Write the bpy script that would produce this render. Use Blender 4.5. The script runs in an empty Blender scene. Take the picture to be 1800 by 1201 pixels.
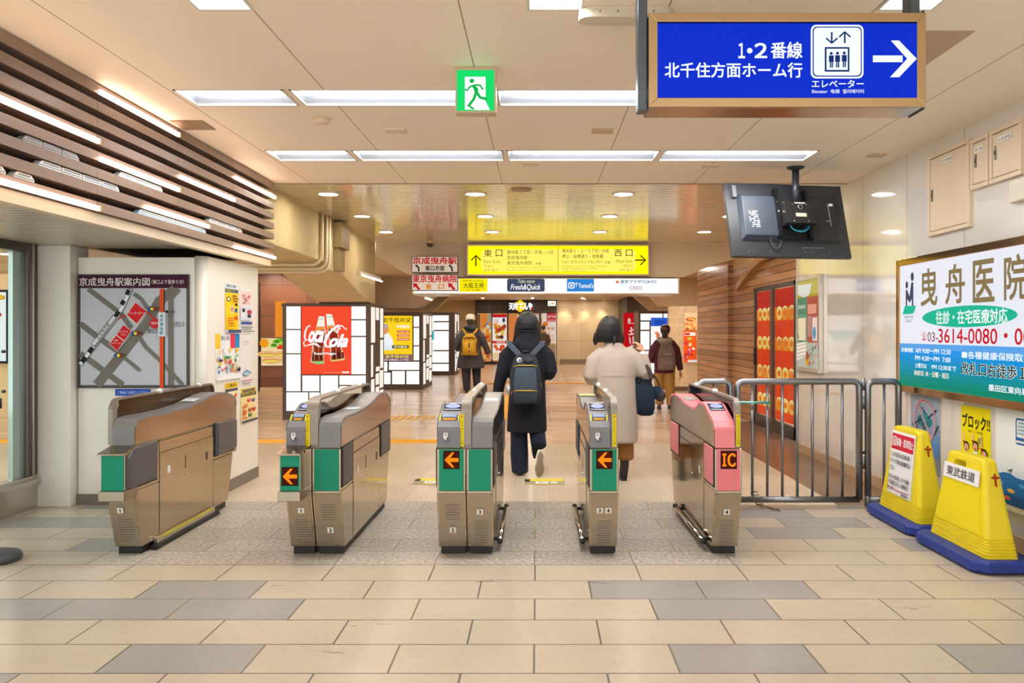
import bpy, bmesh, math, random
from mathutils import Vector, Matrix
random.seed(7)
S = bpy.context.scene
COL = S.collection
R = math.radians
PI = math.pi

# ------------------------------------------------------------------ camera, world, exposure
cam_d = bpy.data.cameras.new('camera')
cam_d.lens = 28.0
cam_d.sensor_width = 36.0
cam_d.shift_x = -45.0 / 1800
cam_d.shift_y = -17.5 / 1800
cam_d.clip_start = 0.05
cam_d.clip_end = 200
cam = bpy.data.objects.new('camera', cam_d)
cam.location = (0, 0, 1.4)
cam.rotation_euler = (R(90), 0, 0)
COL.objects.link(cam)
S.camera = cam

world = bpy.data.worlds.new('world')
S.world = world
world.use_nodes = True
world.node_tree.nodes['Background'].inputs[0].default_value = (1.0, 0.99, 0.98, 1)
world.node_tree.nodes['Background'].inputs[1].default_value = 2.6  # strong frontal fill, let in where the hall is left open behind the camera

S.view_settings.view_transform = 'Standard'
S.view_settings.look = 'None'
S.view_settings.exposure = 0.0
S.view_settings.gamma = 1.0
S.view_settings.use_curve_mapping = False
S.cycles.use_denoising = True
S.cycles.max_bounces = 8
S.cycles.diffuse_bounces = 4
S.cycles.glossy_bounces = 4
S.cycles.transmission_bounces = 6
S.cycles.transparent_max_bounces = 8
S.cycles.sample_clamp_indirect = 6.0
S.cycles.caustics_reflective = False
S.cycles.caustics_refractive = False

# brightness of the lamps (one place to tune)
TUBE = 30.0        # recessed ceiling tubes
SPOT = 420.0       # round downlights
LED = 9.0         # light bars of the slatted screen
BACK = 1.05       # backlit sign faces

# ------------------------------------------------------------------ colours and materials
def lin(c):
    if isinstance(c, str):
        c = c.lstrip('#')
        c = [int(c[i:i + 2], 16) / 255 for i in (0, 2, 4)]
    return tuple(x / 12.92 if x <= 0.04045 else ((x + 0.055) / 1.055) ** 2.4 for x in c)

_M = {}
def mat(color, rough=0.5, metal=0.0, emit=0.0, spec=0.5, alpha=1.0, trans=0.0, key=None, noise=0.0, nscale=8.0, bump=0.0, coat=0.0, aniso=0.0, stretch=None):
    k = key or (color, rough, metal, emit, spec, alpha, trans, noise, nscale, bump, coat, stretch)
    if k in _M:
        return _M[k]
    m = bpy.data.materials.new('mat_%d' % len(_M))
    m.use_nodes = True
    nt = m.node_tree
    b = nt.nodes['Principled BSDF']
    c = lin(color)
    b.inputs['Base Color'].default_value = (*c, 1)
    b.inputs['Roughness'].default_value = rough
    b.inputs['Metallic'].default_value = metal
    b.inputs['Specular IOR Level'].default_value = spec
    b.inputs['Alpha'].default_value = alpha
    b.inputs['Transmission Weight'].default_value = trans
    b.inputs['Coat Weight'].default_value = coat
    if emit:
        b.inputs['Emission Color'].default_value = (*c, 1)
        b.inputs['Emission Strength'].default_value = emit
        b.inputs['Base Color'].default_value = (*[x * (0.06 if emit >= 0.6 else 0.8) for x in c], 1)
        b.inputs['Specular IOR Level'].default_value = 0.06
    if noise or bump:
        tc = nt.nodes.new('ShaderNodeTexCoord')
        mp = nt.nodes.new('ShaderNodeMapping')
        if stretch:
            mp.inputs['Scale'].default_value = stretch
        nt.links.new(tc.outputs['Object'], mp.inputs[0])
        n = nt.nodes.new('ShaderNodeTexNoise')
        n.inputs['Scale'].default_value = nscale
        n.inputs['Detail'].default_value = 6
        nt.links.new(mp.outputs[0], n.inputs['Vector'])
        if noise:
            mx = nt.nodes.new('ShaderNodeMix')
            mx.data_type = 'RGBA'
            mx.inputs[6].default_value = (*[x * (1 - noise) for x in c], 1)
            mx.inputs[7].default_value = (*[min(1, x * (1 + noise)) for x in c], 1)
            nt.links.new(n.outputs[0], mx.inputs[0])
            nt.links.new(mx.outputs[2], b.inputs['Base Color'])
        if bump:
            bp = nt.nodes.new('ShaderNodeBump')
            bp.inputs['Strength'].default_value = bump
            bp.inputs['Distance'].default_value = 0.01
            nt.links.new(n.outputs[0], bp.inputs['Height'])
            nt.links.new(bp.outputs[0], b.inputs['Normal'])
    _M[k] = m
    return m

class N:
    """tiny node-math helper"""
    def __init__(s, m):
        s.nt = m.node_tree
    def new(s, t):
        return s.nt.nodes.new(t)
    def link(s, a, b):
        s.nt.links.new(a, b)
    def m(s, op, a, b=None, c=None):
        n = s.new('ShaderNodeMath')
        n.operation = op
        for i, v in enumerate((a, b, c)):
            if v is None:
                continue
            if isinstance(v, (int, float)):
                n.inputs[i].default_value = v
            else:
                s.link(v, n.inputs[i])
        return n.outputs[0]
    def mix(s, f, a, b):
        n = s.new('ShaderNodeMix')
        n.data_type = 'RGBA'
        for i, v in ((0, f), (6, a), (7, b)):
            if isinstance(v, (int, float)):
                n.inputs[i].default_value = v
            elif isinstance(v, tuple):
                n.inputs[i].default_value = (*v, 1)
            else:
                s.link(v, n.inputs[i])
        return n.outputs[2]

def tile_mat(name, w, h, x0, y0, shades, joint, jw, rough=0.35, speck=0.12, speck_scale=60, bump=0.0, axes='xy', half=True, stain=0.0, metal=0.0, spec=0.5, jbump=0.3, cloud=0.0, stripes=0.0, coat=0.0):
    """running-bond tiles; shades = [(weight, colour), ...]; axes picks the object axes"""
    m = bpy.data.materials.new(name)
    m.use_nodes = True
    b = m.node_tree.nodes['Principled BSDF']
    q = N(m)
    tc = q.new('ShaderNodeTexCoord')
    sp = q.new('ShaderNodeSeparateXYZ')
    q.link(tc.outputs['Object'], sp.inputs[0])
    ax = {'x': 0, 'y': 1, 'z': 2}
    X = q.m('SUBTRACT', sp.outputs[ax[axes[0]]], x0)
    Y = q.m('DIVIDE', q.m('SUBTRACT', sp.outputs[ax[axes[1]]], y0), h)
    row = q.m('FLOOR', Y)
    off = q.m('MULTIPLY', q.m('FLOORED_MODULO', row, 2.0), 0.5 if half else 0.0)
    Xs = q.m('ADD', q.m('DIVIDE', X, w), off)
    colm = q.m('FLOOR', Xs)
    fx = q.m('FRACT', Xs)
    fy = q.m('FRACT', Y)
    dx = q.m('MULTIPLY', q.m('MINIMUM', fx, q.m('SUBTRACT', 1.0, fx)), w)
    dy = q.m('MULTIPLY', q.m('MINIMUM', fy, q.m('SUBTRACT', 1.0, fy)), h)
    d = q.m('MINIMUM', dx, dy)
    jm = q.m('LESS_THAN', d, jw / 2)
    cb = q.new('ShaderNodeCombineXYZ')
    q.link(colm, cb.inputs[0])
    q.link(row, cb.inputs[1])
    wn = q.new('ShaderNodeTexWhiteNoise')
    wn.noise_dimensions = '3D'
    q.link(cb.outputs[0], wn.inputs[0])
    tot = sum(s[0] for s in shades)
    acc = 0
    c = lin(shades[0][1])
    cur = q.mix(0.0, c, c)
    for i, (wt, cc) in enumerate(shades):
        if i == 0:
            acc += wt
            continue
        f = q.m('GREATER_THAN', wn.outputs[0], acc / tot)
        cur = q.mix(f, cur, lin(cc))
        acc += wt
    n = q.new('ShaderNodeTexNoise')
    n.inputs['Scale'].default_value = speck_scale
    n.inputs['Detail'].default_value = 5
    if stripes:
        mp = q.new('ShaderNodeMapping')
        mp.inputs['Scale'].default_value = (0.12, 1, 1) if stripes > 0 else (1, 0.12, 1)
        q.link(tc.outputs['Object'], mp.inputs[0])
        q.link(mp.outputs[0], n.inputs['Vector'])
    else:
        q.link(tc.outputs['Object'], n.inputs['Vector'])
    g = q.m('ADD', 1.0, q.m('MULTIPLY', q.m('SUBTRACT', n.outputs[0], 0.5), speck * 4))
    if cloud:
        n2 = q.new('ShaderNodeTexNoise')
        n2.inputs['Scale'].default_value = 3.0
        n2.inputs['Detail'].default_value = 4
        q.link(tc.outputs['Object'], n2.inputs['Vector'])
        g = q.m('MULTIPLY', g, q.m('ADD', 1.0, q.m('MULTIPLY', q.m('SUBTRACT', n2.outputs[0], 0.5), cloud * 2)))
    vm = q.new('ShaderNodeVectorMath')
    vm.operation = 'SCALE'
    q.link(cur, vm.inputs[0])
    q.link(g, vm.inputs[3])
    cur = vm.outputs[0]
    if stain:
        n3 = q.new('ShaderNodeTexNoise')
        n3.inputs['Scale'].default_value = 1.6
        n3.inputs['Detail'].default_value = 9
        n3.inputs['Roughness'].default_value = 0.75
        mp = q.new('ShaderNodeMapping')
        mp.inputs['Scale'].default_value = (0.8, 2.2, 1)
        q.link(tc.outputs['Object'], mp.inputs[0])
        q.link(mp.outputs[0], n3.inputs['Vector'])
        sm = q.m('MULTIPLY', q.m('GREATER_THAN', n3.outputs[0], 0.64), stain)
        cur = q.mix(sm, cur, lin('#6b6257'))
    cur = q.mix(jm, cur, lin(joint))
    q.link(cur, b.inputs['Base Color'])
    b.inputs['Roughness'].default_value = rough
    b.inputs['Metallic'].default_value = metal
    b.inputs['Specular IOR Level'].default_value = spec
    b.inputs['Coat Weight'].default_value = coat
    b.inputs['Coat Roughness'].default_value = 0.05
    hgt = q.m('MULTIPLY', q.m('SUBTRACT', 1.0, jm), jbump)
    if bump:
        hgt = q.m('ADD', hgt, q.m('MULTIPLY', n.outputs[0], bump))
    bp = q.new('ShaderNodeBump')
    bp.inputs['Strength'].default_value = 0.6
    bp.inputs['Distance'].default_value = 0.004
    q.link(hgt, bp.inputs['Height'])
    q.link(bp.outputs[0], b.inputs['Normal'])
    return m

# ------------------------------------------------------------------ mesh builder
class MB:
    def __init__(s):
        s.v, s.f, s.mi, s.mats = [], [], [], []
        s.smooth = []
        s.cur = 0
        s.sm = False
    def use(s, m, smooth=False):
        if m not in s.mats:
            s.mats.append(m)
        s.cur = s.mats.index(m)
        s.sm = smooth
        return s
    def add(s, vs, fs):
        o = len(s.v)
        s.v.extend([tuple(v) for v in vs])
        for f in fs:
            s.f.append([i + o for i in f])
            s.mi.append(s.cur)
            s.smooth.append(s.sm)
        return s
    def box(s, x0, x1, y0, y1, z0, z1):
        return s.add([(x0, y0, z0), (x1, y0, z0), (x1, y1, z0), (x0, y1, z0), (x0, y0, z1), (x1, y0, z1), (x1, y1, z1), (x0, y1, z1)],
                     [(0, 3, 2, 1), (4, 5, 6, 7), (0, 1, 5, 4), (1, 2, 6, 5), (2, 3, 7, 6), (3, 0, 4, 7)])
    def prism(s, pts, axis, a, b, capmat=None):
        """closed polygon pts (2D) extruded along axis from a to b. axis x: pts=(y,z); y: pts=(x,z); z: pts=(x,y)"""
        n = len(pts)
        ar = sum(pts[i][0] * pts[(i + 1) % n][1] - pts[(i + 1) % n][0] * pts[i][1] for i in range(n))
        if ar < 0:
            pts = list(reversed(pts))
        def mk(p, t):
            return {'x': (t, p[0], p[1]), 'y': (p[0], t, p[1]), 'z': (p[0], p[1], t)}[axis]
        vs = [mk(p, a) for p in pts] + [mk(p, b) for p in pts]
        side = [(i, (i + 1) % n, n + (i + 1) % n, n + i) for i in range(n)]
        lo, hi = tuple(range(n - 1, -1, -1)), tuple(range(n, 2 * n))
        if axis == 'y':
            side = [tuple(reversed(f)) for f in side]
            lo, hi = tuple(reversed(lo)), tuple(reversed(hi))
        if a > b:
            side = [tuple(reversed(f)) for f in side]
            lo, hi = tuple(reversed(lo)), tuple(reversed(hi))
        if capmat is None:
            s.add(vs, side + [lo, hi])
        else:
            s.add(vs, side)
            c = s.cur
            s.use(capmat)
            o = len(s.v) - len(vs)
            for f in (lo, hi):
                s.f.append([i + o for i in f]); s.mi.append(s.cur); s.smooth.append(False)
            s.cur = c
        return s
    def ring_loft(s, rings, cap=True, close=True):
        n = len(rings[0])
        vs = [p for r in rings for p in r]
        fs = []
        for i in range(len(rings) - 1):
            for j in range(n if close else n - 1):
                k = (j + 1) % n
                fs.append((i * n + j, i * n + k, (i + 1) * n + k, (i + 1) * n + j))
        if cap:
            fs.append(tuple(range(n - 1, -1, -1)))
            fs.append(tuple(range((len(rings) - 1) * n, len(rings) * n)))
        return s.add(vs, fs)
    def tube(s, pts, r, n=10, cap=True):
        """round tube along a polyline; r a number or list; each r may be (ra, rb)"""
        pts = [Vector(p) for p in pts]
        rs = list(r) if isinstance(r, (list, tuple)) else [r] * len(pts)
        while len(rs) < len(pts):
            rs.insert(0, rs[0])
        rings = []
        up = None
        for i, p in enumerate(pts):
            if i == 0: t = pts[1] - p
            elif i == len(pts) - 1: t = p - pts[i - 1]
            else: t = (p - pts[i - 1]).normalized() + (pts[i + 1] - p).normalized()
            t = t.normalized() if t.length > 1e-9 else Vector((0, 0, 1))
            if up is None:
                up = Vector((1, 0, 0)) if abs(t.x) < 0.9 else Vector((0, 1, 0))
            a = (up - t * up.dot(t))
            a = a.normalized() if a.length > 1e-6 else t.orthogonal().normalized()
            up = a
            bvec = t.cross(a)
            ra, rb = rs[i] if isinstance(rs[i], (list, tuple)) else (rs[i], rs[i])
            rings.append([p + a * (ra * math.cos(2 * PI * k / n)) + bvec * (rb * math.sin(2 * PI * k / n)) for k in range(n)])
        return s.ring_loft(rings, cap)
    def cyl(s, c, r, h, axis='z', n=20, r2=None):
        c = Vector(c)
        d = {'x': Vector((1, 0, 0)), 'y': Vector((0, 1, 0)), 'z': Vector((0, 0, 1))}[axis]
        return s.tube([c, c + d * h], [r, r if r2 is None else r2], n)
    def lathe(s, c, prof, n=24):
        """prof = [(radius, z), ...] around the vertical through c"""
        rings = [[(c[0] + r * math.cos(2 * PI * k / n), c[1] + r * math.sin(2 * PI * k / n), c[2] + z) for k in range(n)] for r, z in prof]
        return s.ring_loft(rings)
    def ball(s, c, rx, ry=None, rz=None, n=14, m=9):
        ry = rx if ry is None else ry
        rz = rx if rz is None else rz
        rings = []
        for i in range(m + 1):
            a = -PI / 2 + PI * i / m
            q = max(math.cos(a), 0.02)
            rings.append([(c[0] + rx * q * math.cos(2 * PI * k / n), c[1] + ry * q * math.sin(2 * PI * k / n), c[2] + rz * math.sin(a)) for k in range(n)])
        return s.ring_loft(rings)
    def mesh(s, name):
        me = bpy.data.meshes.new(name)
        me.from_pydata(s.v, [], s.f)
        for m in s.mats:
            me.materials.append(m)
        me.polygons.foreach_set('material_index', s.mi)
        me.polygons.foreach_set('use_smooth', s.smooth)
        me.update()
        return me
    def build(s, name, parent=None, loc=None, rot=None, bevel=0.0, seg=2, label=None):
        o = bpy.data.objects.new(name, s.mesh(name))
        COL.objects.link(o)
        if parent is not None:
            o.parent = parent
        if loc is not None:
            o.location = loc
        if rot is not None:
            o.rotation_euler = rot
        if bevel:
            b = o.modifiers.new('bevel', 'BEVEL')
            b.width = bevel
            b.segments = seg
            b.limit_method = 'ANGLE'
            b.angle_limit = R(40)
        if label:
            o['label'] = label
        return o

def tag(o, label, cat, group=None):
    o['label'] = label
    o['category'] = cat
    if group:
        o['group'] = group
    return o

def thing(name, label, cat, loc=(0, 0, 0), rz=0.0, group=None, rot=None):
    o = bpy.data.objects.new(name, None)
    o.empty_display_size = 0.1
    COL.objects.link(o)
    o.location = loc
    o.rotation_euler = rot if rot else (0, 0, rz)
    return tag(o, label, cat, group)

def struct(o):
    o['kind'] = 'structure'
    return o

def copy_tree(o, parent=None):
    c = o.copy()
    COL.objects.link(c)
    if parent is not None:
        c.parent = parent
    for ch in list(o.children):
        copy_tree(ch, c)
    return c

# ------------------------------------------------------------------ printed panels (face -Y, x right, z up, origin at lower left)
_txt = {}
def text_mesh(s, bold=0.0, shear=0.0):
    k = (s, bold, shear)
    if k in _txt:
        return _txt[k]
    cu = bpy.data.curves.new('t', 'FONT')
    cu.body = s
    cu.size = 1.0
    cu.resolution_u = 3
    cu.offset = bold
    cu.shear = shear
    o = bpy.data.objects.new('t', cu)
    COL.objects.link(o)
    dg = bpy.context.evaluated_depsgraph_get()
    me = bpy.data.meshes.new_from_object(o.evaluated_get(dg))
    vs = [(v.co.x, v.co.y) for v in me.vertices]
    fs = [tuple(p.vertices) for p in me.polygons]
    bpy.data.objects.remove(o)
    bpy.data.curves.remove(cu)
    bpy.data.meshes.remove(me)
    _txt[k] = (vs, fs)
    return _txt[k]

class Panel(MB):
    """flat printed face; every layer sits eps in front of the one before"""
    def __init__(s, emit=0.0, rough=0.45, eps=0.0006):
        super().__init__()
        s.emit, s.rough, s.eps, s.k = emit, rough, eps, 1
    def ink(s, c, emit=None):
        s.use(mat(c, rough=s.rough, emit=s.emit if emit is None else emit, spec=0.15))
    def back(s, x0, x1, z0, z1, t, m):
        s.use(m)
        return s.box(x0, x1, 0, t, z0, z1)
    def layer(s, d=1):
        s.k += d
        return s
    def rect(s, x0, x1, z0, z1, c, emit=None):
        return s.poly([(x0, z0), (x1, z0), (x1, z1), (x0, z1)], c, emit)
    def poly(s, pts, c, emit=None):
        n = len(pts)
        ar = sum(pts[i][0] * pts[(i + 1) % n][1] - pts[(i + 1) % n][0] * pts[i][1] for i in range(n))
        if ar < 0:
            pts = pts[::-1]
        s.ink(c, emit)
        s.k += 1
        return s.add([(p[0], -s.k * s.eps, p[1]) for p in pts], [tuple(range(n))])
    def disc(s, x, z, rx, rz, c, n=28, emit=None, a0=0, a1=2 * PI):
        full = abs(a1 - a0 - 2 * PI) < 1e-6
        m = n if full else n + 1
        return s.poly([(x + rx * math.cos(a0 + (a1 - a0) * i / n), z + rz * math.sin(a0 + (a1 - a0) * i / n)) for i in range(m)], c, emit)
    def line(s, pts, w, c, emit=None):
        s.ink(c, emit)
        s.k += 1
        vs, fs = [], []
        P = [Vector(p) for p in pts]
        for i, p in enumerate(P):
            if i == 0: t = P[1] - p
            elif i == len(P) - 1: t = p - P[i - 1]
            else: t = (p - P[i - 1]).normalized() + (P[i + 1] - p).normalized()
            t.normalize()
            nrm = Vector((-t.y, t.x)) * (w[i] if isinstance(w, (list, tuple)) else w) / 2
            vs += [(p.x + nrm.x, -s.k * s.eps, p.y + nrm.y), (p.x - nrm.x, -s.k * s.eps, p.y - nrm.y)]
            if i:
                j = 2 * i
                fs.append((j - 2, j - 1, j + 1, j))
        return s.add(vs, fs)
    def rrect(s, x0, x1, z0, z1, r, c, emit=None):
        pts = []
        for cx, cz, a in ((x1 - r, z1 - r, 0), (x0 + r, z1 - r, 90), (x0 + r, z0 + r, 180), (x1 - r, z0 + r, 270)):
            for i in range(6):
                t = R(a + 18 * i)
                pts.append((cx + r * math.cos(t), cz + r * math.sin(t)))
        return s.poly(pts, c, emit)
    def text(s, txt, x0, x1, z0, z1, c, bold=0.0, shear=0.0, emit=None, fit=True, rot=0.0):
        vs, fs = text_mesh(txt, 0.0, shear)
        if not vs:
            return s
        ax, bx = min(v[0] for v in vs), max(v[0] for v in vs)
        az, bz = min(v[1] for v in vs), max(v[1] for v in vs)
        sx = (x1 - x0) / max(bx - ax, 1e-6)
        sz = (z1 - z0) / max(bz - az, 1e-6)
        if not fit:
            sx = sz = min(sx, sz)
        s.ink(c, emit)
        s.k += 1
        cx, cz = (x0 + x1) / 2, (z0 + z1) / 2
        mx, mz = (ax + bx) / 2, (az + bz) / 2
        ca, sa = math.cos(rot), math.sin(rot)
        out = []
        for v in vs:
            px, pz = (v[0] - mx) * sx, (v[1] - mz) * sz
            out.append((cx + px * ca - pz * sa, -s.k * s.eps, cz + px * sa + pz * ca))
        if not bold:
            return s.add(out, fs)
        # heavier weight: the same outline struck four times, a hair apart
        dx, dz = bold * 0.75 * sx, bold * 0.75 * sz
        for i, (ux, uz) in enumerate(((1, 1), (-1, 1), (1, -1), (-1, -1))):
            s.add([(v[0] + ux * dx, v[1] - i * s.eps * 0.3, v[2] + uz * dz) for v in out], fs)
        s.k += 1
        return s

FACE_CAM = (0, 0, 0)
FACE_LEFT = (0, 0, -PI / 2)    # on a right-hand wall, x runs towards the camera
FACE_RIGHT = (0, 0, PI / 2)    # on a left-hand wall, x runs away from the camera

# shared materials
STEEL = mat('#b5a692', rough=0.22, metal=1.0, key='steel', noise=0.12, nscale=5, bump=0.02)
STEEL_BR = mat('#c9c2b8', rough=0.28, metal=1.0, key='steel_brushed', noise=0.10, nscale=30, stretch=(1, 1, 12))
BRONZE = mat('#b59a78', rough=0.2, metal=1.0, key='bronze', noise=0.08, nscale=4)
CHROME = mat('#d5d5d5', rough=0.08, metal=1.0, key='chrome')
RAIL = mat('#8f9096', rough=0.3, metal=1.0, key='rail', noise=0.1, nscale=20)
ALU = mat('#c4bdb2', rough=0.35, metal=0.9, key='alu')
BLACK = mat('#141414', rough=0.5, key='black')
DKPLAS = mat('#3a3c42', rough=0.45, key='darkplastic')
GREYPL = mat('#8b8a8a', rough=0.38, key='greyplastic', noise=0.05, nscale=20)
CREAM = mat('#e6d5bd', rough=0.55, key='cream')
def pane_mat(name, tint, gloss=0.03, mirror=1.0):
    """thin clear sheet: lets light straight through, mirrors by the Fresnel law"""
    m = bpy.data.materials.new(name)
    m.use_nodes = True
    nt = m.node_tree
    nt.nodes.remove(nt.nodes['Principled BSDF'])
    q = N(m)
    t = q.new('ShaderNodeBsdfTransparent')
    t.inputs[0].default_value = (*lin(tint), 1)
    g = q.new('ShaderNodeBsdfGlossy')
    g.inputs['Roughness'].default_value = gloss
    f = q.new('ShaderNodeFresnel')
    f.inputs[0].default_value = 1.45
    x = q.new('ShaderNodeMixShader')
    ge = q.new('ShaderNodeNewGeometry')
    q.link(q.m('MULTIPLY', q.m('MULTIPLY', f.outputs[0], mirror), q.m('SUBTRACT', 1.0, ge.outputs['Backfacing'])), x.inputs[0])
    q.link(t.outputs[0], x.inputs[1])
    q.link(g.outputs[0], x.inputs[2])
    q.link(x.outputs[0], nt.nodes['Material Output'].inputs[0])
    return m
GLASS = pane_mat('mat_glass', '#f2f8f5', mirror=0.6)
SMOKE = pane_mat('mat_smoke', '#8f7a68', 0.06)
DKWOOD = mat('#4a3a30', rough=0.45, key='dkframe', noise=0.15, nscale=12)
# ================================================================== SETTING
CZ = 2.86          # hall ceiling
XW = 3.05          # right wall
Y_CORR = 7.86      # where the panelled ceiling turns into metal strips
Y_HEAD = 13.2      # header with the overhead signs
CZ2 = 2.75         # ceiling beyond the header
Y_BACK = 34.0      # shop fronts at the end

tiles = tile_mat('mat_floor_tiles', 0.6, 0.303, -0.315, 4.775, [(0.72, '#c6b8a4'), (0.28, '#a09d99')], '#6d655c', 0.009, rough=0.3, speck=0.05, speck_scale=25, stain=0.55, cloud=0.10)
granite = tile_mat('mat_floor_granite', 0.6, 0.295, -0.02, 4.78, [(0.6, '#bcb4a8'), (0.4, '#b2aa9e')], '#6f675d', 0.006, rough=0.36, speck=0.55, speck_scale=42, bump=1.4)
light_tile = tile_mat('mat_floor_light', 0.6, 0.6, 0.1, 6.55, [(0.5, '#d0c0a8'), (0.5, '#c6b69e')], '#a3927c', 0.004, rough=0.28, speck=0.32, speck_scale=45)
corr_tile = tile_mat('mat_floor_corridor', 1.2, 0.3, 0.2, 9.9, [(0.4, '#e0c6ac'), (0.3, '#d4b598'), (0.3, '#e8d0b8')], '#a67f5e', 0.005, rough=0.22, speck=0.12, speck_scale=14, stripes=1)
dark_strip = tile_mat('mat_floor_dark_plank', 1.2, 0.15, 0.2, 6.5, [(0.5, '#6e5240'), (0.5, '#7d5f4a')], '#4f3a2d', 0.004, rough=0.25, speck=0.12, speck_scale=14, stripes=1)

def slab(name, rects, m, z0=-0.06, z1=0.0):
    b = MB().use(m)
    for x0, x1, y0, y1 in rects:
        b.box(x0, x1, y0, y1, z0, z1)
    return struct(b.build(name))

slab('floor', [(-9, XW, -1.5, 4.775), (-9, -2.61, 4.775, 6.55), (1.24, XW, 4.775, 6.42)], tiles)
slab('floor_gate_line', [(-2.61, 1.24, 4.775, 6.55)], granite)
slab('floor_behind_gates', [(-14, -2.7, 6.55, 9.95), (-2.7, 1.24, 6.55, 9.95), (1.24, 2.42, 6.42, 9.95)], light_tile)
slab('floor_corridor', [(-14, 2.42, 9.95, 36), (2.42, 6, 12.4, 36)], corr_tile)
slab('floor_dark_strip', [(2.42, 3.8, 6.42, 12.4)], dark_strip)

# ---- ceilings
ceil_m = tile_mat('mat_ceiling_panel', 0.94, 60.0, -0.35, -20, [(1, '#faecd8')], '#a08c76', 0.007, rough=0.5, speck=0.01, speck_scale=3, half=False, jbump=0.0)
# holes for the recessed lamps are left open: the panel field is built from strips between them
ROW1, ROW2 = (4.80, 5.135), (6.41, 6.79)
FIX = [(-2.2, -1.535), (-1.50, -0.28), (-0.25, 0.99), (1.02, 2.27)]
SQ = [(-1.41, 3.48), (0.08, 3.48), (1.66, 3.48), (-1.41, 0.4), (0.08, 0.4), (1.66, 0.4)]
b = MB().use(ceil_m)
def ceil_band(y0, y1, holes):
    x = -2.62
    for a, c in sorted(holes):
        b.box(x, a, y0, y1, CZ, CZ + 0.05)
        x = c
    b.box(x, XW, y0, y1, CZ, CZ + 0.05)
hs = 0.115
ceil_band(-1.5, 0.4 - hs, [])
ceil_band(0.4 - hs, 0.4 + hs, [(x - hs, x + hs) for x, y in SQ[:3]])
ceil_band(0.4 + hs, 3.48 - hs, [])
ceil_band(3.48 - hs, 3.48 + hs, [(x - hs, x + hs) for x, y in SQ[:3]])
ceil_band(3.48 + hs, ROW1[0], [])
ceil_band(*ROW1, FIX)
ceil_band(ROW1[1], ROW2[0], [])
ceil_band(*ROW2, FIX)
ceil_band(ROW2[1], Y_CORR, [])
struct(b.build('ceiling'))

# metal strip ceiling: long thin blades running across, glossy
strip_m = mat('#fff0d4', rough=0.09, metal=0.45, key='stripceil', noise=0.05, nscale=2)
b = MB().use(strip_m)
y = Y_CORR + 0.012
while y < Y_HEAD:
    w = 0.098
    m = 10
    arc = [(y + w * i / m, CZ + 0.0014 * (2 * i / m - 1) ** 2) for i in range(m + 1)]
    b.sm = True
    b.add([(xx, p[0], p[1]) for xx in (-2.68, 3.3) for p in arc], [(i, i + 1, m + 2 + i, m + 1 + i) for i in range(m)])
    b.sm = False
    b.box(-2.68, 3.3, y + w, y + w + 0.006, CZ + 0.012, CZ + 0.02)
    y += w + 0.006
b.use(mat('#8f7a60', rough=0.5))
b.box(-2.68, 3.3, Y_CORR, Y_HEAD, CZ + 0.03, CZ + 0.05)
struct(b.build('ceiling_metal_strips'))
b = MB().use(mat('#8e7a62', rough=0.5)).box(-2.62, XW, Y_CORR - 0.012, Y_CORR + 0.012, CZ - 0.006, CZ + 0.03)
b.build('trim_1')['kind'] = 'structure'

far_ceil = mat('#f0dcbc', rough=0.5, key='farceil')
slab('ceiling_corridor', [(-14, 6, Y_HEAD + 0.45, 36)], far_ceil, CZ2, CZ2 + 0.06)
slab('ceiling_side_hall', [(-14, -3.5, 10.9, Y_HEAD + 0.45)], far_ceil, 2.72, 2.78)

# ---- header over the passage with sloped ends
head_m = mat('#f2dcbc', rough=0.5, key='header', noise=0.05, nscale=2)
b = MB().use(head_m)
b.prism([(-2.69, CZ), (-2.69, 2.66), (-2.17, 2.36), (-1.9, 2.30), (2.42, 2.30), (2.87, 2.49), (3.25, 2.60), (3.25, CZ)], 'y', Y_HEAD, Y_HEAD + 0.45)
struct(b.build('beam_header'))
# second cross beam with haunches, further down the corridor
b = MB().use(mat('#e2c8a4', rough=0.6, key='beam2', noise=0.08, nscale=2))
b.prism([(-9, CZ2), (-9, 1.98), (-3.0, 1.98), (-2.35, 2.48), (2.7, 2.48), (3.1, 2.05), (6, 2.05), (6, CZ2)], 'y', 19.9, 20.6)
struct(b.build('beam_corridor'))
b = MB().use(mat('#e2c8a4', rough=0.6, key='beam3', noise=0.08, nscale=2))
b.prism([(-9, CZ2), (-9, 2.1), (-3.6, 2.1), (-3.0, 2.62), (3.3, 2.62), (3.9, 2.1), (6, 2.1), (6, CZ2)], 'y', 27.2, 27.8)
struct(b.build('beam_far'))

# ---- concrete beam and haunched column on the left
conc = mat('#c9b88a', rough=0.75, key='concrete', noise=0.16, nscale=3, bump=0.15)
conc2 = mat('#d8bf98', rough=0.7, key='concrete_paint', noise=0.06, nscale=3)
b = MB().use(conc)
b.prism([(7.80, CZ + 0.04), (7.80, 2.28), (10.25, 2.28), (10.25, 2.19), (10.9, 2.19), (11.9, 1.99), (12.75, 1.853), (13.15, 1.853), (13.15, CZ + 0.04)], 'x', -3.5, -2.68)
struct(b.build('column_left', bevel=0.01))
b = MB().use(conc2).box(-14, -3.5, 7.80, 10.25, 2.28, 2.86)
b.box(-14, -3.5, 10.25, 10.9, 2.19, 2.86)
struct(b.build('beam_side_hall'))

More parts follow.
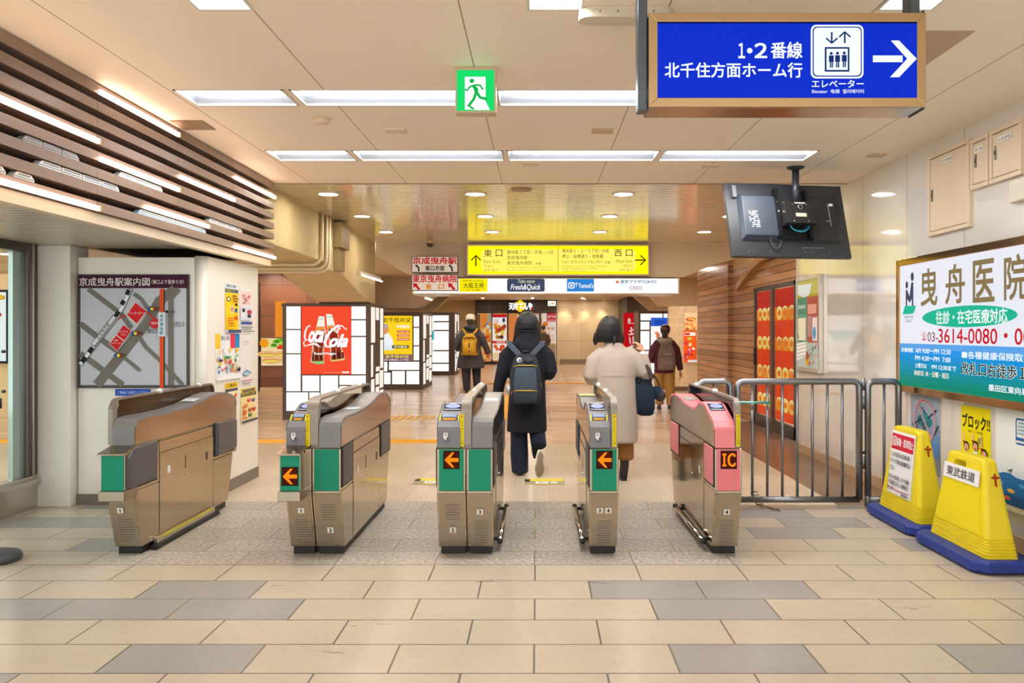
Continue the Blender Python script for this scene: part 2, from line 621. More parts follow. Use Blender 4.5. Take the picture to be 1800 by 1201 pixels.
# ---- right wall, glossy cream panels
wall_r = tile_mat('mat_wall_right', 0.89, 60, 5.69, -20, [(1, '#e0dbd4')], '#958a7c', 0.006, rough=0.05, speck=0.01, speck_scale=2, half=False, axes='yz', spec=0.9, coat=0.7, jbump=0.4)
b = MB().use(wall_r)
b.box(XW, XW + 0.28, -1.5, 9.4, 0.0, CZ + 0.04)
struct(b.build('wall_right'))
b = MB().use(mat('#b89a78', rough=0.3, key='basebrd', noise=0.08, nscale=6)).box(XW - 0.008, XW, -1.5, 9.4, 0, 0.10)
struct(b.build('baseboard_right'))
# wall above and behind the red door
b = MB().use(mat('#d8bd92', rough=0.5, key='doorhead', noise=0.05))
b.box(3.34, 3.6, 9.4, 13.6, 2.08, CZ + 0.04)
struct(b.build('wall_right_far'))

# ---- wooden pillar
plank = tile_mat('mat_wood_planks', 6.0, 0.105, 0, 0.0, [(0.35, '#a8764e'), (0.35, '#966640'), (0.3, '#b4845a')], '#2c180c', 0.011, rough=0.24, speck=0.18, speck_scale=9, axes='xz', stripes=-1, half=False)
b = MB().use(plank).box(3.25, 3.95, 13.6, 16.2, 0, CZ2 + 0.1)
struct(b.build('pillar_wood'))
b = MB().use(mat('#8d7660', rough=0.4)).box(3.24, 3.95, 13.59, 16.2, 0, 0.10)
struct(b.build('baseboard_pillar'))

# ---- left block that carries the map board and the posters
cream_p = mat('#f0ece2', rough=0.35, key='creampanel', noise=0.03, nscale=3)
b = MB().use(cream_p)
b.box(-3.72, -2.78, 6.45, 6.6, 0.0, 2.0)
b.box(-2.78, -2.70, 6.50, 7.69, 0.0, 2.015)
b.box(-2.86, -2.78, 6.6, 7.69, 0.0, 2.0)
b.box(-3.72, -2.86, 6.6, 7.69, 0.0, 2.0)
struct(b.build('wall_left_block'))
b = MB().use(mat('#e4dfd4', rough=0.3), True).cyl((-2.745, 6.495, 0), 0.05, 2.012, n=20)
struct(b.build('trim_2'))
b = MB().use(mat('#efebe0', rough=0.4, key='creampanel2', noise=0.03)).box(-4.01, -3.73, 6.355, 6.62, 0, 2.09)
struct(b.build('column_left_panel', bevel=0.006))
b = MB().use(mat('#7a7063', rough=0.4)).box(-3.73, -2.89, 6.437, 6.45, 0.0, 0.085)
b.box(-2.70, -2.692, 6.52, 7.69, 0.0, 0.10)
struct(b.build('baseboard_left'))
# stub between the block and the beam above
b = MB().use(mat('#b9ad9a', rough=0.6, noise=0.1)).prism([(6.62, 2.09), (7.7, 2.09), (7.7, 2.30), (6.9, 2.30)], 'x', -3.7, -2.72)
struct(b.build('beam_left_stub'))

# ---- soffit of narrow metal strips under the slatted screen
sof_m = mat('#c2b8a8', rough=0.34, metal=0.35, key='soffit', noise=0.06, nscale=3)
b = MB().use(sof_m)
y = -1.5
while y < 7.7:
    b.prism([(y, 2.10), (y + 0.004, 2.09), (y + 0.088, 2.09), (y + 0.092, 2.10), (y + 0.092, 2.12), (y, 2.12)], 'x', -4.6, -2.66)
    y += 0.1
b.use(mat('#6d6458', rough=0.6)).box(-4.6, -2.66, -1.5, 7.7, 2.12, 2.14)
struct(b.build('ceiling_soffit'))
b = MB().use(mat('#d9c9b0', rough=0.45, key='fascia')).box(-2.66, -2.60, -1.5, 7.77, 2.035, 2.10)
struct(b.build('trim_3'))

# ---- left shop window along the hall
gx = -3.99
b = MB().use(STEEL_BR)
b.box(gx - 0.09, gx, -1.5, 6.36, 0.0, 0.26)
b.box(gx - 0.02, gx + 0.03, -1.5, 6.36, 0.19, 0.235)
b.use(mat('#6c655c', rough=0.25, metal=0.9))
b.box(gx - 0.09, gx, 6.23, 6.36, 0.26, 2.09)
b.use(mat('#9c9a92', rough=0.15, metal=0.9))
b.box(gx - 0.05, gx + 0.015, 6.28, 6.30, 0.26, 2.09)
b.use(mat('#5b564e', rough=0.3, metal=0.7))
b.box(gx - 0.09, gx, -1.5, 6.23, 2.02, 2.09)
wf = struct(b.build('window_1', bevel=0.004))
b = MB().use(GLASS).box(gx - 0.05, gx - 0.04, -1.5, 6.23, 0.26, 2.02)
struct(b.build('window_glass', wf))
b = MB().use(mat('#a9b9b6', rough=0.08, metal=0.6)).box(gx - 0.065, gx - 0.03, 6.10, 6.23, 0.26, 2.02)
struct(b.build('window_post', wf))
b = MB().use(mat('#3a3a38', rough=0.5))
for zz in (0.95, 1.25):
    b.cyl((gx - 0.03, 5.98, zz), 0.012, 0.02, 'x', 12)
struct(b.build('window_lock', wf))

# ---- walls of the hall behind the window and of the side hall
sand = tile_mat('mat_wall_sand', 1.2, 0.9, 0, 0, [(1, '#ead2a8')], '#c6a87e', 0.01, rough=0.35, speck=0.02, speck_scale=3, axes='xz', half=False)
b = MB().use(sand).box(-14, -7.6, 13.0, 13.2, 0, 2.78)
struct(b.build('wall_side_hall'))
b = MB().use(mat('#e0c79e', rough=0.6)).box(-14.1, -14, -1.5, 36, 0, 2.9)
struct(b.build('wall_left_far'))
wood2 = tile_mat('mat_wall_wood', 1.15, 0.7, -6.35, 0.35, [(0.4, '#7a4a2c'), (0.3, '#8a5836'), (0.3, '#6c3f25')], '#4a2a18', 0.014, rough=0.35, speck=0.14, speck_scale=10, axes='xz', stripes=1, half=True)
b = MB().use(wood2).box(-7.6, -5.0, 18.0, 18.2, 0.1, 2.72)
struct(b.build('wall_wood'))
b = MB().use(mat('#d9b98c', rough=0.4)).box(-7.6, -5.0, 17.97, 18.2, 0, 0.14)
b.use(mat('#2c2420', rough=0.4)).box(-6.36, -6.27, 17.95, 18.0, 0.05, 2.5)
struct(b.build('baseboard_wood'))
b = MB().use(mat('#d9b98c', rough=0.5)).box(-5.0, -4.2, 18.0, 18.2, 0, 2.72)
struct(b.build('wall_corridor_left'))

# ---- far wall
cream_w = tile_mat('mat_wall_far', 1.05, 0.98, 0.82, 0.02, [(1, '#dcc6a0')], '#b09a76', 0.012, rough=0.25, speck=0.02, speck_scale=2, axes='xz', half=False)
b = MB().use(cream_w).box(0.82, 3.45, Y_BACK, Y_BACK + 0.3, 0, CZ2)
struct(b.build('wall_far'))
b = MB().use(mat('#8b7a66', rough=0.4)).box(0.95, 2.1, Y_BACK - 0.05, Y_BACK, 0, 0.22)
struct(b.build('baseboard_far'))
b = MB().use(mat('#4a3a2e', rough=0.5)).box(3.45, 4.35, Y_BACK - 3.3, Y_BACK + 0.3, 0, CZ2)
struct(b.build('column_far'))
b = MB().use(mat('#e2c79c', rough=0.5)).box(-14, -2.6, Y_BACK + 0.6, Y_BACK + 0.8, 0, CZ2)
struct(b.build('wall_far_left'))
mosaic = tile_mat('mat_wall_mosaic', 0.1, 0.1, 0, 0, [(0.4, '#f0d6ae'), (0.3, '#ecd0a6'), (0.3, '#f4dcb6')], '#dcc098', 0.006, rough=0.35, speck=0.05, speck_scale=20, axes='xz')
b = MB().use(mosaic).box(3.1, 5.2, 18.8, 19.0, 0.1, 2.0)
b.use(mat('#6a4f38', rough=0.4)).box(3.09, 5.2, 18.79, 19.0, 0, 0.1)
struct(b.build('wall_right_mosaic'))
b = MB().use(mat('#d6bb92', rough=0.5)).box(5.9, 6.0, 12, 36, 0, 2.9)
b.box(3.95, 6.0, 14.2, 14.3, 0, 2.9)
struct(b.build('wall_right_outer'))

# ================================================================== LAMPS
tube_m = mat('#fffdfa', emit=TUBE, key='tube')
tray_m = mat('#b4bac4', rough=0.4, key='tray')
def recessed(x0, x1, y0, y1, label, grp):
    t = thing('recessed_tube_light', label, 'ceiling light', ((x0 + x1) / 2, (y0 + y1) / 2, CZ), group=grp)
    w, d = (x1 - x0) / 2, (y1 - y0) / 2
    f = MB().use(tray_m)
    h, k, ym = 0.10, 0.05, 0.015
    # tray open below: upright near wall, sloped far side and ends
    A = [(-w, -d, 0), (w, -d, 0), (w, d, 0), (-w, d, 0)]
    B = [(-w + k, -d + 0.01, h), (w - k, -d + 0.01, h), (w - k, ym, h), (-w + k, ym, h)]
    f.add(A + B, [(0, 4, 5, 1), (1, 5, 6, 2), (2, 6, 7, 3), (3, 7, 4, 0), (4, 7, 6, 5)])
    f.build('reflector', t)
    f = MB().use(mat('#d9d3c8', rough=0.4))
    e = 0.012
    f.box(-w, w, -d, -d + e, -0.006, 0.01).box(-w, w, d - e, d, -0.006, 0.01)
    f.box(-w, -w + e, -d, d, -0.006, 0.01).box(w - e, w, -d, d, -0.006, 0.01)
    f.build('rim', t)
    f = MB().use(tube_m)
    f.box(-w + 0.05, w - 0.05, -d + 0.012, 0.0, 0.012, 0.02)
    f.build('tube', t)
    return t
for i, (a, c) in enumerate(FIX):
    pos = ['short leftmost unit', 'second unit from the slatted screen', 'third unit from the slatted screen', 'unit nearest the right wall'][i]
    recessed(a, c, *ROW1, 'recessed tube light of the front ceiling row, %s' % pos, 'tube lights of the front row')
for i, (a, c) in enumerate(FIX):
    pos = ['short leftmost unit', 'second unit from the slatted screen', 'third unit from the slatted screen', 'unit nearest the television'][i]
    recessed(a, c, *ROW2, 'recessed tube light of the rear ceiling row, %s' % pos, 'tube lights of the rear row')
sqn = ['towards the slatted screen', 'in the ceiling middle', 'over the blue elevator sign']
for i, (x, y) in enumerate(SQ):
    t = thing('square_downlight', 'square recessed ceiling lamp %s%s' % (sqn[i % 3], '' if i < 3 else ', out of the frame'), 'ceiling light', (x, y, CZ), group='square ceiling lamps')
    f = MB().use(tray_m)
    ring0 = [(-hs, -hs, 0), (hs, -hs, 0), (hs, hs, 0), (-hs, hs, 0)]
    q = hs * 0.7
    ring1 = [(-q, -q, 0.1), (q, -q, 0.1), (q, q, 0.1), (-q, q, 0.1)]
    f.add(ring0 + ring1, [(0, 4, 5, 1), (1, 5, 6, 2), (2, 6, 7, 3), (3, 7, 4, 0), (4, 7, 6, 5)])
    f.build('reflector', t)
    MB().use(mat('#fffdfa', emit=TUBE * 1.6, key='sqbulb'), True).ball((0, 0, 0.06), 0.05).build('bulb', t)
    f = MB().use(mat('#ddd6ca', rough=0.4))
    e = 0.012
    f.box(-hs - e, hs + e, -hs - e, -hs, -0.006, 0.0).box(-hs - e, hs + e, hs, hs + e, -0.006, 0.0)
    f.box(-hs - e, -hs, -hs, hs, -0.006, 0.0).box(hs, hs + e, -hs, hs, -0.006, 0.0)
    f.build('rim', t)

spot_m = mat('#fff4e6', emit=SPOT, key='spot')
rim_m = mat('#efe6d6', rough=0.3)
def downlight(x, y, z, label, grp, r=0.09, m=None):
    t = thing('round_downlight', label, 'downlight', (x, y, z), group=grp)
    MB().use(rim_m, True).lathe((0, 0, 0), [(r, 0.0), (r + 0.02, 0.0), (r + 0.02, -0.006), (r, -0.009), (r - 0.004, -0.004)], 24).build('rim', t)
    MB().use(m or spot_m).cyl((0, 0, -0.004), r - 0.004, 0.003, n=24).build('lens', t)
    return t
cn = ['beside the concrete beam', 'left of the yellow reflection', 'right of the yellow reflection', 'towards the wooden pillar']
rn = ['nearest row', 'middle row', 'far row']
for j, y in enumerate((8.45, 10.07, 11.65)):
    for i, x in enumerate((-2.22, -0.66, 0.91, 2.44)):
        downlight(x, y, CZ, 'round downlight in the strip ceiling, %s, %s' % (rn[j], cn[i]), 'downlights of the strip ceiling', r=0.10 if j == 0 else 0.095)
k = 0
for y in (15.2, 17.4, 22.0, 24.5, 29.5, 32.0):
    for x in (-5.6, -2.2, -0.2, 1.8, 4.6):
        if x > 3 and y < 19.5:
            continue
        downlight(x, y, CZ2, 'small round downlight in the corridor ceiling beyond the header', 'downlights of the far corridor', r=0.085, m=mat('#fff4e8', emit=SPOT * 3.6, key='spot2'))
for x, y in ((3.9, 17.6), (2.9, 16.9)):  # two extra lamps added to brighten the mosaic wall
    downlight(x, y, CZ2, 'small added fill downlight in the ceiling before the mosaic wall', 'downlights of the far corridor', r=0.085, m=mat('#fff4e8', emit=SPOT * 3.6, key='spot2'))
for x, y in ((-5.2, 12.0), (-7.5, 12.0), (-9.5, 9.6), (-6.8, 16.0), (-11, 11.6), (-9.3, 12.0), (-6.0, 9.0), (-6.2, 17.2)):  # several of these are added to brighten the side hall
    downlight(x, y, 2.28 if y < 10 else (2.72 if y < 13.5 else CZ2), 'small round downlight in the side hall ceiling behind the white block, some added as fill', 'downlights of the side hall', r=0.085, m=mat('#fff4e8', emit=SPOT * 3.6, key='spot2'))
# spot lamps washing the far cream wall
for x, nm in ((1.15, 'left'), (2.0, 'middle'), (2.75, 'right')):
    t = downlight(x, Y_BACK - 0.45, CZ2, '%s wall washer lamp above the far cream wall' % nm, 'wall washers at the far wall', r=0.07)
    l = bpy.data.lights.new('wall_washer', 'SPOT')
    l.energy = 60
    l.color = (1, 0.86, 0.62)
    l.spot_size = R(60)
    l.spot_blend = 0.7
    l.shadow_soft_size = 0.05
    o = bpy.data.objects.new('washer_light', l)
    o.parent = t
    o.location = (0, 0, -0.03)
    o.rotation_euler = (R(20), 0, 0)
    COL.objects.link(o)
# ================================================================== SLATTED SCREEN WITH LIGHT BARS AND MODEL TRAINS
SX = -2.57
slat_m = mat('#8c766b', rough=0.38, key='slatwood', noise=0.14, nscale=10, stretch=(3, 0.4, 6))
led_m = mat('#ffdcc0', emit=LED, key='led')
t = thing('slatted_screen', 'wall screen of eight long dark wood slats with warm light bars under the ceiling', 'slatted screen', (SX, 0, 0))
SECS = [-1.6, -0.56, 0.48, 1.52, 2.56, 3.61, 4.65, 5.69, 6.73, 7.77]
def rowz(i):
    return 2.8175 - 0.098 * i
LEDS = {(3, 3.61), (4, 4.65), (3, 5.69), (1, 6.73), (7, 3.61), (7, 6.73), (0, 4.65), (3, 2.56), (7, 2.56), (0, 1.52), (5, 1.52)}
for i in range(8):
    z = rowz(i)
    b = MB().use(slat_m)
    for k in range(len(SECS) - 1):
        b.box(-0.17, 0.0, SECS[k] + 0.002, SECS[k + 1] - 0.002, z - 0.0275, z + 0.0275)
    b.build('slat', t)
def led(i, y0, y1):
    z = rowz(i) - 0.014
    b = MB().use(led_m).box(0.0, 0.022, y0 + 0.01, y1 - 0.012, z - 0.013, z + 0.012)
    b.use(mat('#d9a860', rough=0.4)).box(0.0, 0.024, y1 - 0.012, y1, z - 0.016, z + 0.016)
    b.build('light_bar', t)
for i, y0 in sorted(LEDS):
    led(i, y0, min(y for y in SECS if y > y0 + 0.1))
led(6, 5.2, 6.2)
b = MB().use(mat('#3d332c', rough=0.6))
for y in SECS:
    b.box(-0.25, -0.17, y - 0.03, y + 0.03, 2.09, CZ - 0.01)
    for i in range(8):
        b.box(-0.19, -0.13, y - 0.02, y + 0.02, rowz(i) + 0.0275, rowz(i) + 0.05)
b.build('bracket', t)
b = MB().use(mat('#7d746c', rough=0.7, noise=0.2, nscale=3)).box(SX - 0.30, SX - 0.26, -1.6, 7.74, 2.14, CZ + 0.04)
struct(b.build('wall_behind_slats'))

def train(y0, y1, row, cars, stripe, label, body='#ffffff', roof='#cfd6dd', w=0.036):
    z0 = rowz(row) + 0.0277
    o = thing('model_train', label, 'model train', (SX - 0.035, y0, z0), group='model trains on the slats')
    L = (y1 - y0) / cars
    for k in range(cars):
        c = MB()
        a, d = k * L + 0.004, (k + 1) * L - 0.006
        nose = k == cars - 1 or k == 0
        h = 0.038
        c.use(mat(body, rough=0.35))
        fa = a + (0.02 if k == 0 else 0)
        fd = d - (0.02 if k == cars - 1 else 0)
        c.prism([(a, 0.006), (d, 0.006), (d, 0.018), (fd, h - 0.004), (fd - 0.008, h), (fa + 0.008, h), (fa, h - 0.004), (a, 0.018)], 'x', -w / 2, w / 2)
        c.use(mat('#6d7f8f', rough=0.2)).box(w / 2, w / 2 + 0.0006, fa + 0.014, fd - 0.014, 0.025, 0.031)
        c.use(mat(stripe, rough=0.4)).box(w / 2, w / 2 + 0.0008, a + 0.006, d - 0.006, 0.013, 0.017)
        c.use(BLACK)
        for yy in (a + 0.03, d - 0.03):
            c.box(-w / 2 + 0.006, w / 2 - 0.006, yy - 0.012, yy + 0.012, 0.0, 0.007)
        c.build('railway_car', o)
    return o
train(4.13, 4.93, 6, 4, '#39669a', 'white model train of four cars on the second lowest slat')
train(3.93, 4.10, 7, 1, '#7a7f86', 'single white model rail car on the lowest slat, the nearer one')
train(3.55, 3.88, 7, 2, '#7a7f86', 'white model train cut by the picture edge on the lowest slat')
train(4.92, 5.50, 5, 1, '#8fc3de', 'pale blue model train car on the slat under the middle light bar', body='#bfe0ee')
train(5.16, 6.22, 7, 2, '#5b8fc0', 'long light blue model train on the lowest slat below the light bar', body='#b7d7ea')
train(6.26, 6.98, 6, 4, '#b03a3a', 'white model train with red stripe near the far end of the slats')
train(4.0, 4.5, 5, 3, '#555a60', 'grey model train on the fifth slat behind the light bar', body='#b9bcc0')

# ================================================================== CEILING FITTINGS
def ceil_plate(x, y, w, d, label, name='ceiling_plate', cat='ceiling plate', c='#e4d2b8', h=0.012):
    b = MB().use(mat(c, rough=0.45)).box(-w / 2, w / 2, -d / 2, d / 2, -h, 0)
    b.use(mat('#9a8770', rough=0.4))
    for sx in (-1, 1):
        for sy in (-1, 1):
            b.cyl((sx * (w / 2 - 0.02), sy * (d / 2 - 0.02), -h - 0.002), 0.004, 0.003, n=8)
    return tag(b.build(name, loc=(x, y, CZ)), label, cat)
def cz_at(v): return 1400 * (CZ - 1.4) / (583 - v)
Yp = cz_at(229)
ceil_plate((696 - 945) * Yp / 1400, Yp, 0.15, 0.12, 'small cream ceiling cover plate between the two light rows, left of the exit sign')
ceil_plate((1059 - 945) * Yp / 1400, Yp, 0.15, 0.12, 'small tan ceiling cover plate between the two light rows, below the blue sign', c='#c9ae88')
ceil_plate(-0.06, cz_at(289), 0.14, 0.12, 'small square ceiling plate behind the rear light row', h=0.006)
ceil_plate(1.53, cz_at(292), 0.16, 0.14, 'small square ceiling plate near the television mount', h=0.006)
ceil_plate(2.80, cz_at(272), 0.13, 0.12, 'small square ceiling plate beside the right wall', c='#cbb48f')
b = MB().use(mat('#e6cdb0', rough=0.4), True).lathe((0, 0, 0), [(0.0, -0.03), (0.045, -0.03), (0.055, -0.012), (0.06, 0.0)], 24)
tag(b.build('smoke_detector', loc=((565 - 945) * cz_at(209) / 1400, cz_at(209), CZ)), 'round smoke detector on the ceiling between the two light rows', 'smoke detector')
b = MB().use(mat('#8e7b58', rough=0.4)).lathe((0, 0, 0), [(0.0, -0.012), (0.10, -0.012), (0.115, 0.0)], 28)
tag(b.build('ceiling_speaker', loc=((917 - 945) * cz_at(333) / 1400, cz_at(333), CZ)), 'flat round dark ceiling speaker at the start of the metal strips', 'speaker')
# thin rectangle right of the blue sign, darker than the ceiling panels
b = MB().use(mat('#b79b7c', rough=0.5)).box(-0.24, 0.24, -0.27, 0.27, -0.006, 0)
tag(b.build('ceiling_patch', loc=(1.88, 4.13, CZ)), 'darker square ceiling patch right of the blue elevator sign', 'hatch')
# long rounded ceiling lamp/unit at the top edge
b = MB().use(mat('#d8cbb6', rough=0.4))
pts = []
for a0, cx in ((-90, 0.16), (90, -0.16)):
    for i in range(9):
        a = R(a0 + 22.5 * i)
        pts.append((cx + 0.055 * math.cos(a), 0.055 * math.sin(a)))
b.prism(pts, 'z', -0.05, 0.0)
b.use(mat('#6b6256', rough=0.4))
for x in (-0.12, -0.04, 0.04, 0.12):
    b.cyl((x, -0.056, -0.025), 0.005, 0.004, 'y', 8)
tag(b.build('sensor_housing', loc=(0.40, 3.62, CZ), bevel=0.012), 'beige rounded sensor housing on the ceiling left of the blue sign', 'sensor')
# diffuser grille on the ceiling beside the slats
b = MB().use(mat('#8a6f50', rough=0.5)).box(-0.11, 0.11, -0.12, 0.12, -0.008, 0)
tag(b.build('ceiling_vent', loc=(-2.43, 5.62, CZ)), 'small dark square vent on the ceiling beside the slatted screen', 'vent')
# dome camera on the header
b = MB().use(mat('#3d342c', rough=0.25), True).ball((0, 0, -0.04), 0.055, 0.055, 0.05)
b.use(mat('#cbb693', rough=0.4)).cyl((0, 0, -0.03), 0.065, 0.03, n=20)
tag(b.build('dome_camera', loc=((755 - 945) * 12.9 / 1400, 12.95, CZ)), 'small dark dome camera under the strip ceiling above the red sign', 'camera')

# pipes on the beam
b = MB().use(mat('#d8c8a6', rough=0.4, key='pipe'), True)
for k, (y, r) in enumerate(((9.78, 0.02), (10.02, 0.022), (10.16, 0.022))):
    zt = 2.16 + 0.03 * (2 - k)
    pts = [(-2.655, y, CZ - 0.005), (-2.655, y, zt + 0.12)]
    for i in range(1, 7):
        a = R(15 * i)
        pts.append((-2.655 - 0.12 * (1 - math.cos(a)), y, zt + 0.12 - 0.12 * math.sin(a)))
    pts.append((-3.9, y, zt))
    b.tube(pts, r, 10)
tag(b.build('conduit_pipes'), 'three cream conduit pipes bending under the concrete beam', 'pipes')
b = MB().use(mat('#8c7a55', rough=0.5)).box(-2.68, -2.56, 10.42, 10.85, 2.50, 2.84).box(-2.68, -2.60, 10.45, 10.75, 2.20, 2.50)
tag(b.build('junction_box', bevel=0.006), 'olive brown junction box high on the concrete column', 'junction box')
# tube fitting on the column side
t = thing('wall_tube_lamp', 'bare fluorescent tube lamp on the side of the concrete column', 'lamp', (-2.66, 12.6, 2.27))
MB().use(mat('#cfc6b4', rough=0.4)).box(-0.02, 0.03, -0.8, 0.8, -0.01, 0.04).build('housing', t)
MB().use(mat('#fff4e0', emit=3.0), True).tube([(0.05, -0.76, -0.03), (0.05, 0.76, -0.03)], 0.014, 10).build('tube', t)
# tube lamp beyond the header, left
t = thing('bracket_tube_lamp', 'slanted tube lamp on a bracket behind the red and white hospital sign', 'lamp', (-2.6, 19.0, 2.2))
MB().use(mat('#cfc6b4', rough=0.4)).box(-0.04, 0.04, -0.6, 0.6, 0.0, 0.05).build('housing', t)
MB().use(mat('#fff4e0', emit=3.0), True).tube([(0.0, -0.56, -0.03), (0.0, 0.56, -0.03)], 0.016, 10).build('tube', t)
MB().use(mat('#8a7a62', rough=0.5)).box(-0.02, 0.02, -0.02, 0.02, 0.05, 0.55).build('bracket', t)
# ================================================================== SIGNS
WHITE = '#ffffff'
def hanging_elevator_sign():
    x0, x1, z0, z1, y0, d = 0.446, 1.559, 2.303, 2.68, 3.2, 0.17
    W, H = x1 - x0, z1 - z0
    t = thing('hanging_sign', 'blue backlit elevator and platform direction sign hung from the ceiling', 'direction sign', (x0, y0, z0))
    b = MB().use(BRONZE)
    b.box(0, W, 0.012, d, 0, H)
    b.build('housing', t, bevel=0.006)
    f = 0.036
    b = MB().use(mat('#c2a57c', rough=0.3, metal=0.9, key='goldframe'))
    # mitred frame
    o = [(0, 0), (W, 0), (W, H), (0, H)]
    i = [(f, f), (W - f, f), (W - f, H - f), (f, H - f)]
    for k in range(4):
        n = (k + 1) % 4
        b.prism([o[k], o[n], i[n], i[k]], 'y', -0.004, 0.014)
    b.build('frame', t, bevel=0.002)
    p = Panel(emit=BACK)
    def X(c): return f + (c - 148) / 1167 * (W - 2 * f)
    def Z(c): return f + (440 - c) / 343 * (H - 2 * f)
    p.rect(f, W - f, f, H - f, '#0a32d8', emit=0.85)
    p.rect(f, W - f, H - f - 0.006, H - f, '#071040', emit=0.1)
    w = '#eef6ff'
    p.text('１', X(512), X(540), Z(260), Z(195), w, bold=0.03)
    p.disc(X(562), Z(228), .011, .011, w)
    p.text('２', X(585), X(638), Z(260), Z(195), w, bold=0.03)
    p.text('番線', X(657), X(797), Z(263), Z(190), w, bold=0.022)
    p.text('北千住方面ホーム行', X(180), X(797), Z(350), Z(283), w, bold=0.022)
    p.rrect(X(835), X(1072), Z(355), Z(113), 0.022, w)
    p.rrect(X(843), X(1064), Z(347), Z(121), 0.018, '#123a8a')
    p.rrect(X(848), X(1059), Z(342), Z(126), 0.016, w)
    nv = '#12306a'
    p.rect(X(897), X(1008), Z(325), Z(214), nv)
    p.rect(X(905), X(1000), Z(317), Z(222), w)
    for c in (926, 953, 982):
        p.disc(X(c), Z(243), 0.006, 0.006, nv)
        p.rect(X(c - 11), X(c + 11), Z(282), Z(252), nv)
        p.rect(X(c - 7), X(c - 1), Z(308), Z(282), nv)
        p.rect(X(c + 1), X(c + 7), Z(308), Z(282), nv)
    for c, s in ((925, -1), (983, 1)):
        p.line([(X(c), Z(150)), (X(c), Z(200))], 0.007, nv)
        tip = Z(200) if s < 0 else Z(150)
        dz = 0.02 * s
        p.line([(X(c - 25), tip - dz), (X(c), tip), (X(c + 25), tip - dz)], 0.007, nv)
    p.text('エレベーター', X(835), X(1067), Z(400), Z(366), w, bold=0.02)
    p.text('Elevator  电梯  엘리베이터', X(835), X(1067), Z(427), Z(408), w, bold=0.01)
    p.poly([(X(1107), Z(257)), (X(1240), Z(257)), (X(1240), Z(287)), (X(1107), Z(287))], w)
    p.poly([(X(1187), Z(190)), (X(1224), Z(190)), (X(1303), Z(272)), (X(1260), Z(272))], w)
    p.poly([(X(1183), Z(355)), (X(1224), Z(355)), (X(1303), Z(272)), (X(1260), Z(272))], w)
    p.build('face', t)
    for xx in (-0.04, W - 0.05):
        b = MB().use(mat('#5e6870', rough=0.35, metal=0.8, key='strap'))
        b.box(xx, xx + 0.038, 0.02, 0.10, -0.005 if xx < 0 else 0.35, CZ - z0)
        b.build('hanger', t, bevel=0.004)
    b = MB().use(mat('#5e6870', rough=0.35, metal=0.8, key='strap')).box(W, W + 0.006, 0.02, 0.15, -0.005, H + 0.02)
    b.build('side_plate', t)
hanging_elevator_sign()

def exit_sign():
    x0, x1, z0, z1, y0 = -0.454, -0.229, 2.606, CZ, 4.386
    W, H = x1 - x0, z1 - z0
    t = thing('exit_sign', 'green lit emergency exit sign with running figure on the ceiling', 'exit sign', (x0, y0, z0))
    MB().use(mat('#cbb495', rough=0.4)).box(0, W, 0.0, 0.09, 0, H).build('housing', t, bevel=0.004)
    p = Panel(emit=BACK)
    a = 0.010
    def X(c): return a + (c - 965) / (1130 - 965) * (W - 2 * a)
    def Z(c): return a + (468 - c) / (468 - 298) * (H - 0.03 - 2 * a)
    p.rect(a, W - a, a, H - 0.02, '#14d768')
    g, w = '#0fae4c', '#f4fff6'
    p.poly([(X(1000), Z(462)), (X(1000), Z(312)), (X(1092), Z(312)), (X(1092), Z(425)), (X(1112), Z(465)), (X(1060), Z(465))], w)
    p.disc(X(1031), Z(331), 0.013, 0.012, g)
    p.line([(X(1035), Z(350)), (X(1050), Z(370)), (X(1052), Z(390))], [0.014, 0.024, 0.02], g)
    p.line([(X(1040), Z(352)), (X(1020), Z(360)), (X(1012), Z(375)), (X(1000), Z(370))], 0.010, g)
    p.line([(X(1044), Z(350)), (X(1068), Z(352)), (X(1080), Z(372))], 0.010, g)
    p.line([(X(1050), Z(386)), (X(1040), Z(415)), (X(1020), Z(442))], 0.015, g)
    p.line([(X(1054), Z(386)), (X(1068), Z(408)), (X(1098), Z(416))], 0.015, g)
    p.line([(X(1012), Z(442)), (X(1040), Z(462))], 0.010, g)
    p.build('face', t)
exit_sign()

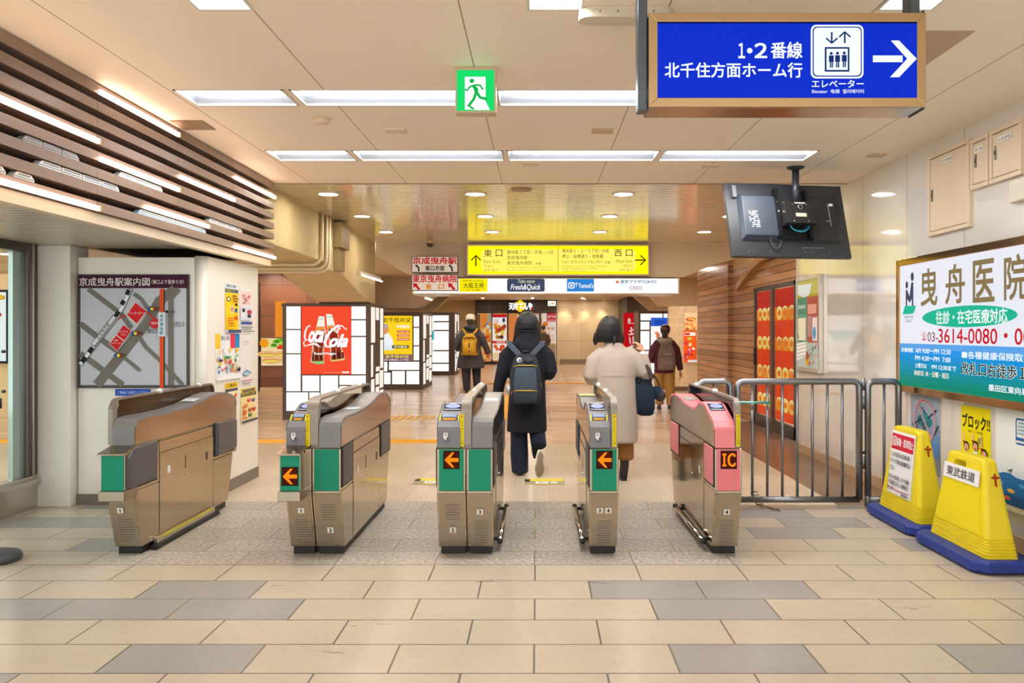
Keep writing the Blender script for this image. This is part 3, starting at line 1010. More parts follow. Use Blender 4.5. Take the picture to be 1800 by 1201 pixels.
def yellow_sign():
    y0 = 13.06
    x0, x1 = (820 - 945) * y0 / 1400, (1142 - 945) * y0 / 1400
    z1, z0 = 1.4 + (583 - 429.5) * y0 / 1400, 1.4 + (583 - 485) * y0 / 1400
    W, H = x1 - x0, z1 - z0
    t = thing('overhead_sign', 'long yellow backlit exit direction sign on the header beam', 'direction sign', (x0, y0, z0))
    MB().use(mat('#c2a98a', rough=0.35, metal=0.5)).box(0, W, 0.005, 0.14, 0, H).build('housing', t, bevel=0.004)
    p = Panel(emit=1.0, eps=0.0015)
    a = 0.028
    def X(c): return a + (c - 58) / 1697 * (W - 2 * a)
    def Z(c): return a + (325 - c) / 265 * (H - 2 * a)
    p.rect(a, W - a, a, H - a, '#ffe600', emit=1.25)
    p.rrect(X(180), X(1640), Z(300), Z(90), 0.08, '#ffee66', emit=1.05)
    p.rect(X(903), X(909), Z(325), Z(60), '#b09a18')
    k, o = '#3a3200', '#9a8a00'
    p.line([(X(131), Z(250)), (X(131), Z(150))], 0.022, k)
    p.line([(X(88), Z(195)), (X(131), Z(150)), (X(176), Z(195))], 0.022, k)
    p.text('東', X(207), X(282), Z(163), Z(95), k, bold=0.005)
    p.text('口', X(318), X(381), Z(160), Z(97), k, bold=0.005)
    p.text('East Exit', X(207), X(360), Z(222), Z(190), o)
    p.text('东出口', X(207), X(290), Z(262), Z(236), o)
    p.text('동쪽 출구', X(207), X(340), Z(302), Z(276), o)
    p.text('東向島２丁目・京島・八広', X(425), X(866), Z(138), Z(100), k)
    p.text('京成曳舟駅', X(425), X(620), Z(190), Z(152), k)
    p.text('東京曳舟病院', X(425), X(660), Z(240), Z(203), k)
    p.text('方面', X(692), X(745), Z(240), Z(214), k)
    p.text('for Higashi-mukojima 2-chome, Kyojima, Hachi-', X(425), X(860), Z(270), Z(256), o)
    p.text('hiro, Keisei Hikifune Sta., Tokyo Hikifune Hosp.', X(425), X(860), Z(296), Z(281), o)
    p.text('東向島１・２・３丁目・向島', X(945), X(1385), Z(126), Z(88), k)
    p.text('押上・桜橋通り・税務署', X(945), X(1330), Z(178), Z(140), k)
    p.text('すみだ', X(945), X(1012), Z(226), Z(204), k)
    p.text('ボランティアセンター', X(1028), X(1325), Z(230), Z(194), k)
    p.text('方面', X(1345), X(1396), Z(230), Z(204), k)
    p.text('for Higashi-mukojima 1-2-3-chome, Mukojima,', X(945), X(1365), Z(262), Z(246), o)
    p.text('Oshiage, Sakurabashi-dori St., Tax Office', X(945), X(1275), Z(284), Z(268), o)
    p.text('Sumida Volunteer Center', X(945), X(1165), Z(305), Z(291), o)
    p.text('西', X(1437), X(1504), Z(160), Z(95), k, bold=0.005)
    p.text('口', X(1543), X(1606), Z(160), Z(97), k, bold=0.005)
    p.text('West Exit', X(1445), X(1606), Z(222), Z(190), o)
    p.text('西出口', X(1524), X(1606), Z(262), Z(236), o)
    p.text('서쪽 출구', X(1478), X(1606), Z(302), Z(276), o)
    p.line([(X(1630), Z(196)), (X(1728), Z(196))], 0.022, k)
    p.line([(X(1680), Z(152)), (X(1728), Z(196)), (X(1680), Z(240))], 0.022, k)
    p.build('face', t)
yellow_sign()

def shop_lightbox():
    y0 = 13.0
    x0, x1 = -2.05, 2.32
    z0, z1 = 2.013, 2.273
    W, H = x1 - x0, z1 - z0
    t = thing('lightbox_sign', 'long white backlit shop directory sign below the yellow sign', 'lightbox sign', (x0, y0, z0))
    MB().use(mat('#d9c3a2', rough=0.3, metal=0.3)).box(0, W, 0.004, 0.95, 0, H).build('housing', t, bevel=0.004)
    p = Panel(emit=1.0, eps=0.0015)
    def X(c): return (c - 85) / 1630 * W
    def Z(c): return (405 - c) / 97 * H
    p.rect(0.03, W - 0.03, 0.015, H - 0.012, '#fbfbf8', emit=1.15)
    p.rect(X(372), X(545), Z(392), Z(312), '#f4e400')
    p.text('OSAKA OHSHO', X(392), X(522), Z(330), Z(319), '#7a6a00')
    p.text('大阪王将', X(398), X(522), Z(370), Z(337), '#1c1a14', bold=0.012)
    p.text('1F 中華', X(415), X(500), Z(385), Z(376), '#7a6a00')
    p.rrect(X(664), X(893), Z(391), Z(312), 0.03, '#3a4560')
    p.text('Tobu store', X(730), X(832), Z(338), Z(317), '#d7d9a8', shear=0.3, bold=0.01)
    p.text('Fresh&Quick', X(685), X(868), Z(385), Z(346), '#ffffff', shear=0.3, bold=0.01)
    p.rect(X(1028), X(1192), Z(390), Z(313), '#2a7fd0')
    p.rrect(X(1036), X(1074), Z(372), Z(334), 0.02, '#ffffff')
    p.rrect(X(1041), X(1069), Z(367), Z(339), 0.014, '#2a7fd0')
    p.text('薬', X(1045), X(1065), Z(364), Z(342), '#ffffff')
    p.line([(X(1085), Z(362)), (X(1085), Z(336))], 0.008, '#ffffff')
    p.line([(X(1078), Z(345)), (X(1085), Z(336)), (X(1092), Z(345))], 0.008, '#ffffff')
    p.text("Tomod's", X(1098), X(1186), Z(369), Z(340), '#ffffff', bold=0.015)
    p.rect(X(1315), X(1580), Z(391), Z(312), '#f2f8fc')
    p.disc(X(1334), Z(332), 0.024, 0.024, '#d6402a')
    p.disc(X(1337), Z(327), 0.014, 0.014, '#e8c020')
    p.text('進学プラザTOKYO', X(1352), X(1570), Z(341), Z(320), '#20406a', bold=0.012)
    p.text('CREO', X(1408), X(1485), Z(380), Z(358), '#b06a70')
    p.build('face', t)
    for xx in (0.35, W - 0.35):
        MB().use(mat('#cbb495', rough=0.4)).box(xx - 0.02, xx + 0.02, 0.40, 0.44, H, H + 0.035).build('hanger', t)
shop_lightbox()

def red_sign(z0, z1, label, kind):
    y0 = 12.88
    x0, x1 = -2.04, -1.286
    W, H = x1 - x0, z1 - z0
    t = thing('hospital_sign' if kind else 'station_sign', label, 'direction sign', (x0, y0, z0), group='red and white direction signs')
    MB().use(mat('#3c3230', rough=0.4)).box(0, W, 0.0, 0.05, 0, H).build('housing', t)
    p = Panel(emit=0.22, eps=0.0015, rough=0.5)  # faint glow put in to brighten faces that are not lit signs
    p.rect(0.012, W - 0.012, 0.012, H - 0.012, '#eee6df')
    def X(c): return (c - 85) / 280 * W
    red = '#c81420'
    if not kind:
        p.text('京成曳舟駅', X(93), X(357), H * 0.52, H * 0.93, red, bold=0.03)
        p.text('東口方面', X(168), X(283), H * 0.12, H * 0.42, '#1a1a1a', bold=0.03)
        for c in (122, 322):
            p.line([(X(c + 8), H * 0.08), (X(c + 6), H * 0.3), (X(c - 8), H * 0.42)], 0.026, '#1a1a1a')
            p.poly([(X(c - 14), H * 0.36), (X(c - 10), H * 0.48), (X(c + 4), H * 0.46)], '#1a1a1a')
    else:
        p.text('東京曳舟病院', X(93), X(357), H * 0.52, H * 0.95, red, bold=0.03)
        p.text('東', X(172), X(205), H * 0.10, H * 0.42, '#d88a10', bold=0.03)
        p.text('口', X(248), X(280), H * 0.12, H * 0.40, '#d88a10', bold=0.03)
        for c in (118, 328):
            p.line([(X(c + 16), H * 0.07), (X(c - 8), H * 0.36)], 0.036, red)
            p.poly([(X(c - 22), H * 0.46), (X(c + 6), H * 0.44), (X(c - 18), H * 0.16)], red)
    p.build('face', t)
    for xx in (.2, W - .2):
        MB().use(mat('#6a6058', rough=0.5)).box(xx - .015, xx + .015, .05, .32, H - .043, H - .01).build('bracket', t)
red_sign(2.353, 2.62, 'upper red and white station direction sign left of the yellow sign', 0)
red_sign(2.057, 2.325, 'lower red and white hospital sign with red slanted arrows', 1)

# ------------------------------------------------------------------ map board
def map_board():
    x0, x1, z0, z1, y0 = -3.715, -2.815, 0.943, 1.862, 6.43
    W, H = x1 - x0, z1 - z0
    t = thing('map_board', 'framed white area map with purple title band on the left white block', 'map', (x0, y0, z0))
    MB().use(mat('#3a3230', rough=0.4)).box(0, W, 0.0, 0.019, 0, H).build('frame', t, bevel=0.003)
    p = Panel(rough=0.4)
    def X(c): return (c - 50) / 1025 * W
    def Z(c): return (1102 - c) / 1027 * H
    P = lambda *a: [(X(q), Z(r)) for q, r in a]
    p.rect(X(78), X(1052), Z(1074), Z(200), '#c3c7d2')
    p.rect(X(60), X(1066), Z(200), Z(82), '#44102f')
    gr = '#77726a'
    def road(pts, w): p.line(P(*pts), w / 1025 * W, gr)
    road([(150, 207), (450, 430), (550, 560)], 46)
    road([(78, 520), (250, 650), (430, 775)], 54)
    road([(78, 790), (300, 950), (470, 1074)], 54)
    road([(230, 1074), (480, 770), (700, 500), (800, 320), (950, 207)], 88)
    road([(570, 250), (640, 300), (690, 370), (770, 410)], 36)
    road([(620, 640), (680, 730), (820, 860), (1020, 1074)], 36)
    road([(450, 800), (630, 945)], 32)
    road([(912, 1074), (912, 290), (985, 207)], 52)
    p.rect(X(810), X(846), Z(1102), Z(207), '#e0521c')
    p.rect(X(846), X(856), Z(1074), Z(207), '#2c2a2a')
    # railway
    p.line(P((78, 890), (200, 735), (420, 455), (480, 350), (545, 207)), 40 / 1025 * W, '#20201e')
    p.line(P((80, 888), (200, 735), (420, 455), (480, 350), (543, 210)), 32 / 1025 * W, '#f0f0f0')
    for a, c in (((95, 865), (130, 820)), ((160, 780), (195, 735)), ((405, 455), (440, 410)), ((462, 350), (485, 312)), ((510, 260), (530, 215))):
        p.line(P(a, c), 40 / 1025 * W, '#151515')
    p.poly(P((180, 700), (385, 440), (420, 470), (215, 735)), '#20201e')
    p.poly(P((186, 700), (386, 448), (412, 470), (214, 724)), '#d8dbe0')
    p.text('京成曳舟駅', X(205), X(385), Z(605), Z(570), '#20201e', rot=math.atan2(0.254, 0.2))
    for q in ([(590, 330), (690, 405), (605, 520), (512, 440)], [(480, 532), (552, 585), (490, 672), (420, 620)], [(418, 625), (485, 680), (425, 765), (355, 700)]):
        cx = sum(a for a, _ in q) / 4
        cz = sum(a for _, a in q) / 4
        p.poly(P(*[(cx + (a - cx) * 1.08, cz + (c - cz) * 1.08) for a, c in q]), '#f4eeee')
        p.poly(P(*q), '#d21420')
    wt = '#f6e8e8'
    p.text('イトーヨーカドー', X(530), X(668), Z(438), Z(412), wt)
    p.text('ロイヤル', X(448), X(526), Z(602), Z(582), wt)
    p.text('ホスト', X(462), X(512), Z(628), Z(608), wt)
    p.text('曳舟', X(398), X(436), Z(680), Z(662), wt)
    p.text('川マンション', X(372), X(466), Z(704), Z(686), wt)
    p.line(P((440, 480), (500, 440)), 10 / 1025 * W, '#d21420')
    p.line(P((690, 408), (780, 480)), 10 / 1025 * W, '#d21420')
    p.disc(X(775), Z(518), 0.042, 0.042, '#c81c28')
    p.text('現在地', X(740), X(812), Z(528), Z(504), wt)
    p.text('東口', X(700), X(790), Z(608), Z(565), '#2a2a2c')
    p.text('西口', X(950), X(1038), Z(546), Z(505), '#2a2a2c')
    p.rect(X(806), X(872), Z(635), Z(418), '#dbe6ec')
    p.rect(X(812), X(866), Z(629), Z(424), '#c9e2ee')
    for i, ch in enumerate('東武曳舟駅'):
        p.text(ch, X(822), X(852), Z(466 + 38 * i), Z(436 + 38 * i), '#2a3a4a')
    p.disc(X(887), Z(413), 0.012, 0.012, '#101010')
    p.text('交番', X(915), X(960), Z(425), Z(400), '#2a2a2c')
    for c, r in ((752, 388), (602, 608), (448, 806)):
        p.disc(X(c), Z(r), 0.040, 0.018, '#3a2a30')
        for k, cc in ((-1, '#2a5aa0'), (0, '#f0e030'), (1, '#a02028')):
            p.disc(X(c + 27 * k), Z(r), 0.013, 0.013, cc)
    p.text('京成曳舟駅案内図', X(92), X(735), Z(182), Z(108), '#e4dadf', bold=0.018)
    p.text('（東口より徒歩５分）', X(752), X(1048), Z(165), Z(125), '#e4dadf', bold=0.01)
    p.build('print', t)
map_board()

# ------------------------------------------------------------------ posters
def poster(name, label, loc, rot, W, H, draw, cat='poster', group=None, t=0.0012, border=None, emit=0.0, rough=0.35, eps=0.0004, back='#f4f2ec'):
    p = Panel(emit=emit, rough=rough, eps=eps)
    p.back(0, W, 0, H, t, mat('#d8d4cc', rough=0.5))
    p.rect(0, W, 0, H, back)
    draw(p, W, H)
    o = p.build(name, loc=loc, rot=rot)
    return tag(o, label, cat, group)

def lines(p, x0, x1, z0, z1, n, c, fill=0.55):
    """rows of small print"""
    h = (z1 - z0) / n
    rnd = random.Random(int(x0 * 1000) + n)
    for i in range(n):
        z = z1 - h * (i + 1) + h * (1 - fill) / 2
        x = x0
        e = x1 - (x1 - x0) * rnd.random() * 0.3
        while x < e:
            w = h * fill * (0.7 + 0.4 * rnd.random())
            p.rect(x, min(x + w, x1), z, z + h * fill, c)
            x += w * 1.25

def map_sticker(p, W, H):
    p.rect(0, W, H * 0.42, H, '#2050b8')
    p.text('ご自由にお取りください', W * 0.06, W * 0.94, H * 0.58, H * 0.84, '#dfe8ff')
    lines(p, W * 0.08, W * 0.9, H * 0.05, H * 0.36, 2, '#777777')
poster('wall_notice', 'blue and white notice strip just under the area map', (-3.415, 6.44, 0.84), FACE_CAM, 0.285, 0.095, map_sticker, cat='notice')

XP = -2.6995
def pil(u0, u1, vt, vb):
    """place on the side face of the left block from photo-measured edges, in metres"""
    um = (u0 + u1) / 2
    ya, yb = 3780 / (945 - u0), 3780 / (945 - u1)
    q = 2.7 / (945 - um)
    return ya, yb - ya, 1.4 + q * (583 - vb), q * (vb - vt)
def on_pillar(name, label, edges, draw, back='#f4f2ec'):
    y, w, z, h = pil(*edges)
    poster(name, label, (XP + 0.0015, y, z), FACE_RIGHT, w, h, draw, group='posters on the white block', back=back)
def d1(p, W, H):
    p.rect(0, W, H * .9, H, '#e8eef2'); p.text('禁煙のお願い', W * .1, W * .9, H * .92, H * .98, '#2a5aa0', bold=.02)
    p.rect(0, W, H * .82, H * .89, '#3a4a6a'); p.text('駅構内マナー', W * .08, W * .92, H * .835, H * .878, '#f0e040')
    p.rect(0, W, H * .06, H * .81, '#f7d21c')
    p.disc(W * .25, H * .68, W * .16, H * .05, '#1c1c28'); p.disc(W * .25, H * .68, W * .1, H * .032, '#f2e2c0')
    p.rect(W * .4, W * .62, H * .40, H * .55, '#f6f0dc'); p.text('R', W * .44, W * .6, H * .42, H * .53, '#c8201c', bold=.03)
    p.disc(W * .82, H * .58, W * .1, H * .03, '#1c1c28')
    p.disc(W * .8, H * .46, W * .12, H * .045, '#2a6a9a'); p.disc(W * .8, H * .3, W * .15, H * .05, '#e8641c')
    lines(p, W * .5, W * .95, H * .62, H * .78, 3, '#8a3a10')
    lines(p, W * .08, W * .55, H * .12, H * .32, 4, '#c04a1c')
    p.rect(0, W, 0, H * .06, '#3a4a7a')
on_pillar('poster', 'yellow manners poster, upper left on the white block side', (395, 418, 499, 585), d1)
def d2(p, W, H):
    p.rect(W * .1, W * .9, H * .62, H * .92, '#f2d8d4')
    for i in range(14):
        r = random.Random(i)
        p.disc(W * (.15 + .7 * r.random()), H * (.64 + .2 * r.random()), W * .07, H * .022, r.choice(['#d88a84', '#c8a49a', '#e8b4a4', '#a85a58']))
    p.rect(0, W, H * .28, H * .57, '#dfe4f0')
    p.disc(W * .25, H * .5, W * .12, H * .045, '#20242c'); p.disc(W * .25, H * .4, W * .11, H * .06, '#f2f2f4')
    p.disc(W * .72, H * .47, W * .2, H * .05, '#b03a44'); p.disc(W * .7, H * .38, W * .16, H * .04, '#3a2a34')
    p.rect(W * .05, W * .95, H * .2, H * .25, '#2a4a9a')
    lines(p, W * .05, W * .95, H * .02, H * .16, 3, '#4a4a50')
on_pillar('poster', 'white poster with pink flowers and a small figure, upper right on the block', (421, 442.5, 506, 586), d2, '#f0eeee')
def d3(p, W, H):
    for i, c in enumerate(['#f2c42c', '#e8eef0', '#f4f4f4', '#e03a5a', '#2a8ad0']):
        x = [0, .2, .4, .6, .8][i] * W
        p.rect(x, x + W * .2, H * (.68 if i in (0, 3, 4) else .5), H, c)
    p.text('駅を', W * .22, W * .38, H * .86, H * .95, '#2a2a2a'); p.text('快適に', W * .42, W * .58, H * .86, H * .95, '#2a2a2a')
    rc = random.Random(4)
    for i in range(46):
        x, z = rc.random(), rc.random()
        p.disc(W * (.05 + .9 * x), H * (.16 + .5 * z), W * (.02 + .05 * rc.random()), H * (.015 + .04 * rc.random()),
               rc.choice(['#f2c42c', '#e03a5a', '#2a8ad0', '#2a2a3a', '#e8884c', '#f0d8c0', '#4aa85a', '#a8d0e0', '#ffffff', '#ffffff']))
    p.rect(0, W, 0, H * .1, '#fafafa')
on_pillar('poster', 'colourful landscape poster with yellow red and blue flags on the block', (378, 420, 587, 667), d3, '#f2f4f4')
def d4(p, W, H):
    p.rect(0, W, H * .35, H, '#f4efee')
    lines(p, W * .2, W * .8, H * .8, H * .9, 2, '#d8c8c8')
    p.poly([(W * .1, H * .24), (W * .5, H * .31), (W * .92, H * .24), (W * .5, H * .17)], '#4a8ab0')
    p.poly([(W * .15, H * .22), (W * .5, H * .28), (W * .85, H * .22), (W * .5, H * .19)], '#a8ccd8')
    p.rect(W * .02, W * .98, H * .085, H * .10, '#c04a64')
    lines(p, W * .1, W * .9, H * .02, H * .07, 1, '#8a8a8a')
on_pillar('poster', 'very pale poster with a small blue block drawing at its foot', (421.5, 441.5, 590, 677), d4, '#f3eff0')
def d5(p, W, H):
    p.rect(0, W, H * .86, H, '#f0c820'); p.text('ご案内', W * .15, W * .85, H * .89, H * .97, '#5a3a10', bold=.02)
    p.rect(0, W, H * .78, H * .85, '#4a4a5a')
    p.rect(0, W, 0, H * .78, '#f6eccc')
    for k in range(10):
        rc = random.Random(k)
        p.disc(W * (.15 + .7 * rc.random()), H * (.1 + .6 * rc.random()), W * .1, H * .05, rc.choice(['#e8641c', '#2a6a9a', '#f0c820', '#c04a1c', '#50883c']))
on_pillar('poster', 'yellow headed poster low on the block, half behind the first ticket gate', (395, 417, 673, 742), d5)
def d6(p, W, H):
    p.rect(0, W, H * .86, H, '#f0d83c'); p.rect(W * .1, W * .9, H * .88, H * .97, '#20306a'); p.text('おからだの不自由な方へ', W * .13, W * .87, H * .9, H * .955, '#f0e040')
    p.rect(0, W, H * .76, H * .86, '#3a3a44'); p.text('優先席のご案内', W * .06, W * .94, H * .785, H * .84, '#f0e040')
    p.rect(0, W, H * .06, H * .76, '#f8e4a0')
    for x, z, c in ((.5, .64, '#d83a3a'), (.78, .62, '#4a4a8a'), (.3, .5, '#e8884c'), (.25, .3, '#e8642c'), (.55, .35, '#b05a2c'), (.8, .35, '#c8341c'), (.55, .2, '#3a6a3a')):
        p.disc(W * x, H * z, W * .12, H * .07, c)
        p.disc(W * x, H * (z + .04), W * .05, H * .03, '#f6dcc0')
    lines(p, W * .06, W * .3, H * .1, H * .5, 4, '#c85a2c')
    p.rect(0, W, 0, H * .06, '#3a3a44')
on_pillar('poster', 'yellow priority seat poster low at the corridor edge of the block', (422.5, 449.5, 682, 741), d6)

# ------------------------------------------------------------------ clinic billboard on the right wall
def billboard():
    Y0, W, z0, z1 = 6.6, 2.45, 0.91, 1.989
    H = z1 - z0
    t = thing('billboard', 'large backlit clinic billboard in a bronze frame on the right wall', 'billboard', (XW - 0.07, Y0, z0), rot=FACE_LEFT)
    f = 0.055
    b = MB().use(mat('#b58f62', rough=0.16, metal=1.0, key='goldbronze', noise=0.12, nscale=5))
    o = [(0, 0), (W, 0), (W, H), (0, H)]
    i = [(f, f), (W - f, f), (W - f, H - f), (f, H - f)]
    for k in range(4):
        n = (k + 1) % 4
        b.prism([o[k], o[n], i[n], i[k]], 'y', -0.012, 0.069)
    b.build('frame', t, bevel=0.004)
    p = Panel(emit=0.92, eps=0.0008)
    p.back(f, W - f, f, H - f, 0.03, mat('#c8c8cc', rough=0.5))
    w = '#eceef8'
    p.rect(f, W - f, f, H - f, w)
    B = 1.304 - z0
    cols = ['#5aa4ec', '#1d97ec', '#0a94dc', '#0793c8', '#0592b4', '#04909c', '#048c84', '#04886f']
    for k, c in enumerate(cols):
        p.rect(f, W - f, f, B - (B - f) * k / len(cols), c)
    def X(u): return Y0 - 4270 / (u - 945)
    def Zc(z): return z - z0
    nv, tq, br = '#3c4660', '#12b896', '#8a7650'
    # emblem: two figures on a green leaf
    p.disc(.19, Zc(1.775), .022, .03, nv)
    p.disc(.285, Zc(1.835), .026, .035, nv)
    p.poly([(.175, Zc(1.60)), (.175, Zc(1.735)), (.20, Zc(1.735)), (.24, Zc(1.68)), (.27, Zc(1.79)), (.305, Zc(1.79)), (.305, Zc(1.60)), (.28, Zc(1.60)), (.28, Zc(1.66)), (.245, Zc(1.63)), (.20, Zc(1.66)), (.20, Zc(1.60))], nv)
    p.poly([(.12, Zc(1.54)), (.16, Zc(1.605)), (.35, Zc(1.605)), (.32, Zc(1.55)), (.28, Zc(1.54))], tq)
    p.text('HIKIFUNE', .155, .305, Zc(1.505), Zc(1.527), '#50506a')
    p.text('CLINIC', .175, .285, Zc(1.475), Zc(1.497), '#50506a')
    for ch, a, c in (('曳', X(1638), X(1667)), ('舟', X(1683), X(1717)), ('医', X(1733), X(1771)), ('院', X(1790), X(1830))):
        p.text(ch, a, c, Zc(1.60), Zc(1.875), br, bold=0.02)
    p.disc((X(1645) + 1.70) / 2 - 0.02, Zc(1.505), (1.72 - X(1645)) / 2, 0.075, tq)
    p.text('往診・在宅医療対応', X(1667), X(1796), Zc(1.455), Zc(1.55), '#f4fffa', bold=0.02)
    rd = '#cc1428'
    p.text('☎', X(1640.5), X(1650), Zc(1.33), Zc(1.395), rd)
    p.text('03-', X(1652), X(1671), Zc(1.325), Zc(1.395), '#8a1c34')
    p.text('3614-0080・0091', X(1672), 1.98, Zc(1.318), Zc(1.42), rd, bold=0.008)
    wt = '#f2fbff'
    p.text('診療時間', X(1605.5), X(1626), Zc(1.235), Zc(1.27), wt, bold=0.02)
    p.text('AM 9:00～PM 12:30', X(1631), X(1695), Zc(1.235), Zc(1.27), wt, bold=0.02)
    p.text('PM 4:30～PM  7:00', X(1631), X(1695), Zc(1.178), Zc(1.213), wt, bold=0.02)
    p.text('土曜日は', X(1631), X(1652), Zc(1.12), Zc(1.155), wt, bold=0.02)
    p.text('PM 12:30まで', X(1662), X(1706), Zc(1.12), Zc(1.155), wt, bold=0.02)
    p.text('休診日', X(1630), X(1647), Zc(1.06), Zc(1.10), '#fbeeda', bold=0.02)
    p.text('木・日曜・祝日', X(1651), X(1693), Zc(1.06), Zc(1.10), '#fbeeda', bold=0.02)
    p.text('■各種健康保険取扱', X(1718), 1.86, Zc(1.215), Zc(1.265), wt, bold=0.02)
    p.text('改札口右徒歩１分', X(1717.5), 1.93, Zc(1.105), Zc(1.19), '#f4fff8', bold=0.05)
    p.text('改札口右徒歩１分', X(1717.5), 1.93, Zc(1.105), Zc(1.19), '#102018', bold=0.012)
    p.text('墨田区東向島２－２６', X(1768), 2.1, Zc(1.015), Zc(1.058), wt, bold=0.02)
    p.build('face', t)
billboard()

# ------------------------------------------------------------------ posters on the right wall
def no_drone(p, W, H):
    n = 6
    for k in range(n):
        p.rect(0, W, 0, H * (1 - .12 * k), ['#a9b4c8', '#a4b0c6', '#9aabc4', '#8aa2c4', '#6f95c6', '#5a86c0'][k])
    p.rect(0, W, 0, H * .22, '#8a90a4')
    tl, k = '#1f7f86', '#20303a'
    p.disc(W * .5, H * .66, W * .26, H * .085, tl); p.disc(W * .5, H * .72, W * .12, H * .06, '#2f9aa0'); p.disc(W * .5, H * .6, W * .1, H * .06, '#176068')
    for a, c in (((.08, .58), (.4, .68)), ((.9, .83), (.6, .7)), ((.2, .48), (.26, .6)), ((.85, .52), (.96, .64)), ((.4, .84), (.55, .76))):
        p.line([(W * a[0], H * a[1]), (W * c[0], H * c[1])], .014, k)
    ring = [(W * (.5 + .36 * math.cos(2 * PI * i / 40)), H * (.66 + .27 * math.sin(2 * PI * i / 40))) for i in range(41)]
    p.line(ring, .02, '#f4e8ea'); p.line(ring, .011, '#d8506a')
    p.line([(W * .28, H * .86), (W * .76, H * .44)], .02, '#f4e8ea'); p.line([(W * .28, H * .86), (W * .76, H * .44)], .011, '#d8506a')
    p.text('ドローン禁止', W * .12, W * .88, H * .10, H * .17, '#f2f2f6', bold=.02)
poster('poster', 'blue grey no drone poster with a red prohibition ring on the right wall', (XW - 0.002, 6.50, 0.30), FACE_LEFT, 0.47, 0.60, no_drone, group='posters on the right wall')
def block(p, W, H):
    p.rect(0, W, 0, H, '#f2e012')
    p.text('ブロック!!', W * .05, W * .97, H * .73, H * .90, '#14120c', bold=.035)
    p.text('迷惑メール・詐欺電話', W * .25, W * .75, H * .68, H * .71, '#4a4410')
    for x, z in ((.2, .50), (.52, .53), (.82, .46)):
        p.line([(W * (x - .1), H * .67), (W * (x - .09), H * (z + .06))], .02, '#e8c09a')
        p.disc(W * (x - .09), H * (z + .05), W * .035, H * .015, '#c01820')
        p.disc(W * x, H * z, W * .10, H * .06, '#1a1410'); p.disc(W * x, H * (z - .015), W * .08, H * .05, '#e0a482')
        p.disc(W * x, H * (z - .04), W * .03, H * .008, '#7a2018')
        p.poly([(W * (x - .12), H * .02), (W * (x + .12), H * .02), (W * (x + .08), H * (z - .07)), (W * (x - .08), H * (z - .07))], '#f4f4f0')
    lines(p, W * .62, W * .74, H * .57, H * .64, 3, '#2a5a50')
poster('poster', 'yellow poster of three shouting people behind the nearer yellow barrier', (XW - 0.002, 5.73, 0.30), FACE_LEFT, 0.375, 0.575, block, group='posters on the right wall')
def wave(p, W, H):
    p.rect(0, W, H * .0, H, '#eef1f0')
    p.rrect(W * .28, W * .48, H * .66, H * .93, .02, '#2a62a8'); p.rrect(W * .295, W * .465, H * .735, H * .91, .012, '#eef4f4'); 
    lines(p, W * .32, W * .44, H * .76, H * .9, 4, '#8ab0c0')
    lines(p, W * .31, W * .45, H * .675, H * .715, 1, '#f2f6ff')
    for i in range(5):
        lines(p, W * (.52 + .09 * i), W * (.555 + .09 * i), H * .42, H * (.64 - .03 * (i % 2)), 8, '#5a626a')
    pts = [(0, H * .06), (W, H * .06), (W, H * .34)]
    for i in range(13):
        pts.append((W * (1 - i / 12), H * (.36 + .02 * math.sin(i * 1.7))))
    p.poly(pts, '#1a6ab0')
    p.rect(0, W, H * .06, H * .16, '#145490')
    for x, z, c in ((.2, .26, '#5aa0d8'), (.35, .2, '#e8b050'), (.5, .28, '#4a9ad8'), (.65, .22, '#d0e4f0'), (.8, .28, '#5ab07a'), (.3, .12, '#d8644c')):
        p.disc(W * x, H * z, W * .05, H * .02, c)
    p.poly([(W * .3, H * .40), (W * .38, H * .43), (W * .36, H * .38)], '#50604a')
    p.rect(0, W, 0, H * .05, '#d8d0b8')
poster('poster', 'white and blue poster with a phone picture at the edge of the right wall', (XW - 0.002, 5.30, 0.27), FACE_LEFT, 0.80, 0.625, wave, group='posters on the right wall')

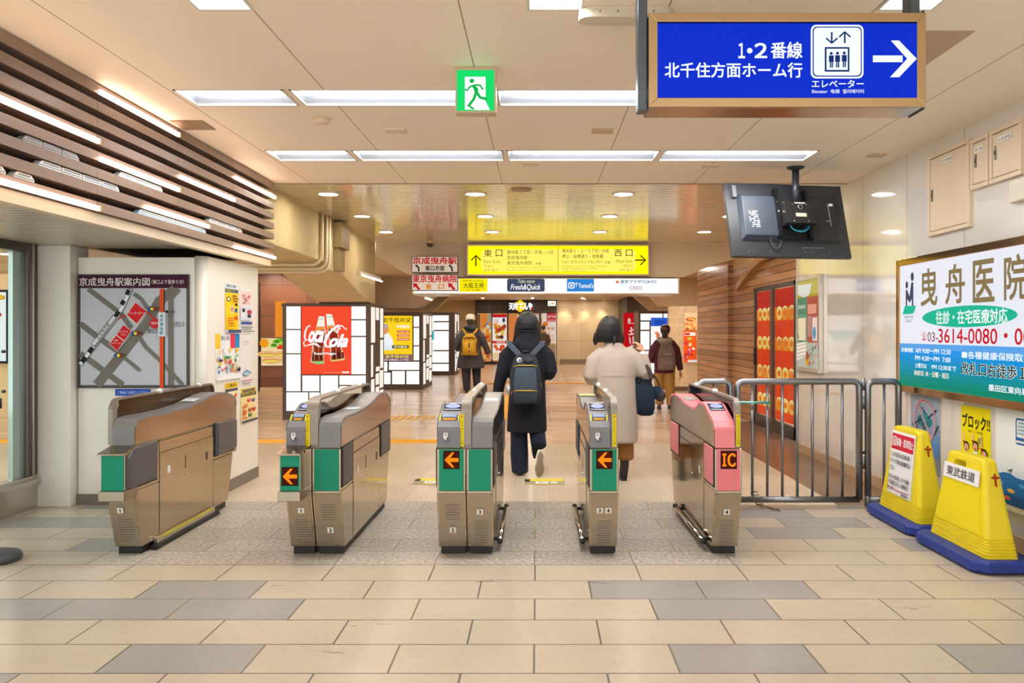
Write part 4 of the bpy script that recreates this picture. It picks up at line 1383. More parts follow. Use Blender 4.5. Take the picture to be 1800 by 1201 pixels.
# framed art poster beside the red door
def fr():
    y0, W, z0, z1 = 9.28, 0.78, 0.95, 2.02
    H = z1 - z0
    t = thing('framed_poster', 'silver framed green and red poster on the right wall beside the red door', 'framed poster', (XW - 0.035, y0, z0), rot=FACE_LEFT)
    b = MB().use(mat('#d9d2c4', rough=0.25, metal=0.8))
    f = 0.045
    o = [(0, 0), (W, 0), (W, H), (0, H)]
    i = [(f, f), (W - f, f), (W - f, H - f), (f, H - f)]
    for k in range(4):
        n = (k + 1) % 4
        b.prism([o[k], o[n], i[n], i[k]], 'y', -0.008, 0.034)
    b.build('frame', t, bevel=0.003)
    p = Panel(emit=0.25, rough=0.2, eps=0.0008)
    p.back(f, W - f, f, H - f, 0.02, mat('#cccccc'))
    def X(c): return f + (c - 95) / 205 * (W - 2 * f)
    def Z(c): return f + (1090 - c) / 930 * (H - 2 * f)
    P = lambda *a: [(X(q), Z(r)) for q, r in a]
    p.rect(f, W - f, f, H - f, '#e9e2dc')
    p.rect(X(95), X(300), Z(340), Z(160), '#e0c02a')
    p.poly(P((100, 200), (240, 205), (215, 320), (160, 345), (100, 300)), '#f2f6fa')
    p.rect(X(95), X(195), Z(820), Z(340), '#5f9a84')
    p.rect(X(195), X(300), Z(820), Z(340), '#c8604c')
    p.rect(X(105), X(180), Z(460), Z(420), '#c8dcd0'); p.rect(X(205), X(285), Z(520), Z(420), '#dba090')
    p.rect(X(105), X(185), Z(800), Z(560), '#efe8cc')
    p.rect(X(205), X(245), Z(760), Z(540), '#b08a84'); p.rect(X(250), X(295), Z(800), Z(560), '#f2e2dc')
    p.disc(X(268), Z(720), .05, .07, '#4a9ad0')
    p.poly(P((95, 840), (190, 810), (190, 960), (95, 1030)), '#f8f6f0')
    for k in range(4):
        p.line(P((95, 870 + 40 * k), (190, 835 + 40 * k)), .006, '#8a8a8a')
    p.line(P((120, 780), (105, 720)), .02, '#3a7a4a')
    p.disc(X(205), Z(1010), .06, .06, '#e0a020'); p.disc(X(205), Z(960), .04, .05, '#a04a20')
    for k in range(14):
        rc = random.Random(k + 50)
        p.disc(X(225 + 70 * rc.random()), Z(830 + 220 * rc.random()), .018, .018, rc.choice(['#7a4a8a', '#5a5a64', '#b8b0b8', '#c86a7a']))
    p.build('print', t)
    MB().use(GLASS).box(f, W - f, -0.006, -0.003, f, H - f).build('glass', t)
fr()

# ------------------------------------------------------------------ electric cabinet doors set in the right wall
cab_m = mat('#dccab0', rough=0.4, key='cabpaint', noise=0.04, nscale=3)
def cabinet(ya, yb, z0, z1, label, txt):
    W, H = ya - yb, z1 - z0
    t = thing('electric_cabinet', label, 'electric cabinet', (XW - 0.03, ya, z0), rot=FACE_LEFT, group='electric cabinets on the right wall')
    b = MB().use(cab_m)
    f = 0.03
    b.box(0, W, 0.0, 0.029, 0, f).box(0, W, 0.0, 0.029, H - f, H).box(0, f, 0.0, 0.029, f, H - f).box(W - f, W, 0.0, 0.029, f, H - f)
    b.use(mat('#6a5236', rough=0.5)).box(f, W - f, 0.02, 0.029, f, H - f)
    b.build('frame', t, bevel=0.003)
    d = MB().use(cab_m).box(f + 0.005, W - f - 0.005, 0.004, 0.018, f + 0.005, H - f - 0.005)
    dd = d.build('door', t, bevel=0.003)
    zc = H * 0.42
    MB().use(mat('#8a8680', rough=0.3, metal=0.8)).box(f + 0.03, f + 0.05, -0.002, 0.005, zc, zc + 0.09).use(BLACK).box(f + 0.034, f + 0.046, -0.004, 0.0, zc + 0.03, zc + 0.06).build('lock', dd)
    p = Panel(rough=0.4)
    lw = min(0.16, W * 0.5)
    x = W * 0.5 - lw / 2
    p.rect(x, x + lw, H - f - 0.075, H - f - 0.035, '#f2f0ea')
    p.text(txt, x + 0.01, x + lw - 0.01, H - f - 0.066, H - f - 0.044, '#4a4640')
    p.build('name_label', dd)
    return t
cabinet(6.17, 5.58, 2.135, 2.755, 'large cream electric cabinet door high on the right wall, farthest of the three', '動力制御盤')
cabinet(5.565, 5.345, 2.385, 2.735, 'narrow cream electric cabinet door between the large one and the square one', '電灯盤')
cabinet(5.33, 4.98, 2.385, 2.74, 'square cream electric cabinet door high on the right wall, nearest the viewer', '火災受信')
b = MB().use(mat('#ddd6c8', rough=0.4)).box(-0.05, 0.0, 4.75, 5.08, 0, 0.145)
tag(b.build('wall_box', loc=(XW, 0, 2.215), bevel=0.012), 'plain cream box under the square electric cabinet at the picture edge', 'wall box')
# ================================================================== TICKET GATES
GREEN, PINK = '#1f8f70', '#e8838c'
KN = 0.415                      # height of the knee
PIN = [(-.10, .68), (-.092, .795), (-.085, .81), (-.05, .845), (.19, .925), (.22, .93), (.34, .93), (.40, .915), (.47, .885), (.58, .868), (.72, .868), (.95, .88), (1.10, .90), (1.30, .91), (1.48, .895), (1.54, .86), (1.56, .80), (1.56, .68)]
POUT = [(-.10, .68), (-.092, .815), (-.08, .84), (-.04, .862), (.06, .868), (.25, .862), (.5, .866), (.75, .878), (.93, .902), (1.06, .922), (1.2, .928), (1.34, .918), (1.46, .89), (1.54, .86), (1.56, .80), (1.56, .68)]
LEAN = math.atan2(0.10, KN - 0.05)
steel_side = mat('#b9ab97', rough=0.10, metal=1.0, key='gateside', noise=0.10, nscale=3.5, bump=0.015)
steel_front = mat('#b0a596', rough=0.3, metal=1.0, key='gatefront', noise=0.10, nscale=30, stretch=(12, 1, 1))
seam_m = mat('#3c352c', rough=0.6)

def offset_down(prof, d):
    return [(y, z - d) if z > .79 else (y, z) for y, z in prof]

def module(t, x0, x1, prof, accent, shell, led=None, box=False, nums=(), vents=(0.06, 0.30), reader=True, sides=(), icon=True, rail=(), pads=None, ext=(0, 0)):
    hx0, hx1 = x0, x1
    x0, x1 = x0 - ext[0], x1 + ext[1]     # the leg and the coloured part reach under the guard fin
    w = x1 - x0
    b = MB().use(BLACK).box(x0 + .012, x1 - .012, .02, 1.36, 0, .055)
    b.build('plinth', t, bevel=0.004)
    b = MB().use(steel_side)
    b.prism([(0, .05), (1.38, .05), (1.48, KN), (-.10, KN)], 'x', x0, x1)
    lb = b.build('lower_body', t, bevel=0.004)
    b = MB().use(steel_side).box(x0, x1, -.10, 1.56, KN + .002, .678)
    mb = b.build('middle_body', t, bevel=0.004)
    # front plate of the leg, its vents and number plates lie in the leaning plane
    pl = Panel(rough=0.35, eps=0.0015)
    L = (KN - 0.05) / math.cos(LEAN)
    pl.use(steel_front).box(.012, w - .012, -.002, .004, .012, L - .006)
    pl.k = 2
    lo, hi = vents
    n = int((hi - lo) / 0.0165)
    for k in range(n):
        z = lo + k * 0.0165
        pl.rect(w * .28, w * .78, z, z + .0045, '#4a4238')
        pl.layer(-1)
        pl.rect(w * .28, w * .78, z + .0045, z + .007, '#cfc6b6')
        pl.layer(-1)
    fp = pl.build('leg_front', t, loc=(x0, 0, .05), rot=(LEAN, 0, 0))
    for txt, fx, s in nums:
        q = Panel(rough=0.4, eps=0.0012)
        q.back(-.019, .019, 0, .038, .001, mat('#dcd8ce'))
        q.rect(-.019, .019, 0, .038, '#e4e0d6')
        q.text(txt, -.014, .014, .007, .031, '#1a1a1a', bold=0.03, fit=False)
        q.build('number_plate', fp, loc=(w * fx, -.006, s))
    # coloured front panel
    if box:
        bx = MB().use(steel_front)
        bx.box(hx0 + .006, hx1 + .012, -.235, -.10, KN + .03, .66)
        bx.build('front_box', t, bevel=0.004)
        bx = MB().use(steel_side)
        bx.prism([(-.26, .66), (-.26, .672), (-.10, .70), (-.09, .66)], 'x', hx0 - .004, hx1 + .018)
        bx.build('box_cover', t, bevel=0.003)
        bx = MB().use(steel_front).box(hx0 + .0, hx1 + .014, -.255, -.09, KN - .03, KN + .03)
        bx.build('box_shelf', t, bevel=0.004)
        px0, px1, py, pz0, pz1 = hx0 + .012, hx1 + .006, -.2355, KN + .032, .655
    else:
        px0, px1, py, pz0, pz1 = x0 + .014, x1 - .012, -.1005, KN + .006, .675
    q = Panel(rough=0.35, eps=0.001)
    q.back(0, px1 - px0, 0, pz1 - pz0, -.003, mat(accent, rough=0.35))
    q.k = 3
    q.rect(.0, px1 - px0, 0, pz1 - pz0, accent)
    fpn = q.build('front_panel', t, loc=(px0, py, pz0))
    if led:
        wl = min(.10, (px1 - px0) * .88)
        xl = (px1 - px0 - wl) / 2
        hl = .112
        zl = (pz1 - pz0) - hl - (.008 if not box else .065)
        q = Panel(eps=0.001)
        q.k = 5
        q.rect(xl, xl + wl, zl, zl + hl, '#140705')
        e = .006
        q.rect(xl + e, xl + wl - e, zl + e, zl + hl - e, '#4a1208', emit=0.3)
        def A(u, v): return (xl + e + u * (wl - 2 * e), zl + e + v * (hl - 2 * e))
        o = '#ff8a14'
        if led == 'arrow':
            q.poly([A(.02, .5), A(.55, .97), A(.72, .97), A(.42, .62), A(1, .62), A(1, .38), A(.42, .38), A(.72, .03), A(.55, .03)], o, emit=1.05)
        else:
            q.poly([A(.05, .9), A(.33, .9), A(.33, .78), A(.25, .78), A(.25, .22), A(.33, .22), A(.33, .1), A(.05, .1), A(.05, .22), A(.12, .22), A(.12, .78), A(.05, .78)], o, emit=1.05)
            q.line([A(.93, .7), A(.86, .84), A(.7, .86), (A(.52, .72)), A(.48, .5), A(.52, .28), A(.7, .14), A(.86, .16), A(.94, .32)], .014, o, emit=1.05)
        q.build('led_display', fpn)
    x0, x1 = hx0, hx1
    w = x1 - x0
    # upper housing: steel sides, plastic front and top
    b = MB().use(mat(shell, rough=0.36, key='shell' + shell))
    b.prism(prof, 'x', x0, x1, capmat=steel_side)
    b.build('housing', t, bevel=0.006)
    # plastic rim that follows the top line on both sides
    top = [p for p in prof if p[1] > .70]
    inner = []
    for i, (y, z) in enumerate(top):
        a = Vector(top[max(i - 1, 0)]); c = Vector(top[min(i + 1, len(top) - 1)])
        d = (c - a).normalized()
        inner.append((y + d.y * .016, z - d.x * .016))
    for xx, s in ((x0, -1), (x1, 1)):
        b = MB().use(mat(shell, rough=0.36, key='shell' + shell))
        for i in range(len(top) - 1):
            quad = [top[i], top[i + 1], inner[i + 1], inner[i]]
            b.prism(quad, 'x', xx - .001, xx + .002 * s if s > 0 else xx - .002)
        b.build('rim', t)
    # things on the slope
    if reader:
        a = math.atan2(.08, .24)
        q = Panel(rough=0.25, eps=0.0012)
        ww = w - .03
        q.rect(0, ww, .0, .115, '#23262e')
        q.rect(.006, ww - .006, .006, .017, '#c8ccd2')
        q.rect(.006, ww - .006, .099, .108, '#d8dadc')
        q.disc(ww / 2, .058, ww * .42, .034, '#9aa4e0', emit=0.12)
        q.disc(ww / 2, .058, ww * .36, .028, '#aab4ec', emit=0.15)
        q.text('IC', ww / 2 - .012, ww / 2 + .012, .052, .064, '#6a74b8')
        q.build('card_reader', t, loc=(x0 + .015, .095, .8945), rot=(-(PI / 2 - a), 0, 0))
        a2 = a
        if icon:
            b = MB().use(mat('#2c3138', rough=0.3)).box(0, w - .045, -.006, .03, 0, .052)
            b.use(mat('#8fa6c8', rough=0.2)).box(.004, w - .049, -.0075, -.005, .028, .050)
            b.use(mat('#f0952a', rough=0.4, emit=0.3)).box(.012, w - .057, -.0085, -.006, .004, .018)
            b.use(mat('#e8dc28', rough=0.4)).box(-.012, -.003, -.006, .02, 0, .05).box(w - .042, w - .033, -.006, .02, 0, .05)
            b.build('ticket_slot', t, loc=(x0 + .02, -.045, .842), rot=(-(PI / 2 - a2) + .5, 0, 0), bevel=0.002)
    if icon:
        q = Panel(rough=0.4, eps=0.001)
        q.rrect(0, .026, .018, .052, .006, '#f0eeea')
        q.poly([(.007, .040), (.019, .040), (.013, .048)], '#2a2a2a')
        q.rect(.011, .015, .030, .040, '#2a2a2a')
        q.rect(.006, .020, .010, .022, '#f0eeea')
        q.line([(.018, .024), (.030, .016), (.036, .004), (.028, -.006), (.014, -.004), (.010, .006)], .003, '#40383a')
        q.line([(.020, .018), (.026, .022), (.024, .008)], .003, '#40383a')
        q.build('ticket_pictogram', t, loc=(x0 + w * .28, -.0985, .725), rot=(-math.atan2(.008, .115), 0, 0))
    # sides towards a passage: flap pads, service door, seams
    for s in sides:
        xx = x1 if s > 0 else x0
        padc = pads or '#4a4a4e'
        for ya, yb in ((-.085, .19), (1.12, 1.50)):
            b = MB().use(BLACK).box(xx - .004, xx + .004, ya, yb, KN + .02, .69) if s > 0 else MB().use(BLACK).box(xx - .004, xx + .004, ya, yb, KN + .02, .69)
            f = b.build('flap_frame', t, bevel=0.002)
            b = MB().use(mat(padc, rough=0.4, key='pad' + padc)).box(min(xx, xx + s * .010), max(xx, xx + s * .010), ya + .012, yb - .012, KN + .034, .678)
            b.build('flap_pad', f, bevel=0.006)
        b = MB().use(steel_side).box(min(xx, xx + s * .0025), max(xx, xx + s * .0025), .225, 1.08, .085, .60)
        d = b.build('service_door', t, bevel=0.001)
        b = MB().use(seam_m).box(xx - .0012, xx + .0012, .219, .223, .06, .69).box(xx - .0012, xx + .0012, 1.084, 1.088, .06, .69).box(xx - .0012, xx + .0012, .223, 1.084, .602, .606).box(xx - .0012, xx + .0012, .19, 1.12, .688, .692)
        b.build('seam', t)
        b = MB().use(CHROME)
        b.cyl((xx + (.0025 if s > 0 else -.0065), .62, .40), .012, .004, 'x', 14)
        b.use(seam_m).box(xx + (.003 if s > 0 else -.0042), xx + (.0042 if s > 0 else -.003), .60, .606, .44, .53).box(xx + (.003 if s > 0 else -.0042), xx + (.0042 if s > 0 else -.003), .95, .98, .44, .50)
        b.use(mat('#e8e4dc')).box(xx + (.003 if s > 0 else -.0042), xx + (.0042 if s > 0 else -.003), .33, .37, .45, .50)
        b.build('lock', d)
    for s in rail:
        xx = (x1 + .034) if s > 0 else (x0 - .034)
        b = MB().use(CHROME, True).tube([(xx, .09, .06), (xx, 1.12, .06)], .016, 12)
        b.use(BLACK, True).tube([(xx, .065, .06), (xx, .10, .06)], [.014, .019], 12).tube([(xx, 1.11, .06), (xx, 1.14, .06)], [.019, .014], 12)
        b.use(BLACK)
        for yy in (.16, 1.04):
            b.box(min(xx, xx - s * .05), max(xx, xx - s * .05), yy - .012, yy + .012, .048, .068)
        b.build('kick_rail', t)

POSTM = mat('#8f867c', rough=0.35, metal=0.35, key='railgrey', noise=0.06, nscale=20)
PALE = pane_mat('mat_pale_acrylic', '#e6ddd0', 0.05)
def fin(t, x0, x1, yellow=None, clear=False, dark=False):
    w = x1 - x0
    b = MB().use(POSTM).box(x0 + .004, x1 - .004, .10, 1.30, .06, KN + .1).box(x0 + .002, x1 - .002, -.06, 1.50, KN + .1, .70)
    b.build('spine', t)
    MB().use(BLACK).box(x0 + .004, x1 - .004, .06, 1.30, 0, .05).build('spine_plinth', t)
    path = [(-.085, .70), (-.085, .90)]
    for i in range(1, 8):
        a = R(90 * i / 8)
        path.append((-.085 + .085 * (1 - math.cos(a)), .90 + .085 * math.sin(a)))
    path += [(.02, .985), (.8, .987), (1.40, .985)]
    for i in range(1, 7):
        a = R(90 * i / 6)
        path.append((1.40 + .07 * math.sin(a), .985 - .07 * (1 - math.cos(a))))
    path.append((1.47, .86))
    inner = []
    for i, p in enumerate(path):
        a = Vector(path[max(i - 1, 0)]); c = Vector(path[min(i + 1, len(path) - 1)])
        d = (c - a).normalized()
        k = .05 if i < 8 else .014
        inner.append((p[0] + d.y * k, p[1] - d.x * k))
    b = MB().use(POSTM)
    for i in range(len(path) - 1):
        b.prism([path[i], path[i + 1], inner[i + 1], inner[i]], 'x', x0 + .004, x1 - .004)
    b.build('guard_rail', t)
    pan = [(-.03, .70), (-.03, .90)] + [inner[i] for i in range(8, len(inner) - 1)] + [(1.455, .70)]
    m = SMOKE if not clear else PALE
    b = MB().use(m).prism(pan, 'x', (x0 + x1) / 2 - .006, (x0 + x1) / 2 + .006)
    b.build('guard_panel', t)
    for yy in (.55, 1.2):
        MB().use(mat('#d8dde0', rough=0.2), True).ball(((x0 + x1) / 2, yy, .985), .02, .035, .02).build('indicator_lamp', t)
    if yellow:
        q = Panel(rough=0.4, eps=0.0008)
        yw = .024
        q.back(-yw / 2, yw / 2, 0, .20, -.001, mat('#e8d81c'))
        q.k = 2
        q.rect(-yw / 2, yw / 2, 0, .20, '#f0df1e')
        for i, ch in enumerate('この先改札です注意'):
            q.text(ch, -.007, .007, .16 - .018 * i, .173 - .018 * i, '#8a5a10')
        q.disc(0, .188, .006, .006, '#c87a10')
        q.build('caution_strip', t, loc=(x0 + w * yellow, -.0865, .69))

def gate(x, label):
    return thing('ticket_gate', label, 'ticket gate', (x, 5.0, 0), group='automatic ticket gates')

# first gate: guard fin on the left, way-out module with deep padded flaps on the right
g = gate(-2.56, 'leftmost automatic ticket gate with dark padded flaps beside the white block')
fin(g, -.095, -.058)
module(g, -.06, .08, POUT, GREEN, '#777677', box=True, nums=(('1', .42, .235),), vents=(.04, .21), reader=False, icon=False, sides=(1,), rail=(), ext=(.034, 0))
for ya, yb in ((-.215, .16), (1.12, 1.52)):
    b = MB().use(mat('#4d4c51', rough=0.35, key='bigpad'))
    b.prism([(ya, KN + .03), (yb, KN + .03), (yb, .70), (ya + .06, .695), (ya, .64)] if ya < 0 else [(ya, KN + .02), (yb, KN + .04), (yb, .69), (ya, .70)], 'x', .055 if ya < 0 else .07, .105)
    b.build('flap_cushion', g, bevel=0.018, seg=3)
b = MB().use(STEEL_BR).box(.08, .11, .14, 1.05, .03, .075).use(mat('#c8c03c', rough=0.5)).box(.1, .112, .20, 1.0, .055, .074)
b.use(BLACK).box(.08, .125, .10, 1.10, .0, .03)
b.build('kick_rail', g, bevel=0.003)
q = Panel(rough=0.35, eps=0.001)
q.rect(0, .11, 0, .10, '#c4c8cc'); q.rect(.02, .09, .02, .06, '#eef0f0'); q.text('出口', .035, .075, .03, .05, '#2a4a9a')
q.build('top_display', g, loc=(-.045, .80, .889), rot=(-(PI / 2 - .17), 0, 0))

g = gate(-1.385, 'second ticket gate from the left, one module with a protruding arrow box')
module(g, -.165, -.045, PIN, GREEN, '#717074', led='arrow', box=True, nums=(('1', .55, .235),), vents=(.04, .21), sides=(-1,), ext=(0, .038))
fin(g, -.045, .035, yellow=.16, clear=True)
module(g, .035, .175, POUT, GREEN, '#777677', nums=(('2', .55, .10),), vents=(.19, .32), reader=False, icon=False, sides=(1,), rail=(), ext=(.038, 0))
q = Panel(rough=0.35, eps=0.001)
q.rect(0, .10, 0, .10, '#b8c4d0'); q.rect(.012, .088, .015, .05, '#e8eef2')
q.build('top_display', g, loc=(.055, .45, .8665), rot=(-(PI / 2 - .04), 0, 0))

g = gate(-.445, 'middle ticket gate with a green front and one orange arrow, beside the woman in black')
module(g, -.175, -.03, PIN, GREEN, '#717074', led='arrow', nums=(('2', .52, .10),), vents=(.19, .32), sides=(-1,), ext=(0, .033))
fin(g, -.03, .04, yellow=.12, clear=True)
module(g, .04, .17, POUT, GREEN, '#777677', nums=(('3', .5, .225),), vents=(.03, .20), reader=False, icon=False, sides=(1,), rail=(1,), ext=(.033, 0))
q = Panel(rough=0.35, eps=0.001)
q.rect(0, .11, 0, .12, '#9aa0a6'); q.rrect(.01, .05, .05, .10, .008, '#eceeee'); q.rrect(.055, .10, .04, .11, .008, '#e4e8ea'); q.text('IC', .062, .092, .06, .09, '#5a6a8a')
q.build('top_display', g, loc=(.05, .80, .886), rot=(-(PI / 2 - .16), 0, 0))

g = gate(.405, 'single narrow ticket gate with an orange arrow, beside the woman in the beige coat')
module(g, -.085, .045, PIN, GREEN, '#717074', led='arrow', nums=(('3', .36, .235), ('4', .66, .235)), vents=(.03, .21), sides=(-1,), rail=(-1,), ext=(0, .048))
fin(g, .045, .093, yellow=.5, clear=True)
q = Panel(rough=0.35, eps=0.001)
q.rect(0, .125, 0, .10, '#d8d8c8'); q.rect(.004, .121, .02, .08, '#c8b81c'); q.text('出口', .04, .085, .04, .06, '#e8e070')
q.build('top_display', g, loc=(-.082, 1.12, .905), rot=(-(PI / 2 - .06), 0, 0))

g = gate(1.165, 'pink ticket gate with an orange lit two letter display beside the metal fence')
module(g, -.075, .052, PIN, PINK, PINK, led='ic', nums=(('4', .48, .225),), vents=(.03, .20), sides=(-1,), rail=(-1,), pads=PINK, icon=False, ext=(0, .04))
fin(g, .052, .092, yellow=.5, dark=True)
q = Panel(rough=0.3, eps=0.001)
q.rect(0, .105, 0, .13, '#8c8a86'); q.rect(.01, .095, .07, .12, '#a8a898'); q.rect(.01, .095, .01, .05, '#c8c8cc')
q.build('top_display', g, loc=(-.065, .98, .884), rot=(-(PI / 2 - .12), 0, 0))
# half-width reader on the far side of the pink gate's rim
b = MB().use(mat('#cfa0a4', rough=0.4)).box(.03, .05, .10, .2, .915, .935)

# floor sticker in the third passage and the one seen beside the second gate
def sticker(x, y, label):
    W = .37
    p = Panel(rough=0.4, eps=0.0006)
    p.rect(0, W, 0, .28, '#d8c22a')
    p.rect(.02, W - .02, .17, .27, '#f0d838')
    p.rect(0, W, .0, .15, '#9a948a')
    p.poly([(0, .05), (W / 2, .0), (W, .05), (W, .03), (W / 2, -.03), (0, .03)], '#d8c22a')
    p.rrect(.10, .22, .03, .14, .02, '#f2f0e8'); p.rrect(.24, .30, .04, .12, .01, '#e0e2e0')
    p.rect(.0, .05, .12, .24, '#3a3420')
    p.text('IC', .13, .19, .06, .11, '#4a6a9a')
    o = p.build('floor_sticker', loc=(x, y, 0.0008), rot=(-PI / 2, 0, 0))
    tag(o, label, 'floor sticker', 'yellow floor stickers')
sticker(-.12, 7.28, 'yellow and grey floor sticker behind the gates under the walking woman in black')
sticker(-1.15, 7.3, 'yellow and grey floor sticker behind the second and middle gates')
# ================================================================== FENCE
def fence(x0, x1, bars, label, ends=(True, True), y=6.38, posts=(True, True)):
    t = thing('fence_panel', label, 'fence', ((x0 + x1) / 2, y, 0), group='metal fence panels')
    c = (x0 + x1) / 2
    r = .026
    a, e = x0 - c, x1 - c
    zb, zt = .055, 1.0
    b = MB().use(RAIL, True)
    k = .05
    # rectangular loop with rounded top corners
    top = [(a, 0, zb)]
    for i in range(6):
        q = R(90 * i / 5)
        top.append((a + k * (1 - math.cos(q)), 0, zt - k + k * math.sin(q)))
    for i in range(6):
        q = R(90 * i / 5)
        top.append((e - k + k * math.sin(q), 0, zt - k + k * math.cos(q)))
    top.append((e, 0, zb))
    b.tube(top, r, 12)
    b.build('frame', t)
    MB().use(RAIL, True).tube([(a, 0, zb), (e, 0, zb)], r, 12).build('bottom_rail', t)
    for x in bars:
        MB().use(RAIL, True).tube([(x - c, 0, zb), (x - c, 0, zt - .01)], .0115, 10).build('bar', t)
    for on, x in ((posts[0], a), (posts[1], e)):
        if on:
            MB().use(RAIL, True).tube([(x, 0, 0), (x, 0, zb + .03)], r, 12).build('foot', t)
    return t
f1 = fence(1.29, 1.54, [1.41], 'short metal fence panel behind the pink ticket gate', posts=(True, True))
f2 = fence(1.60, 2.575, [1.72 + .12 * i for i in range(7)], 'wide metal fence panel of seven bars between the pink gate and the right wall', posts=(False, False))
f3 = fence(2.645, 2.89, [2.775], 'narrow metal fence panel standing against the right wall', posts=(True, True))
b = MB().use(RAIL, True)
for z in (.30, .78, .93):
    b.tube([(-.035, 0, z), (-.035, 0, z + .10)], .014, 10)
b.use(BLACK).box(-.05, -.02, -.012, .012, .42, .44)
o = b.build('hinge', f3, loc=(-.1225, 0, 0))
b = MB().use(mat('#7fc0bc', rough=0.3, metal=0.6), True).tube([(1.60 - 2.0875, -.04, .835), (1.83 - 2.0875, -.04, .835)], .011, 10)
b.use(mat('#1f9a80', rough=0.4), True).tube([(1.83 - 2.0875, -.04, .835), (1.845 - 2.0875, -.04, .835)], .013, 10)
b.build('slide_bolt', f2)
rnd = random.Random(3)
b = MB().use(mat('#9a8f80', rough=0.35, metal=0.9), True)
pts = [(-.01, -.03, .13)]
for i in range(26):
    a = i * 1.1
    pts.append((.03 * math.cos(a) + .002 * i, -.03 + .03 * math.sin(a), .12 - .0042 * i))
pts += [(.08, -.05, .012), (.13, -.10, .006), (.17, -.16, .006), (.16, -.2, .006), (.12, -.17, .006), (.10, -.10, .006)]
b.tube(pts, .0045, 7)
tag(b.build('wire_tie', loc=(1.722, 6.38, 0)), 'twisted wire tie around the bottom of the wide fence panel', 'wire')

